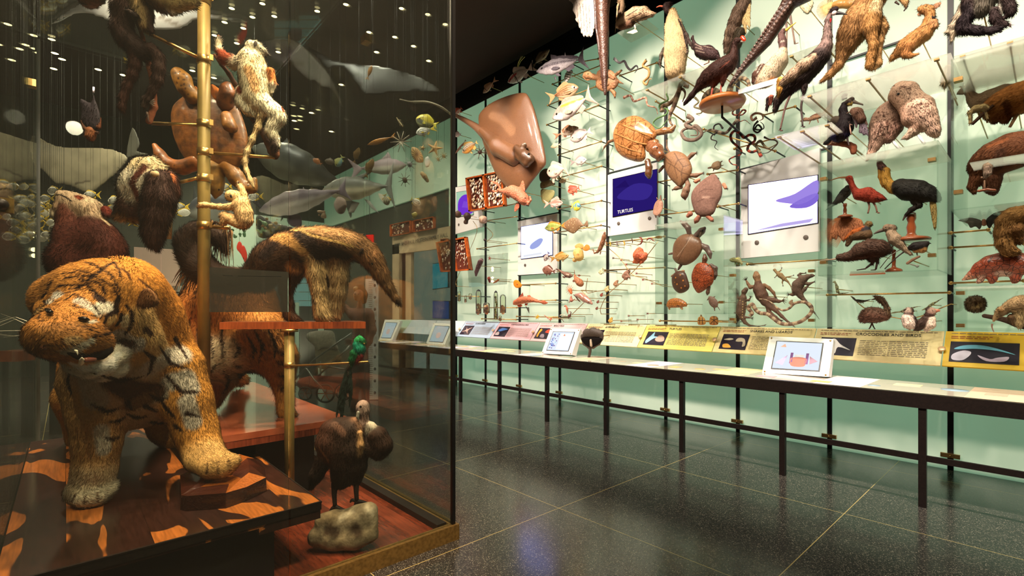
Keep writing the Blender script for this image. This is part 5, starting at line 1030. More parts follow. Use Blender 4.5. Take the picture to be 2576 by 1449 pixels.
# ---------------------------------------------------------------- birds
W7 = (1680, 0, 4.2625); W8 = (2060, 0, 4.2616); R2 = (1960, 180, 4.83); R3 = (2040, 360, 4.2605); R4 = (2376, 160, 2.683)
FE = (5.5, .75, .14, .12, .12)
def foot(x, y, c, L=26, r=4, d=1): return ';'.join('T %s %d,%d,%.1f %.0f,%.0f,%.1f' % (c, x, y, r, x + d * L * k, y + L * q, r * .6) for k, q in ((1, .25), (.7, .5), (.2, .55), (-.6, .2)))
beast('pelican', 'brown pelican with its long bill pointing down on a glass ledge', 'pelican', 'B b89878 500,225,36 560,175,54 640,130,62 720,120,56 790,130,24 830,120,8;B 6a4834 520,245,30 600,215,36;B 7a6048 500,190,26 515,120,22 530,60,22 525,15,20 505,10,20;B d8b088 500,20,12 485,60,10 475,180,6 462,300,4;K 4a3428 560,150,4 660,90,4;K 4a3428 580,180,4 700,120,4;K 4a3428 600,210,4 740,150,4;K 5a4030 640,200,4 780,140,4;P foot m_skin;T d8c8a8 640,230,8 650,270,7;D d8c8a8 .1 560,300 650,260 670,290 625,310;E 000 508,12,4,-18', -5.3, w=W4, mat='m_feather', fur=FE, k=8)
beast('glass_ledge', 'tilted clear glass ledge holding the pelican', 'shelf', 'S ccc 4 480,300 740,168 860,265 605,388', -5.5, w=W4, mat='m_shelfglass')
beast('penguin', 'tall cream-breasted penguin with a dark head and orange bill', 'penguin', """
B d8b888 1010,640,90 1015,480,104 1010,350,92 990,240,72 985,170,48 985,120,34
B 3a2420 940,100,26 930,60,32 950,45,30;B e0a858 985,90,20 1000,130,16
B e0c8a0 960,700,20 1080,700,20
B 4a3a34 1010,150,12,10 1060,230,14,8 1110,320,16 1150,400,14 1170,450,8;B 5a4a40 1105,340,10 1120,480,10
B 5a4c40 905,440,14 885,500,18 870,570,14 875,615,8
K 3a2a24 1040,180,10 1090,300,12 1118,440,10
T d8684c 915,62,10 870,55,7 838,68,3
P foot m_skin;B 4a3a30 950,715,16 1080,715,16;E 000 925,55,4,-30""", -5.4, w=W4, mat='m_feather', fur=(7, .8, .14, .15, .14), k=10)
beast('guineafowl', 'striped guineafowl with a small bald head behind the penguin', 'guineafowl', 'B 4a3434 1170,330,12 1165,350,12 1180,390,14 1200,430,28 1240,470,50 1300,480,62 1360,500,44 1410,530,14;B 3a3468 1260,500,34;K b8a090 1190,400,3 1250,430,3;K b8a090 1190,430,3 1260,450,3;K b8a090 1195,460,3 1270,480,3;K b8a090 1270,420,3 1370,440,3;P foot m_skin;T a08070 1320,520,8 1315,570,7;T a08070 1315,570,6 1270,590,5;E 000 1163,345,3,-11', -5.7, w=W4, mat='m_feather', fur=FE, k=8)
beast('heron', 'grey-brown bird with straw-coloured plumes, its head above the frame', 'heron', 'B 6a5444 1640,30,60 1600,100,66 1560,190,62 1520,290,54 1490,380,40 1470,470,22;B 3a3020 1600,300,50 1570,400,44 1490,500,16;D d8b880 .25 1600,0 1690,0 1695,120 1690,260 1665,230 1655,310 1630,250 1612,180;K a88c70 1480,200,6 1470,350,6;P leg m_skin;T 8a7050 1540,230,7 1535,380,6', -5.85, w=W4, mat='m_feather', fur=(9, .8, .14, .1, .12), k=10)
beast('curassow', 'dark chestnut bird with a red knobbed head standing on an oval wooden stand', 'bird', """
B 3a2018 1600,365,22 1570,370,26 1545,410,26 1545,480,34 1530,540,50 1480,590,84 1400,650,92 1320,700,78 1260,750,54 1230,790,36
B 2c1814 1220,790,30 1160,870,26 1100,940,20
B 4a2418 1370,740,44 1350,790,20;B 4a2418 1450,700,36 1440,770,18
K 7a4030 1500,560,6 1420,620,5;P crest m_gloss;B e03c20 1620,340,20 1640,365,18;P beak m_bone;T 888070 1585,370,10 1640,385,6;P leg m_skin;T a04838 1352,790,9 1340,860,8 1330,940,7;""" + foot(1330, 940, 'a04838') + ';T a04838 1432,770,9 1425,830,8 1455,905,7;' + foot(1455, 905, 'a04838') + ';E fff 1590,352,5,-26', -5.2, w=W4, mat='m_feather', fur=(7, .9, .14, .12, .12), k=9)
g = G(); q = P(1420 + 1437 / 3.623, 965 / 3.623, -5.2); lathe(g, q + np.array((0, 0, .0)), [(.0, .055), (.225, .055), (.235, .03), (.22, 0), (0, 0)], '888', 32); o_ = tag(obj('oval_stand', g, flat('m_lightwood', 'a8622c', .4, coat=.3)), 'round light wooden stand under the dark chestnut bird', 'stand')
g = G(); tube(g, [q, q + np.array((0, 0, -.12)), q + np.array((1.0, 0, -.25))], .012); tag(obj('stand_arm', g, 'm_bronze'), 'dark metal arm holding the round wooden stand', 'bracket')
beast('squid_tentacle', 'long dark tentacle with raised suckers hanging diagonally', 'tentacle', 'B 3c2a22 1480,-90,110 1310,20,84 1200,220,70 1060,440,58 900,620,44 780,760,32 670,910,20;' + ''.join(';B 6a5044 %.0f,%.0f,%.0f,%.0f' % (1340 - 640 * s + q * (62 - 40 * s), 0 + 880 * s + q * (40 - 26 * s) - 10, 25 - 16 * s, -(66 - 50 * s)) for s in np.linspace(0, 1, 26) ** .9 for q in (-.75, .1)), -5.0, w=W7, mat='m_scale', k=4, h=4.5)
beast('scaly_tail', 'long dark scaly tail hanging straight down from above', 'tail', 'B 5a3c30 350,-60,78 350,100,58 355,300,50 362,500,38 370,700,28 372,855,15;B 4a302c 275,-40,14 290,250,14 320,480,12 350,800,9', -4.9, w=W4, mat='m_scale', k=6, h=4)
beast('spread_wing', 'pale grey-brown bird wing with long feather tips at the top', 'wing', 'D c8b8ac .12 45,-10 80,40 75,95 100,140 100,185 125,210 130,250 145,262 150,300 165,310 172,335 190,325 205,340 222,325 240,342 255,320 262,290 275,210 270,-10;' + ''.join(';K 7a6a60 %d,%d,3 %d,%d,3' % (110 + k * 28, 20 + k * 8, 130 + k * 26, 250 + k * 14) for k in range(5)), -5.0, w=W4, mat='m_feather', fur=(5, .8, .1, .1, .1))
beast('loon', 'loon with a yellow bill raised over a cream and orange breast', 'loon', """
B 6a4c48 1240,330,30 1215,370,32 1225,430,40 1235,500,42;B d8c0a0 1230,560,52 1190,660,92 1120,760,100 1050,850,88 990,900,50
B d8843c 1100,840,70 1010,880,60;B 5a3c30 1010,720,40 950,800,44 920,880,26
K e8dcc8 1000,650,4 940,760,4;K e8dcc8 1030,650,4 960,780,4;K e8dcc8 960,820,4 930,900,4;K c8b8a8 1210,450,8 1250,440,8
P beak m_bone;T d8b040 1265,330,16 1310,290,11 1375,240,4;E 400 1245,320,6,-28""", -5.55, w=W7, mat='m_feather', fur=FE, k=9)
g = G(); hexa(g, [P(1680 + 755 / 4.2625, 1010 / 4.2625, -5.1), P(1680 + 1180 / 4.2625, 890 / 4.2625, -5.1), P(1680 + 1180 / 4.2625, 870 / 4.2625, -5.8), P(1680 + 860 / 4.2625, 1000 / 4.2625, -5.8)], (0, 0, .045)); tag(obj('white_stand', g, 'm_white'), 'white box-like stand under the loon', 'stand')
beast('crowned_crane', 'tall crowned crane with a spiky golden crest and long dark legs', 'crane', """
B 2a1c1c 1800,100,30 1770,110,30;B 8a7068 1740,150,22 1715,210,26 1710,300,34 1710,400,46 1690,500,66 1640,580,84
B 3a2c28 1640,600,96 1540,700,110 1430,820,110 1330,900,92 1240,1000,60 1180,1080,44 1150,1180,26
B b8987c 1560,620,44,-70 1460,700,66,-80 1350,800,62,-76 1250,880,44,-60
B d89c48 1210,860,40,-56 1200,960,30,-56 1190,1020,14,-50;B 8a4430 1110,1040,26 1100,1110,16;B 2a1a1a 1080,1060,26 1060,1180,14
B 4a3430 1330,940,36 1320,1000,16;B 3a2c28 1460,930,40 1460,1000,18
K 4a3c38 1260,700,14 1400,620,12 1540,590,8
P face_patch m_matte;B e0c8c0 1785,140,26,-10;B a02828 1745,210,14,-8 1745,240,8,-8
P beak m_bone;T 2a2424 1810,140,20 1870,145,12 1920,155,4
P crest m_matte;""" + ''.join('T d0b078 1745,115,4 %d,%d,1.5;' % (1745 + 150 * math.cos(a), 115 + 125 * math.sin(a)) for a in np.linspace(2.2, 4.9, 34)) + """P leg m_skin;T 5a4038 1320,1000,14 1260,1150,12 1230,1280,10 1205,1390,9;""" + foot(1205, 1392, '5a4038', 30, 6) + ';T 3a2c28 1458,1000,14 1430,1140,12 1440,1260,10 1445,1350,9;' + foot(1445, 1352, '3a2c28', 30, 6) + ';E ccc 1810,118,7,-28', -5.1, w=W7, mat='m_feather', fur=(11, .9, .14, .12, .12), k=9)
beast('perched_bird', 'cream bird\'s tail end hanging at the very top right of the tentacle', 'bird', 'D e0d0a8 .4 1390,-20 1500,-20 1560,20 1540,100 1495,150 1450,120 1410,60', -5.6, w=W7, mat='m_feather', fur=FE)
beast('long_legged_bird', 'pair of thin grey bird legs standing on the glass plate', 'bird', 'B 7a6058 1265,180,20 1262,230,16;T 8a7064 1265,230,14 1275,330,9 1270,640,8;T 8a7064 1310,160,14 1335,300,9 1362,470,9;T 8a7064 1362,470,7 1400,460,4', -5.85, w=W7, mat='m_skin')
beast('cormorant', 'black shag with a spiky crest perched on a branch', 'cormorant', """
B 4a3c34 880,340,34 850,370,44;B 2a2024 790,400,34 775,460,44 790,540,52 810,600,80 790,680,100 740,760,90;B 5a4c40 680,590,50 730,600,50
B 28204c 720,760,90 780,750,70;B 2a2a2c 640,800,30 580,860,22 545,880,12
B c0a050 865,390,26,-14;K 2a2024 820,370,12 870,370,12
P crest m_matte;""" + ''.join('B 1c1618 %d,%d,9 %d,%d,3;' % (815, 320, 815 + 70 * math.cos(a), 320 + 62 * math.sin(a)) for a in np.linspace(2.5, 5., 12)) + 'P beak m_bone;T 6a5c50 900,365,24 960,385,13 1010,400,9 1018,412,4;P foot m_skin;T b89078 650,820,9 640,860,8 605,890,6;T b89078 650,860,6 690,870,5;T 3a2c28 820,790,14 840,860,9 850,900,7;E 000 890,350,6,-30', -5.35, w=R2, mat='m_feather', fur=FE, k=9)
beast('perch_branch', 'brown branch under the black shag', 'branch', 'B 8a5038 560,870,28 680,870,30 780,880,34 850,890,36 900,920,40 905,975,38', -5.45, w=R2, mat='m_matte', k=8)
beast('small_crested_bird', 'grey-brown bird with half-open wings clinging beside the shag', 'bird', 'B 8a6454 905,480,42 950,500,60 1000,580,50;D 6a5458 .2 880,520 960,540 1010,640 985,670 960,640 935,690 905,610;D 5a4c54 .2 980,640 1060,640 1085,775 1050,765 1030,775 1000,750 970,740;D 7a5c50 .25 1000,520 1060,580 1085,660 1040,640;B 4a3428 930,445,10 960,432,5;P beak m_bone;T 8a6c5c 860,490,9 815,508,3;P foot m_skin;T b08878 850,620,9 820,605,7 805,630,5;T b08878 850,640,8 890,650,6;T b08878 855,650,8 875,770,7;E 000 885,475,4,-38', -5.3, w=R2, mat='m_feather', fur=FE, k=6)
OW = 'K 7a5848 %d,%d,4 %d,%d,4;'
def flecks(x0, y0, x1, y1, n, sd, c='5a3a2c', r=6.5):
    q = random.Random(sd); return ''.join('K %s %d,%d,%.1f %d,%d,%.1f;' % (c, x, y, r, x + 9, y + 2, r) for x, y in [(q.uniform(x0, x1), q.uniform(y0, y1)) for _ in range(n)])
beast('owl', 'pale speckled owl leaning over its partner, on the right', 'owl', """
B c8a48c 1480,230,110 1560,240,110 1620,330,110 1700,440,150 1760,540,130 1820,620,100 1880,720,70 1910,770,40
B b89078 1420,300,84 1560,420,100 1620,560,110 1700,640,90
B c8a890 1690,650,60 1640,720,60 1560,790,36 1510,810,20
D a88468 .3 1560,370 1650,460 1760,560 1860,640 1950,720 1940,780 1850,700 1700,600 1600,480
""" + flecks(1560, 260, 1860, 560, 70, 1) + flecks(1380, 170, 1600, 210, 14, 2) + 'K 4a342c 1700,540,5 1800,600,5 1920,720,5;P perch_peg m_white;T e8e0d0 1690,770,16 1770,885,16;E 000 1450,272,17,-96', -5.3, w=R2, mat='m_feather', fur=FE, k=14)
beast('owl', 'browner speckled owl tucked under the other\'s chin, on the left', 'owl', """
B b08c78 1330,430,70 1300,480,96 1280,560,130 1260,660,140 1220,760,110 1170,880,70 1110,1010,40 1070,1070,20
B 8a6858 1400,420,90 1440,540,90 1400,680,90 1340,800,70
K 4a3428 1180,560,5 1250,640,5 1180,800,5 1100,960,5
""" + flecks(1150, 480, 1330, 800, 60, 3) + flecks(1300, 560, 1500, 760, 50, 4) + 'P perch_peg m_white;T e8e0d0 1350,810,16 1470,950,16;E 000 1375,378,12,-60', -5.4, w=R2, mat='m_feather', fur=FE, k=14)
# the acrylic cabinet of birds
beast('hornbill', 'black hornbill-like bird with an orange throat perched on a turned pedestal', 'hornbill', """
B 6a4440 735,215,30 760,260,42;B c89040 800,300,44 800,370,44 820,430,50 880,490,54
B 2a2422 960,470,90 1040,500,110 1140,510,110 1240,540,90 1310,570,60 1350,600,40
B 2a201c 1130,620,54 1160,670,30 1080,710,26 1020,770,20
D a88850 .2 1270,630 1345,640 1348,880 1320,925 1300,840
K 4a3430 740,280,6 790,290,6
P beak m_bone;B c08838 745,290,26 740,360,20 755,430,12 765,475,5;P foot m_skin;T 4a3830 1020,770,14 1000,800,10 985,830,6;T 4a3830 1010,770,10 1080,745,9 1125,755,6;E 000 770,255,8,-40""", -5.55, w=R3, mat='m_feather', fur=FE, k=9)
for (x, y, sc_, nm, ext) in [(1075, 1050, 1.0, 'turned brown pedestal under the hornbill', 1), (888, 1380, .62, 'small turned pedestal under the kingfisher-like bird', 2), (365, 795, .5, 'little turned pedestal under the grey songbird', 3)]:
    q = P(2040 + x / 4.2605, 360 + y / 4.2605, -5.6); u = dep(2040 + x / 4.2605, -5.6) / FOC / 4.2605; H = {1: 290, 2: 240, 3: 150}[ext] * u; g = G()
    w_ = {1: 165, 2: 75, 3: 70}[ext] * u; lathe(g, q, [(w_, 0), (w_ * 1.03, H * .06), (w_ * .9, H * .12), (w_ * .3, H * .2), (w_ * .22, H * .3), (w_ * .26, H * .5), (w_ * .18, H * .7), (w_ * .26, H * .82), (w_ * .26, H * .97), (w_ * .1, H)], '888', 20)
    tag(obj('turned_pedestal', g, 'm_redwood'), nm, 'pedestal')
beast('scarlet_ibis', 'scarlet ibis with a long curved bill inside the clear cabinet', 'ibis', 'B b84434 410,380,36 430,420,26 450,470,28 480,520,36 520,550,60 600,550,76 680,580,60 740,590,40 790,600,18;K 5a2a28 690,590,6 800,620,6;P beak m_bone;T c8885c 385,368,13 310,370,8 250,385,6 210,402,3;P leg m_skin;T a07060 590,590,14 625,670,9 610,755,8;T a07060 640,600,14 690,670,9 710,740,8;' + foot(712, 740, 'a07060', 30, 5) + ';E 000 410,372,5,-32', -5.6, w=R3, mat='m_feather', fur=FE, k=6)
beast('songbird', 'grey songbird on a little pedestal behind the scarlet ibis', 'bird', 'B 5a5450 395,480,32 370,530,50 320,590,44 260,640,22 200,690,10 168,712,5;B a88470 400,520,26;P beak m_bone;T 4a4440 420,470,8 440,462,3;P leg m_skin;T 5a4838 330,630,6 350,650,5;E 000 405,472,4,-28', -5.75, w=R3, mat='m_feather', fur=FE, k=6)
beast('bird_of_paradise', 'bird of paradise with a great fan of rust plumes', 'bird', 'B 7a5c38 620,870,36;B 2a2830 580,930,50;B 6a4c34 590,980,60 500,990,50 430,1000,40 390,1090,22;B c8642c 560,910,22,-20 460,950,24,-20 370,1020,14,-20;D b8704c .18 560,900 540,820 440,795 330,810 250,860 205,950 200,1060 240,1020 270,1040 300,1000 350,1060 400,1000 480,950;P plume_strands m_matte;' + ''.join('T c07850 %d,900,5 %.0f,%.0f,4 %.0f,%.0f,1.5;' % (540, 400 + 60 * math.cos(a), 880 + 90 * math.sin(a), 330 + 175 * math.cos(a), 960 + 170 * math.sin(a)) for a in np.linspace(1.9, 4.6, 40)) + 'P beak m_bone;T 4a443c 650,868,8 668,884,3;E 000 630,860,4,-34', -5.65, w=R3, mat='m_feather', fur=FE, k=7)
beast('kiwi', 'shaggy brown kiwi with a long straight bill on a reddish board', 'kiwi', 'B 5a3c30 310,1225,40 380,1220,46 460,1200,60 540,1160,90 640,1130,100 740,1130,90 800,1140,50;B 4a3428 650,1240,40 660,1290,16;B 4a3428 700,1240,30 715,1280,14;P beak m_bone;T b08c78 275,1240,9 200,1250,6 110,1255,3;P leg m_skin;T 3a2c24 655,1290,13 590,1340,9;T 3a2c24 590,1345,8 490,1362,5;T 3a2c24 712,1270,12 695,1355,9;T 3a2c24 695,1357,7 640,1362,4;E 000 315,1212,4,-36', -5.4, w=R3, mat='m_feather', fur=(9, .8, .18, .25, .2), k=9)
g = G(); hexa(g, [P(2040 + 415 / 4.2605, 360 + 1408 / 4.2605, -5.3), P(2040 + 798 / 4.2605, 360 + 1392 / 4.2605, -5.3), P(2040 + 780 / 4.2605, 360 + 1366 / 4.2605, -5.6), P(2040 + 425 / 4.2605, 360 + 1376 / 4.2605, -5.6)], (0, 0, -.01)); tag(obj('base_board', g, 'm_redwood'), 'reddish flat board under the kiwi', 'board')
beast('kookaburra', 'big-billed brown and cream kingfisher-like bird in the cabinet', 'kingfisher', 'B 8a6c58 820,910,46 870,910,40;B a88870 860,970,50 900,1030,60 950,1080,44 1010,1140,26 1070,1190,20;D 6a4838 .3 830,950 900,980 980,1040 1025,1110 960,1100 880,1060;P beak m_bone;T 6a5850 790,925,22 720,950,15 670,975,4;P foot m_skin;T 6a5040 890,1080,8 870,1120,6;T 6a5040 920,1090,8 930,1125,6;E 000 800,903,5,-42', -5.5, w=R3, mat='m_feather', fur=FE, k=7)
beast('magpie_like_bird', 'black bird with an orange belly and a thin beaded tail', 'bird', 'B 2a2020 1240,1075,30 1190,1100,50 1120,1110,50 1070,1120,30;B c88c54 1200,1140,40 1120,1150,26;T 4a3c38 1080,1110,10 950,1200,7 860,1280,6 790,1350,5;T 8a7c70 1080,1100,8 960,1140,5 850,1210,4 740,1340,4;P beak m_bone;T 2a2020 1260,1068,9 1288,1078,3;P leg m_skin;T 4a3830 1135,1170,6 1140,1205,5;E 000 1250,1062,4,-24', -5.5, w=R3, mat='m_feather', fur=FE, k=5)
beast('elbow_perch', 'bent wooden perch with a metal ball end under the orange-bellied bird', 'perch', 'B 8a6450 1160,1215,14 1090,1250,16 1035,1288,16;T 8a8478 1035,1290,7 1140,1318,7;B 8a8880 1140,1318,18', -5.5, w=R3, mat='m_matte', k=3)
# chick and puffins
beast('ostrich_chick', 'shaggy brown ostrich chick with a long bent neck', 'ostrich', 'B 7a5c44 680,500,34 710,520,34 750,560,26 780,620,28 770,680,40;B 6a4838 740,700,60 660,690,84 580,690,84 520,720,60;B 7a5844 640,480,14;K 3a2a20 720,500,4 770,580,4 800,640,4;P beak m_bone;T 7a6450 655,500,12 600,518,5;P leg m_skin;T 4a3428 610,770,9 585,830,7 570,850,6;T 4a3428 600,770,9 620,820,7 640,852,6;E 000 670,495,5,-28', -5.5, w=R6, mat='m_feather', fur=(7, .8, .18, .4, .3), k=9)
for dx, nm, tw in [(0, 'puffin facing the viewer, left of the pair', 0), (1, 'puffin turned right with an orange bill, right of the pair', 1)]:
    if not tw: beast('puffin', nm, 'puffin', 'B c8a898 1020,645,42;B 3a2420 1020,690,44 ;B d8c0b0 1010,730,60 1030,790,60 1070,820,34;B 2e201c 1080,720,24 1100,770,24 1115,810,12;B 3a2420 1045,635,30;K 2e201c 975,640,8 1000,615,8;P beak m_gloss;B c8584c 1062,660,14 1075,675,6;P leg m_skin;T a05838 1040,820,7 1036,862,6;E 000 1015,640,4,-40', -5.45, w=R6, mat='m_feather', fur=FE, k=7)
    else: beast('puffin', nm, 'puffin', 'B b08c7c 1285,650,44;B 3a241e 1260,690,46;B 3a2820 1220,740,50 1180,790,54 1130,840,34 1095,862,14;B dcc4b0 1280,740,44 1270,800,50 1230,850,30;B 3a241e 1250,630,30;P beak m_gloss;B b8684c 1330,640,24 1362,640,14 1378,645,6;K 888 1330,640,5;E 000 1295,640,4,-42', -5.45, w=R6, mat='m_feather', fur=FE, k=7)
# ---------------------------------------------------------------- mammals on the wall
FU = (8, .7, .16, .25, .2)
beast('kangaroo', 'large tan kangaroo standing on the long glass shelf, its head above the frame', 'kangaroo', """
B c08c58 640,-80,120 560,0,130 500,90,130 440,220,170 360,350,140 300,480,100 260,580,64 210,700,46 120,800,36 30,870,24
B b8844c 570,200,90,-60 560,300,80,-70 570,400,50,-70 590,490,46,-70 560,600,44,-60 545,700,40,-60 560,740,20,-60
B c89860 650,230,60,20 680,300,54,20 640,450,44,20 630,560,36,20 640,680,34,20 600,740,20,10
B d8b888 620,60,60,-70 600,150,60,-70;K d8b080 480,330,8 470,480,8
P claw m_bone;T 4a3428 900,30,12 945,70,10 910,120,6;T 3a2a20 820,20,12 860,50,6;""".replace('P claw m_bone;T 4a3428 900,30,12', 'B c89c68 860,-40,34 930,20,26 935,70,18;P claw m_bone;T 3a2a20 930,60,12'), -5.45, w=W8, fur=(9, .8, .16, .25, .18), mat='m_fur', k=16)
beast('joey', 'small tan kangaroo looking up with its paws raised, behind the large one', 'kangaroo', """
B c08850 1090,95,30 1130,100,44 1180,110,44 1195,160,40 1180,220,50 1170,290,66 1120,360,84 1020,430,84 930,500,84 860,560,50 800,610,30 770,645,18
B b87c48 960,500,60,-40 930,580,40,-40 980,600,24,-40 1060,580,14,-30;B c89060 1230,240,36,-20 1250,280,24,-30 1210,240,16,-40
D b08060 .3 1210,80 1250,35 1310,25 1300,60 1250,95;D b08060 .3 1050,160 1070,130 1100,140 1080,175
B 2a1c18 1225,190,12,-30 1240,180,8,-30;K 6a4428 1090,300,6 1180,250,6;B 4a3020 1085,92,14
E 000 1150,72,7,-34;P claw m_bone;T 1a1210 1225,200,10,-40 1215,170,5,-40;T 1a1210 1235,200,10,-40 1245,170,5,-40""", -5.6, w=W8, fur=FU, mat='m_fur', k=12)
beast('colobus_monkey', 'black and white long-haired monkey climbing at the top right corner', 'monkey', """
B 2c2224 1600,60,60 1620,150,60 1560,230,60 1540,310,56 1700,330,46 1850,330,36 1930,310,30
B 3a2c28 1600,0,60 1650,60,60;B 8a8070 1800,-20,110 1760,80,80 1740,140,40
B 3a2c2a 1880,120,46 1890,200,46 1930,250,36 1990,260,26 2030,270,14
B 3a2c2a 2000,-40,60 2050,80,50 2060,130,40 2010,180,22
B c8b498 1530,70,30,20 1500,180,40,20 1450,280,44,20 1420,330,30,20 1380,340,20;B b8a488 1440,360,30 1420,440,16
B e8dcc8 1950,20,20 1940,150,14
P fingers m_skin;""" + claws(1940, 320, .2, 1, 4, 34, 9, '2a2020') + ';' + claws(2030, 265, 1, .2, 4, 36, 9, '8a7068'), -5.3, w=W8, fur=(12, .8, .16, .25, .2), mat='m_fur', k=14)
beast('hanging_fur', 'straw-coloured tuft of fur hanging left of the acrylic cabinet', 'tail', 'B d8c098 1390,720,26 1370,800,36 1350,880,34 1345,930,12', -5.6, w=W8, fur=(14, .8, .2, .2, .15), mat='m_fur')
beast('duiker', 'small grey-brown antelope with two short horns in the acrylic cabinet', 'antelope', """
B a08060 95,200,10 115,190,18 145,170,24 160,165,22;B 9a7c64 170,200,26 195,240,34 230,260,50 310,230,54 400,200,56 500,190,50
D a08468 .3 168,155 175,125 190,122 192,150 180,165;D a08468 .3 92,158 110,150 130,155 115,165
B b8987c 230,300,26 250,330,20
K 3a2a20 135,172,6 160,165,6;P horn m_bone;T 2a2020 125,150,4 130,125,2;T 2a2020 150,148,4 160,118,2;P leg m_skin;T c09c78 285,360,8 290,400,5;E 000 140,172,5,-20;B 2a201c 88,205,6""", -5.75, w=R4, fur=(6, .7, .14, .15, .15), mat='m_fur', k=8, )
beast('capybara', 'orange-brown coarse-haired animal filling the upper cabinet at the right edge', 'capybara', 'B b06c34 560,220,110 480,240,100 390,270,80 330,300,60 310,340,40;B 8a5028 400,330,50 410,380,30;B 8a5028 340,340,30 330,390,20;K 6a3c1c 420,260,20 440,330,20;P leg m_skin;T c0946c 490,340,12 440,430,8', -5.45, w=R4, fur=(7, .8, .2, .15, .13), mat='m_fur', k=16)
beast('small_primate', 'small tan animal gripping a dark sloping stick in the cabinet', 'primate', 'B c8a878 175,330,16 210,305,22 260,295,22 290,300,14;B c8a878 170,330,14 175,370,10 175,400,12;B c8a878 270,310,12 290,370,8;T 4a2e20 185,410,10 250,350,11 330,280,9;E 000 165,325,3,-14', -5.35, w=R4, fur=FU, mat='m_fur', k=5)
beast('tapir', 'dark red-brown rounded animal like a tapir at the right edge', 'tapir', """
B 6a3c24 560,560,110 460,590,120 340,640,110 260,680,80 230,700,50;B 6a3c24 230,720,40 215,780,36 185,830,24 200,870,18
B 5a3220 300,720,50 320,780,50 320,840,40 330,860,26;K 8a4c2c 300,560,14 420,510,14;K 4a2818 380,600,30 360,700,30""", -5.3, w=R4, fur=(6, .8, .2, .12, .12), mat='m_fur', k=14)
beast('squirrel', 'small grey squirrel-like animal upright on a red stand before the dark rounded animal', 'squirrel', 'B a88878 280,685,14 290,700,26 290,740,22 275,765,12;B a88878 300,710,16;B a88878 268,690,6 262,700,5;B b09080 290,672,6;B b09080 300,678,5;B 8a6450 270,790,6 268,840,8;T 8a6450 245,770,7 285,770,6;P stand m_redwood;B a03828 230,860,10 290,850,10 340,855,10', -5.0, w=R4, fur=(5, .7, .14, .2, .2), mat='m_fur', k=4)
beast('bat', 'dark bat with spread scalloped wings on a brass rod', 'bat', 'D 4a4438 .1 92,1058 140,1043 190,1040 255,1062 250,1100 235,1120 210,1100 175,1110 155,1080 120,1068;D 3a3832 .1 275,1060 330,1010 390,993 432,997 380,1030 360,1070 330,1080 308,1112 290,1100;B 8a5c44 265,1058,12,-8 268,1085,14,-6', -5.6, w=R4, mat='m_skin', k=3)
beast('bushy_tailed_monkey', 'golden-brown curled furry animal cut by the right edge', 'monkey', 'B a07040 560,1010,60 470,1030,60 420,1070,56 400,1140,50 400,1210,44 430,1260,40 480,1270,26;B 8a5c34 480,1130,60 500,1180,26 510,1210,14', -5.35, w=R4, fur=(8, .8, .18, .2, .18), mat='m_fur', k=12)
beast('pangolin', 'reddish-brown scaly pangolin walking left on brass rods', 'pangolin', """
B c08c70 1640,290,16 1690,265,34;B a8745c 1740,240,44
B 8a3c24 1760,220,50 1850,160,80 1960,110,100 2080,90,110 2220,90,120 2340,110,110 2450,150,90
B 8a3c24 1950,220,56 1980,280,40 1970,310,30;B 8a3c24 2250,220,60 2240,280,44 2230,305,30
B a87c68 1850,250,36 1840,300,26 1810,318,20;B b89080 2080,190,60 2180,200,50 1880,230,30
E 000 1712,252,7,-38;P claw m_bone;""" + claws(1960, 315, -1, .5, 4, 26, 6, 'c8a890') + ';' + claws(2215, 312, -1, .4, 4, 26, 6, 'c8a890'), -5.45, w=R6, mat='m_pangolin', k=14)
beast('curled_hedgehog', 'round bristly curled-up hedgehog-like ball', 'hedgehog', 'B 7a6048 1785,565,104 1785,568,100;K 4a3020 1790,545,26;K b89868 1760,600,16;K b89868 1810,590,12;K 3a2418 1800,500,8', -5.7, w=R6, fur=(7, .7, .35, .7, .5), mat='m_fur')
beast('tamandua', 'small cream and brown anteater drooping over a branch at the lower right', 'anteater', """
B a88460 1990,760,14 2010,720,20 2040,690,32 2080,650,50 2110,640,44;B b08c68 2160,600,60 2230,580,80 2300,560,90 2400,560,90
B c8a478 2290,640,60 2290,720,46 2280,780,36 2290,820,26;B 6a4c34 2200,720,44 2220,780,30;B 6a4630 2330,560,60,20
B 8a6440 2075,640,18,-40;E 000 2030,708,5,-26;P tongue m_skin;T 8a5c50 1975,790,9 1972,830,6 1995,885,4""", -5.35, w=R6, fur=FU, mat='m_fur', k=12)
beast('thick_branch', 'dark branch under the small cream and brown anteater', 'branch', 'B 4a342c 1885,700,26 2000,720,28 2120,745,32 2240,790,36 2350,820,40', -5.55, w=R6, mat='m_matte', k=6)
beast('spotted_lizard', 'straw-coloured spotted creature along the top beside the crane\'s crest', 'lizard', 'B c08c48 20,80,14 120,60,30 220,45,42 330,40,50 400,40,44', -5.75, w=W8, mat='m_spot', k=8)
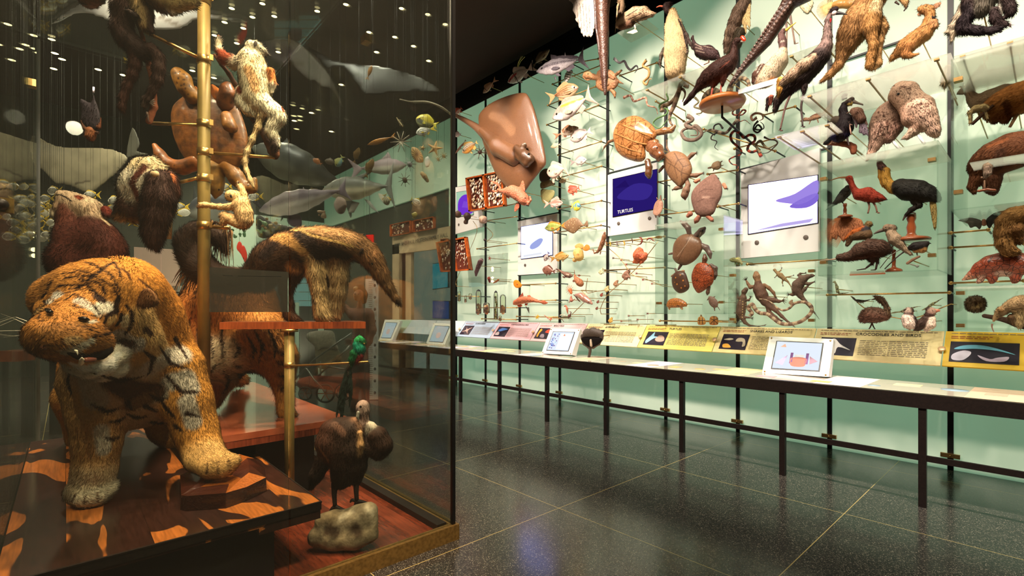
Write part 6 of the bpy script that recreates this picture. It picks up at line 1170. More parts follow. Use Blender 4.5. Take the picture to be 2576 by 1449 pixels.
# acrylic cabinets and glass shelves on the wall
def cabinet(label, q, X0, X1, shelves=()):
    """q: front-face corner pixels (left top, right bottom)"""
    a = P(*q[0], -X0); b = P(*q[1], -X0); y1, y0, z1, z0 = a[1], b[1], a[2], b[2]; t = thing('acrylic_cabinet', (X0, y0, z0), label, 'cabinet', 'clear acrylic cabinets on the wall'); e = .008
    for nm, bx in [('front_pane', (X0, X0 + e, y0, y1, z0, z1)), ('top_pane', (X0, X1, y0, y1, z1 - e, z1)), ('bottom_pane', (X0, X1, y0, y1, z0, z0 + e)), ('side_pane', (X0, X1, y1 - e, y1, z0, z1)), ('side_pane', (X0, X1, y0, y0 + e, z0, z1))]:
        g = G(); box(g, *bx); obj(nm, g, 'm_shelfglass' if nm in ('top_pane',) else 'm_glass', t)
    for y in (y0 + .04, y1 - .04):
        for z in (z0 + (z1 - z0) * .12, z0 + (z1 - z0) * .86):
            g = G(); box(g, X0 - .004, X0 + .05, y - .025, y + .025, z - .014, z + .014); obj('brass_clip', g, 'm_brass', t)
    for z in shelves: g = G(); box(g, X0 + .05, X1, y0 + .1, y1 - .1, z, z + e); obj('inner_shelf', g, 'm_shelfglass', t)
    return t
cabinet('clear acrylic cabinet holding the ibis, hornbill and kiwi', ((2058, 412), (2360, 680)), 5.2, 6.0)
cabinet('clear acrylic cabinet with the sea turtle and small turtles', ((1648, 566), (1822, 790)), 5.45, 5.95)
cabinet('clear acrylic cabinet around the big lizards and boa', ((1832, 672), (2052, 826)), 5.3, 5.95)
cabinet('tallest acrylic cabinet at the right edge with antelope and dark mammals', ((2392, 150), (2700, 495)), 4.9, 5.9, (2.6,))
cabinet('low acrylic cabinet at the right edge with the curled hedgehog', ((2398, 722), (2700, 838)), 5.1, 5.95)
def ledge(label, pts, th=.008, mat='m_shelfglass', D=None):
    a = [P(x, y, -X) for x, y, X in pts]; g = G(); hexa(g, a, (0, 0, -th)); return tag(obj('glass_shelf', g, mat), label, 'shelf', 'glass shelves on the wall')
def zshelf(label, p0, p1, X0, X1, dz=.012):
    a = P(*p0, -X0); b = P(*p1, -X0); z = (a[2] + b[2]) / 2; g = G(); box(g, X0, X1, min(a[1], b[1]), max(a[1], b[1]), z - dz, z); t = obj('glass_shelf', g, 'm_shelfglass'); tag(t, label, 'shelf', 'glass shelves on the wall')
    for k in (.08, .5, .92):
        y = a[1] + (b[1] - a[1]) * k; g = G(); box(g, X0 + .0, X0 + .035, y - .016, y + .016, z - .024, z - dz); box(g, X0 + .035, XW, y - .005, y + .005, z - .026, z - .014); o = link('shelf_bracket', g.mesh('shelf_bracket'), 'm_dullbrass'); o.parent = t
zshelf('long glass shelf under the two kangaroos', (2010, 238), (2392, 140), 5.0, 5.8)
zshelf('glass shelf under the penguin and guineafowl', (1612, 225), (1822, 150), 5.3, 5.9)
zshelf('small glass shelf under the crane\'s feet, tinted violet', (1948, 338), (2092, 312), 4.95, 5.5)
zshelf('top right glass shelf under the black and white monkey', (2400, 150), (2700, 45), 4.95, 5.8)
zshelf('glass plate behind the loon under the thin grey legs', (1900, 165), (2090, 105), 5.6, 6.0)
zshelf('low glass ledge with tiny creatures above the cream sign', (1510, 812), (1665, 816), 5.75, 5.95)
# clear acrylic sheet with small sea creatures
g = G(); hexa(g, [P(1180, 723, -5.6), P(1275, 715, -5.6), P(1278, 636, -5.6), P(1174, 646, -5.6)], (.008, 0, 0)); tag(obj('acrylic_sheet', g, 'm_glass'), 'clear acrylic sheet in front of the violet sea cucumber', 'panel')
# brass rods
RODS = [((1250, 446), (1214, 458), 'upper rod left of the stingray'), ((1404, 390), (1512, 356), 'rod under the striped fishes'), ((1390, 452), (1513, 418), 'rod under the pale pink snapper'), ((1404, 526), (1513, 505), 'rod behind the blue and yellow fish'), ((1395, 586), (1512, 567), 'rod behind the flounder'), ((1214, 530), (1300, 512), 'rod under the shell tray'), ((1216, 556), (1300, 545), 'rod through the pale urchin shell'), ((1200, 626), (1300, 612), 'rod above the acrylic sheet'), ((1303, 717), (1398, 713), 'rod holding the orange sea anemone'), ((1303, 757), (1398, 755), 'rod behind the orange shark'), ((1300, 796), (1402, 798), 'low rod with the yellow sea fan'), ((1206, 774), (1300, 774), 'rod through the specimen jars'), ((1212, 802), (1298, 804), 'lowest rod under the jars'), ((1145, 745), (1204, 746), 'rod through the three small jars'), ((1522, 680), (1672, 673), 'long rod crossing behind the brown frog'), ((1526, 612), (1672, 595), 'thin rod with the little salamanders'), ((1660, 807), (1850, 810), 'rod with the two tiny tortoises'), ((1656, 458), (1700, 450), 'short rod under the river turtle'), ((1780, 438), (1855, 428), 'rod under the small olive turtle'), ((1660, 541), (1745, 531), 'rod behind the softshell turtles'), ((1805, 520), (1858, 512), 'short rod right of the softshell turtle'), ((1880, 665), (2080, 653), 'rod from the chameleon to the cabinet'), ((2082, 742), (2388, 736), 'long straight rod above the chick and puffins'), ((2392, 586), (2486, 578), 'rod under the bat'), ((2392, 623), (2576, 612), 'rod behind the golden-brown animal'), ((2392, 712), (2576, 706), 'rod under the pangolin'), ((1770, 325), (1950, 380), 'rod behind the coiled snakes'), ((1650, 255), (1720, 305), 'slanted rod with the reddish snake'), ((1848, 374), (1970, 343), 'rod behind the coral snake'), ((1920, 290), (2000, 268), 'rod behind the crane tail'), ((1560, 190), (1652, 158), 'rod behind the grey and yellow snakes'), ((1438, 160), (1505, 148), 'rod behind the silver tuna-like fish'), ((1390, 212), (1510, 165), 'rod below the chequered fish'), ((1378, 265), (1498, 218), 'rod between the striped fish and the matamata'), ((1376, 314), (1505, 265), 'rod behind the yellow-banded fish')]
for a, b, nm in RODS:
    q0, q1 = P(*a, -5.95), P(*b, -5.95); t = thing('brass_rod', q0, 'thin brass ' + nm, 'rod', 'thin brass rods fixed to the wall')
    g = G(); tube(g, [q0, q1], .0085, '888', 8); obj('rod', g, 'm_brass', t)
    for q in (q0, q1):
        g = G(); tube(g, [q, (XW, q[1], q[2])], .008, '888', 8); obj('wall_stub', g, 'm_black', t)
        g = G(); ball(g, q, .017, '888', 10, 8); obj('joint', g, 'm_brass', t)
WIRES = [([(1532, 625), (1560, 650), (1590, 690), (1620, 700), (1668, 720)], 'slanted brass wire crossing the frogs'), ([(1655, 608), (1610, 665), (1570, 705), (1530, 740), (1511, 775), (1512, 790)], 'curved wire carrying the row of frogs'), ([(1478, 700), (1475, 735), (1500, 733), (1540, 728)], 'bent wire by the goosefish'), ([(1440, 790), (1465, 765), (1478, 750), (1462, 730)], 'curved wire under the long-snouted fish'), ([(1190, 556), (1200, 575), (1190, 610), (1150, 700), (1148, 720)], 'thin vertical wire by the shell boxes'), ([(1222, 570), (1240, 590), (1225, 608)], 'thin curved wire under the pale urchin shell'), ([(2140, 745), (2180, 778), (2240, 797), (2300, 800), (2392, 765)], 'long bowed rod joining the chick and puffins')]
for pts, nm in WIRES:
    g = G(); X = spline([P(*p, -5.85) for p in pts], 5); tube(g, X, .005, '888', 6); q = X[-1]; tube(g, [q, (XW - .02, q[1], q[2])], .005, '888', 6); tag(obj('brass_wire', g, 'm_brass'), nm, 'wire', 'bent wires on the wall')
# ---------------------------------------------------------------- animals inside the glass case
C1 = (0, 0, 2.787); C2 = (480, 0, 2.787); C3 = (0, 440, 2.786); C4 = (440, 440, 2.786); C6 = (500, 900, 2.64); Z1 = (740, 380, 5.5725); Z2 = (860, 560, 4.83); Z3 = (720, 780, 4.83); Z4 = (0, 430, 5.797); Z5 = (430, 420, 5.174); Z6 = (980, 220, 4.83)
DK = '24120c'
beast('tiger', 'snarling tiger stepping forward with one paw on a carved wooden block', 'tiger', """
B d08432 348,790,88,-60 368,870,96,20 330,930,120,220 300,930,118,330
B d88c3a 320,735,88,-130 366,800,80,-60 410,885,74,-10
B c09870 300,900,110,-90 340,970,108,-30
B b8a080 252,960,66,-80 392,960,76,-20
B d49040 440,930,72,-20 470,1010,58,-20 492,1080,50,-20 510,1130,46,-30
B d8a868 510,1138,44,-40 548,1162,36,-60;B d8a868 490,1162,24,-70 525,1176,22,-80 560,1176,21,-75 585,1162,19,-60
B c89458 235,960,74,-100 245,1040,60,-105 245,1110,50,-105 240,1170,47,-110
B d8c09c 236,1190,46,-115 215,1225,38,-125;B e0d0b4 185,1243,22,-130 215,1250,22,-140 245,1245,22,-130 275,1228,20,-110
B b07838 400,960,50,260 400,1040,38,360 412,1080,34,370 435,1108,30,370;B b07838 190,1000,50,300 195,1080,26,390 196,1105,26,390
B c8b090 335,985,32,240 345,1015,30,250 365,1030,24,260
B d48c3c 300,735,82,-150 262,745,92,-190 235,775,86,-215;B d89440 328,752,84,-90
B cc8840 262,720,62,-215 205,735,66,-225 150,750,58,-215 128,745,36,-200
B cc8840 128,785,36,-262 160,795,44,-275
B d8b070 135,815,40,-290;B b87838 140,852,50,-345 200,850,50,-335 240,862,40,-300
B c88440 205,800,66,-270 165,828,56,-310 135,842,50,-345
B b87838 130,830,46,-350 105,840,32,-370 100,852,28,-372
B c89458 160,868,34,-330 195,872,38,-310 225,868,36,-280
B d0a468 320,800,56,-180 345,850,52,-150 370,890,48,-120
B c8c0b0 352,905,46,-120 320,915,40,-130
B d8ccb8 168,902,15,-300 190,920,18,-300 225,930,20,-280 262,922,20,-245 292,895,20,-205 300,870,20,-190
B d8ccb8 255,940,24,-220 290,930,26,-190
W 60,640,4.83;K e8dcc8 960,640,78 1040,640,78;W 60,640,4.83;K e8dcc8 820,640,60 900,690,60;W 60,640,4.83;K e0c8b8 670,560,57 760,610,57;W 60,640,4.83;K f0e4d8 390,490,57 420,500,57;W 60,640,4.83;K d8c8b8 290,560,34 330,580,34;W 60,640,4.83;K c8b8a8 1150,960,78 1280,1060,78 1380,1120,78;W 60,640,4.83;K b0a498 1250,1150,65 1400,1060,65;W 60,640,4.83;K b87c44 640,900,91 450,900,91 300,900,91;W 60,640,4.83;K d8ccb8 480,1190,44 650,1150,44 800,1050,44;W 60,640,4.83;K c8a070 520,1050,52 640,1040,52;W 60,640,4.83;K e0b070 1060,800,65 1090,780,65;W 60,640,4.83;K d8ccb8 860,800,21 780,830,21;W 60,640,4.83;K e0c8a0 1230,760,39 1220,860,39;W 0,0,1;K c8bcac 385,925,26 420,900,26 455,890,26;W 0,0,1;K c8bcac 430,960,22 470,950,22 480,975,22;W 0,0,1;K c4b8a8 470,1010,20 485,1060,20;W 0,0,1;K d0c4b0 255,1080,16 262,1130,16;W 0,0,1;K b0a08c 225,960,30 240,1000,30;W 0,0,1;K e8dcc4 355,1000,20 400,990,20;W 0,0,1;K 4e2e1a 290,962,30 340,985,34 385,985,28;W 0,0,1;K 7a5430 330,1020,18 370,1000,18;W 60,640,4.83;K 2a140c 740,90,16 830,110,16 900,140,16 970,190,16;W 60,640,4.83;K 2a140c 590,185,8 720,195,13 840,240,13 910,240,10;W 60,640,4.83;K 2a140c 440,235,6 600,215,12 720,255,12 850,262,10;W 60,640,4.83;K 2a140c 420,335,6 520,280,14 640,268,14 770,322,17;W 60,640,4.83;K 2a140c 380,425,9 440,378,17 560,372,17 740,372,18;W 60,640,4.83;K 2a140c 540,425,12 640,405,12 740,360,12;W 60,640,4.83;K 2a140c 770,330,17 860,255,17 960,185,17 1040,120,17 1115,88,17;W 60,640,4.83;K 2a140c 785,345,18 850,440,26 900,500,34;W 60,640,4.83;K 2a140c 900,520,60 945,545,60;W 60,640,4.83;K 2a140c 880,262,14 980,320,14 1060,360,14 1100,400,14;W 60,640,4.83;K 2a140c 850,320,17 930,350,17 980,420,17 990,470,17;W 60,640,4.83;K 2a140c 1000,205,17 1060,240,17 1110,330,17 1170,440,17;W 60,640,4.83;K 2a140c 1110,100,18 1150,180,18 1180,270,18;W 60,640,4.83;K 5a3418 1200,180,21 1270,230,21 1300,300,21;W 60,640,4.83;K 5a3418 1400,300,21 1500,380,21 1600,480,21;W 60,640,4.83;K 2a140c 1110,440,18 1160,510,26 1130,600,39 1130,680,44;W 60,640,4.83;K 2a140c 1110,700,39 1010,745,26 985,830,23 970,890,21;W 60,640,4.83;K 2a140c 1190,720,22 1175,800,22 1125,860,22;W 60,640,4.83;K 2a140c 1250,620,20 1305,700,20 1312,800,20 1290,880,20 1240,950,20;W 60,640,4.83;K 2a140c 830,1000,18 910,985,18 1010,955,18 1075,915,18;W 60,640,4.83;K 2a140c 370,585,10 440,552,10 520,545,10 620,470,10;W 60,640,4.83;K 2a140c 470,475,10 560,455,10 640,440,10 740,372,10;W 60,640,4.83;K 2a140c 630,480,13 660,510,13 740,530,13;W 60,640,4.83;K 2a140c 600,600,13 640,640,13 720,650,13;W 60,640,4.83;K 2a140c 820,600,12 870,640,12 900,700,12 960,745,12;W 60,640,4.83;K 2a140c 350,320,21 300,400,21 270,470,21 225,520,21;W 60,640,4.83;K 2a140c 240,560,16 270,610,16;W 60,640,4.83;K 2a140c 200,700,12 190,780,12 220,810,12;W 60,640,4.83;K 2a140c 650,860,9 780,905,9 900,950,9;W 60,640,4.83;K 2a140c 740,870,9 870,895,9;W 60,640,4.83;K 2a140c 640,690,12 720,720,12 830,740,12 940,770,12;W 60,640,4.83;K 3a2014 1200,1060,57 1290,1080,57;W 60,640,4.83;K 4a2c18 1480,900,39 1540,960,39;W 60,640,4.83;K 2a140c 560,1080,6 640,1060,6;W 60,640,4.83;K 2a140c 580,1110,6 680,1085,6;W 60,640,4.83;K 2a140c 620,1130,6 720,1110,6;W 60,640,4.83;K 6a4020 440,1010,13 480,1080,13 400,1110,13 250,1100,13 180,1060,13;W 60,640,4.83;K 8a5828 350,830,8 400,900,8 380,960,8;W 60,640,4.83;K 8a5828 480,840,8 520,880,8 500,940,8;W 60,640,4.83;K 8a5828 600,860,8 640,900,8;W 60,640,4.83;K 5a3418 250,240,16 350,180,16 470,100,16;W 60,640,4.83;K 5a3418 640,40,16 740,60,16 800,30,16;W 0,0,1;K 2e180e 225,935,2.5 300,958,6.5 360,945,2.5;W 0,0,1;K 2e180e 360,880,2.5 385,900,6.5 375,940,2.5;W 0,0,1;K 2e180e 400,870,2.5 430,915,6.5 470,925,2.5;W 0,0,1;K 2e180e 415,940,2.5 455,985,6.5 500,985,2.5;W 0,0,1;K 2e180e 230,1015,2.5 270,1035,6.5 300,1025,2.5;W 0,0,1;K 2e180e 275,1060,2.5 300,1058,6.5 312,1048,2.5;W 0,0,1;K 2e180e 262,1100,2.5 285,1104,6.5 300,1098,2.5;W 0,0,1;K 2e180e 400,1000,2.5 420,1030,6.5 440,1050,2.5;W 0,0,1;K 2e180e 470,1040,6.5 500,1045,2.5;W 0,0,1;K 2e180e 440,1070,6.5 460,1085,2.5;W 0,0,1;K 2e180e 175,930,2.5 170,960,6.5 180,990,2.5;W 0,0,1;K 2e180e 375,990,2.5 400,1005,6.5 420,1000,2.5;W 0,0,1;K 2e180e 365,1020,6.5 395,1035,2.5;W 0,0,1;K 2e180e 320,1040,2.5 345,1050,6.5 370,1045,2.5;W 0,0,1;K 2e180e 440,850,6.5 470,900,2.5;W 0,0,1;K 2e180e 380,1060,6.5 420,1065,2.5;W 0,0,1;K 2e180e 320,1010,6.5 330,1030,2.5;W 0,0,1
K 5a3c22 522,1165,2 518,1192,2.5;K 5a3c22 548,1160,2 548,1190,2.5;K 5a3c22 572,1158,2 576,1186,2.5;K 5a3c22 190,1240,2 180,1262,2.5;K 5a3c22 215,1245,2 210,1268,2.5;K 5a3c22 242,1240,2 245,1262,2.5;W 0,0,1
K f0e8dc 176,912,7 205,924,9 240,926,10 275,914,9 298,892,8;K f0e8dc 250,936,12 285,928,12
P ear@ m_fur;D 8a5c38 .3 344,766,-4 352,738,-4 368,724,-4 385,732,-4 398,750,-4 397,764,-4 380,771,-4 360,773,-4;D e0b898 .4 356,760,-14 366,742,-14 386,748,-14 392,758,-14 375,762,-14;D 2a120c .3 362,764,-14 376,766,-14 394,762,-14 392,769,-14 374,772,-14
P ear m_skin;D b88450 .5 96,730,-200 102,712,-200 120,706,-200 132,716,-200 122,732,-200 104,738,-200
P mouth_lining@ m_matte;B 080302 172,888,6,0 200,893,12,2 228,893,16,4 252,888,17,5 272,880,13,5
P tongue@ m_gloss;B 8a4a3c 215,905,8,-22 235,903,9,-22
P tooth@ m_bone;B f0e4c8 190,880,5,-20 194,889,4,-24 198,897,2,-26
P tooth@ m_bone;B f0e4c8 204,914,7,-22 206,905,6,-25 208,896,2.5,-28

P nose@ m_gloss;B 7a4630 98,868,6,2 112,874,8,2 126,873,6,3
P whisker m_bone;W 60,640,4.83
T f0e4d0 820,1020,5,-330 1000,1000,3.5,-360 1200,1005,3,-350 1380,1025,1.5,-340;T f0e4d0 820,970,5,-330 1000,905,3.5,-350 1270,855,1.5,-330;T f0e4d0 820,1040,5,-330 1000,1060,3,-340 1150,1130,1.5,-330;T f0e4d0 700,1090,5,-340 900,1080,3,-350 1100,1085,1.5,-350;T f0e4d0 720,1100,5,-340 900,1130,3,-350 1035,1215,1.5,-350;T f0e4d0 600,1150,4,-350 700,1170,3,-350 830,1178,1.5,-350
T f0e4d0 150,900,5,-370 30,850,3,-360 -120,780,2,-350 -280,720,1,-340;T f0e4d0 140,930,5,-370 0,925,3,-360 -290,930,1.5,-350;T f0e4d0 140,940,5,-370 0,975,3,-360 -250,1010,1.5,-350;T f0e4d0 160,880,5,-370 60,820,3,-360 -100,760,2,-350;T f0e4d0 160,860,4,-370 145,800,1.5,-365
P eye_rim@ m_gloss;W 60,640,4.83
B 120806 690,778,36,-30 745,790,36,-30 800,795,20,-26;B 120806 292,672,36,-48 318,700,38,-48
W 0,0,1
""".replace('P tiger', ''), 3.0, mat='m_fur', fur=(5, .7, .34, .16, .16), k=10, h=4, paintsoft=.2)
T_ = bpy.data.objects['tiger']

# carved wooden block under the paw
ring = [(1190, 860), (1197, 1010), (1240, 1018), (1500, 1000), (1640, 950), (1772, 885), (1765, 800), (1690, 735), (1590, 715), (1400, 760)]
B_ = [PZ(x / 2.64, 900 + y / 2.64, .444) for x, y in ring]; c_ = np.mean(B_, 0); rr_ = random.Random(5)
g = G(); n_ = len(B_); T1 = [p * .98 + c_ * .02 + np.array((0, 0, .07 + rr_.uniform(-.01, .012))) for p in B_]; T2 = [p * .6 + c_ * .4 + np.array((rr_.uniform(-.02, .02), rr_.uniform(-.02, .02), .095 + rr_.uniform(-.02, .02))) for p in B_]; top = c_ + np.array((0, 0, .085))
for i in range(n_):
    j = (i + 1) % n_; col = 'a85c24' if i in (3, 4, 7, 8) else '3c1c14'; c2 = 'a85c24' if i in (2, 3, 7) else '4a2418'
    g.add([B_[i], B_[j], T1[j], T1[i]], np.array([(0, 1, 2, 3)]), '2c150f', False); g.add([T1[i], T1[j], T2[j], T2[i]], np.array([(0, 1, 2, 3)]), col, False); g.add([T2[i], T2[j], top], np.array([(0, 1, 2)]), c2, False)
vcol('m_carved', .18, .6, 70, .2, 1.2, coat=.7); tag(obj('carved_block', g, 'm_carved'), 'rough carved block of dark and orange wood under the tiger\'s paw', 'block')
beast('tiger', 'second tiger seen from behind the pole, its head hidden, on the raised platform', 'tiger', """
B b86c2c 560,760,90,200 540,820,100,100 540,880,90,40
B a86428 600,780,100,60 640,850,80,20 690,900,50,0
B b87838 660,840,60,-10 700,900,42,-10 712,960,26,-20 718,1010,18,-30 718,1038,16,-40 735,1042,11,-46
B 9a5c28 540,880,70,20 548,950,40,20 540,1010,20,20
B a87840 590,880,30,160 585,930,24,300 600,952,18,400 610,955,14,400
B c8b090 560,900,60,-20 600,880,50,-20
"""+';'.join('K 2a160c %d,%d,2 %d,%d,5.5 %d,%d,2' % v for v in [(480,800,470,850,480,890),(505,780,498,840,505,900),(530,790,525,850,535,900),(560,800,556,850,560,900),(540,920,520,950,530,980),(560,930,575,960,560,990),(640,830,660,870,650,910),(670,820,690,860,690,900),(690,880,715,890,728,900),(695,910,720,915,735,920),(700,940,715,945,728,940),(700,970,712,975,722,972),(620,840,640,880,630,900),(585,850,600,880,590,900),(585,920,600,925,605,920),(590,940,605,945,612,940)]), 4.15, mat='m_fur', fur=(9, .8, .16, .2, .2), k=12)
beast('giant_anteater', 'giant anteater with a long drooping snout standing on the wooden shelf', 'anteater', """
B 4a3020 600,690,120,30 680,600,130,10 780,540,130,0 900,500,124,0 1040,480,116,0 1160,490,104,0
B 7a5838 1160,470,96,0 1270,500,84,0 1350,550,72,0 1400,610,58,0 1450,700,44,0 1500,790,31,0 1550,870,22,0 1568,898,18,0
B a8744c 1380,590,60,-16 1450,710,36,-12
B 4a2c1c 820,680,90,0 780,800,44,0 790,900,34,0 800,980,32,0 850,1015,20,-10 870,1022,14,-10
B 3c281c 600,720,90,30 480,760,60,50
B d0aa78 985,600,74,-20 990,700,60,-24 1005,800,48,-24 1015,900,42,-24 1030,980,48,-26 1060,1005,36,-30
B c09c70 1150,600,80,40 1150,720,62,40 1145,830,50,40 1135,920,38,40 1140,990,32,36
K b0855a 820,370,40 950,370,40 1100,400,50 1220,440,50;K b88850 700,430,40 800,450,46 900,540,34;K 8a5024 820,640,44 900,660,30
K d0a868 780,385,9 880,390,10 950,425,10 1080,455,10 1230,495,9
K 2c1c18 850,420,34 940,480,52 1010,560,46 1100,540,44 1200,570,36;K 2c1c18 680,500,40 620,560,44
K 3a2418 985,905,9 970,880,12;K 3a2418 1065,700,9 1075,780,10;K 2c1c1c 1560,890,18
P ear m_fur;B 2a1c16 1315,520,12,-84 1308,540,13,-84
P claw m_bone;T 5a4030 1000,1030,9,-60 1010,1045,5,-60;T 5a4030 1040,1035,9,-60 1050,1048,5,-60;T 5a4030 1080,1030,9,-60 1095,1040,5,-60;T 3a2a20 1110,985,6,0 1100,965,4,0;T 2a1c14 850,1025,7,-20 900,1030,3,-20
E 000 1382,625,11,-68
P tail m_fur
B 3a2820 520,720,80,50 400,740,86,60 280,720,92,70 180,640,98,80 120,560,90,80 95,470,84,80 150,410,76,80 230,400,66,80 310,440,56,80 350,520,36,80
P tail_hair m_matte
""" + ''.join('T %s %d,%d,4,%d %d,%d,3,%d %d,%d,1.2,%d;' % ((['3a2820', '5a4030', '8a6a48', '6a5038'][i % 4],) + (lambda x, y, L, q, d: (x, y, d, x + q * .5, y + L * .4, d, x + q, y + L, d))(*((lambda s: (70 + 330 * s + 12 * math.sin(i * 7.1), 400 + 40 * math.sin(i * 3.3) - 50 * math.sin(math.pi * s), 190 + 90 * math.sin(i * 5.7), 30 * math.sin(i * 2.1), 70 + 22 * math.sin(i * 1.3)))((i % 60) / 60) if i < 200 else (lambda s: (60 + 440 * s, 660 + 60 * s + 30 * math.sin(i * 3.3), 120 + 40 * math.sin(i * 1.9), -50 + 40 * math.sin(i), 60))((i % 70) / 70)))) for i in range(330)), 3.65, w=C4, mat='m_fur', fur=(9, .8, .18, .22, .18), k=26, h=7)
beast('sifaka', 'white lemur with rust-red arms climbing a branch right of the brass pole', 'lemur', """
B e0d4b8 430,330,50 450,330,46;B d8ccb0 480,345,34 505,360,26
B 6a6460 515,362,20 538,380,10
B ecd8b4 400,400,60 430,440,84 440,520,96 450,600,92 460,680,84 480,730,66
B ecdcc0 370,430,50 310,450,40;B 8a3818 300,430,40 240,410,38 205,370,26;B e0d0b0 195,345,22 192,300,20;B 3a2c28 200,295,13 205,275,11
B c87840 560,500,30 580,580,22;B ecdcc0 575,600,24 570,645,14
B ecdcc0 520,730,66 590,790,60 620,830,46 580,880,44 560,920,38 580,950,34
B 3a2824 585,975,28 590,1020,24 580,1060,14;B e8dcc8 610,980,14 620,1020,6
B ecdcc0 370,650,56 370,720,52 410,770,44 440,800,24
B e0c090 500,740,30 490,810,26 470,890,22 430,980,20 395,1060,18 378,1130,17 390,1200,16 420,1265,16 438,1305,12
K d0a070 400,480,34 440,560,36 450,620,30;K 8a3c1c 335,625,26 345,640,20;K 8a3c1c 630,730,12 650,780,12;K c89060 430,430,12
P ear m_skin;D 3a3430 .5 443,325,-46 440,300,-46 455,285,-46 468,300,-46 460,322,-46
E 000 490,340,6,-28;P fingers m_skin;""" + claws(200, 280, -.2, -1, 4, 30, 8, '3a2c28') + ';' + claws(590, 1040, .2, 1, 4, 34, 8, '2c201c'), 3.5, w=C2, mat='m_fur', fur=(6, .8, .2, .25, .22), k=14)
beast('tree_branch', 'dark slanting branch gripped by the white lemur', 'branch', 'B 4a2c1c 165,385,12 215,450,15 270,520,17 310,590,18 380,720,17 430,830,17 490,910,20 540,1000,24 565,1060,26 590,1095,26;B 5a3826 600,1080,24 600,1000,16;B 5a3826 195,255,13 205,300,14 190,330,10', 3.56, w=C2, mat='m_matte', k=6)
beast('dark_monkey', 'dark brown long-limbed monkey hanging on a reddish branch at the top', 'monkey', """
B 34201a 880,-60,84 870,60,78 850,200,64 880,280,62;B c0a070 990,-40,66 1000,80,56 1010,170,40
B 34201a 1045,-20,30 1050,120,22 1060,220,20
B 2c1c18 900,270,64 960,330,56 1010,360,50;B 241814 990,370,46 1030,350,30 1060,360,16
B 3c2018 945,370,46 945,450,36 930,520,32 890,600,28 865,680,26 855,750,22 862,778,12
B 34201a 1060,340,40 1110,400,38 1115,480,38 1105,560,34 1070,630,26 1040,690,26
B 4a3830 1020,700,26 1010,740,22;B 5a4840 1030,790,12 1040,840,8
B 2a1c18 900,80,20,-60 950,110,20,-60
P fingers m_skin;""" + claws(1040, 345, 1, .3, 4, 44, 9, '2c201c') + ';' + claws(950, 100, 1, .4, 4, 36, 8, '2c201c') + ';' + claws(1050, 720, 1, 0, 4, 40, 8, '5a4c44'), 3.35, w=C1, mat='m_fur', fur=(8, .8, .18, .25, .2), k=14)
beast('tree_branch', 'reddish peeling branch held by the dark monkey', 'branch', 'B 6a3c28 905,0,20 940,90,20 975,180,16 1000,260,14 1030,390,20 1050,480,20 1075,580,22 1075,680,22 1080,750,24 1060,800,22 1045,850,24', 3.4, w=C1, mat='m_matte', k=6)
beast('sloth', 'cream and brown shaggy animal at the top left of the brass pole', 'sloth', 'B 5a4028 1060,-30,60 1130,30,56;B b89c68 1130,-20,70 1220,20,60 1340,10,50;B d8c8b0 1190,75,20 1210,90,18', 3.3, w=C1, mat='m_fur', fur=(9, .8, .18, .25, .2), k=12)
beast('bear_snout', 'brown bear-like muzzle with whiskers cut off by the top edge', 'bear', 'B 5a3a28 560,-20,30 620,-10,60 680,-20,50;B 8a5c48 600,25,26 660,35,24;K 2a1410 540,20,8 600,28,8', 4.6, w=C1, mat='m_fur', fur=(5, .7, .14, .25, .2), k=8)
beast('sea_turtle', 'big amber-brown sea turtle hanging belly-out behind the brass pole', 'turtle', """
D 5c3610 .3 1198,860 1205,760 1250,700 1340,650 1500,640 1640,700 1700,820 1738,960 1730,1090 1650,1190 1500,1215 1370,1180 1280,1090 1225,980
B 7a5420 1360,680,60,-60 1300,620,50,-90 1280,560,58,-100 1250,520,50,-100;B 5a3010 1580,720,60,-60 1600,660,56,-80 1590,620,40,-90 1600,600,26,-90
B 6a4418 1590,820,44,-90 1610,880,44,-100 1630,900,36,-100
B 6a3c14 1380,1140,60 1280,1175,50 1180,1150,42 1120,1080,34 1085,1020,22
B 6a4414 1600,1160,60 1660,1250,54 1720,1320,40 1770,1320,34 1785,1260,22
B 70501c 1500,1190,80 1512,1270,56 1515,1330,44 1510,1385,14
D a85c20 .3 1350,640,-60 1370,600,-60 1400,640,-60 1390,680,-60;D a85c20 .3 1470,620,-60 1490,590,-60 1550,640,-60 1560,700,-60 1500,690,-60
""" + ''.join('K 2a140a %.0f,%.0f,7;' % v for v in [(1230, 510), (1260, 500), (1290, 520), (1250, 550), (1290, 560), (1270, 600), (1300, 620), (1320, 660), (1290, 590), (1240, 580), (1310, 540), (1330, 600), (1590, 620), (1610, 660), (1580, 680), (1620, 720), (1120, 1080), (1160, 1130), (1220, 1160), (1740, 1300), (1770, 1270), (1700, 1310)]) + 'K 5a3010 1400,760,5 1420,900,5 1400,1100,5;K 5a3010 1500,760,5 1520,900,5 1500,1100,5;K 5a3010 1260,900,5 1700,900,5;K 5a3010 1300,1020,5 1700,1020,5;K 5a3010 1600,780,5 1640,900,5 1620,1080,5;E 000 1535,1330,7,-50', 4.05, w=C1, mat='m_shellhang', k=14)
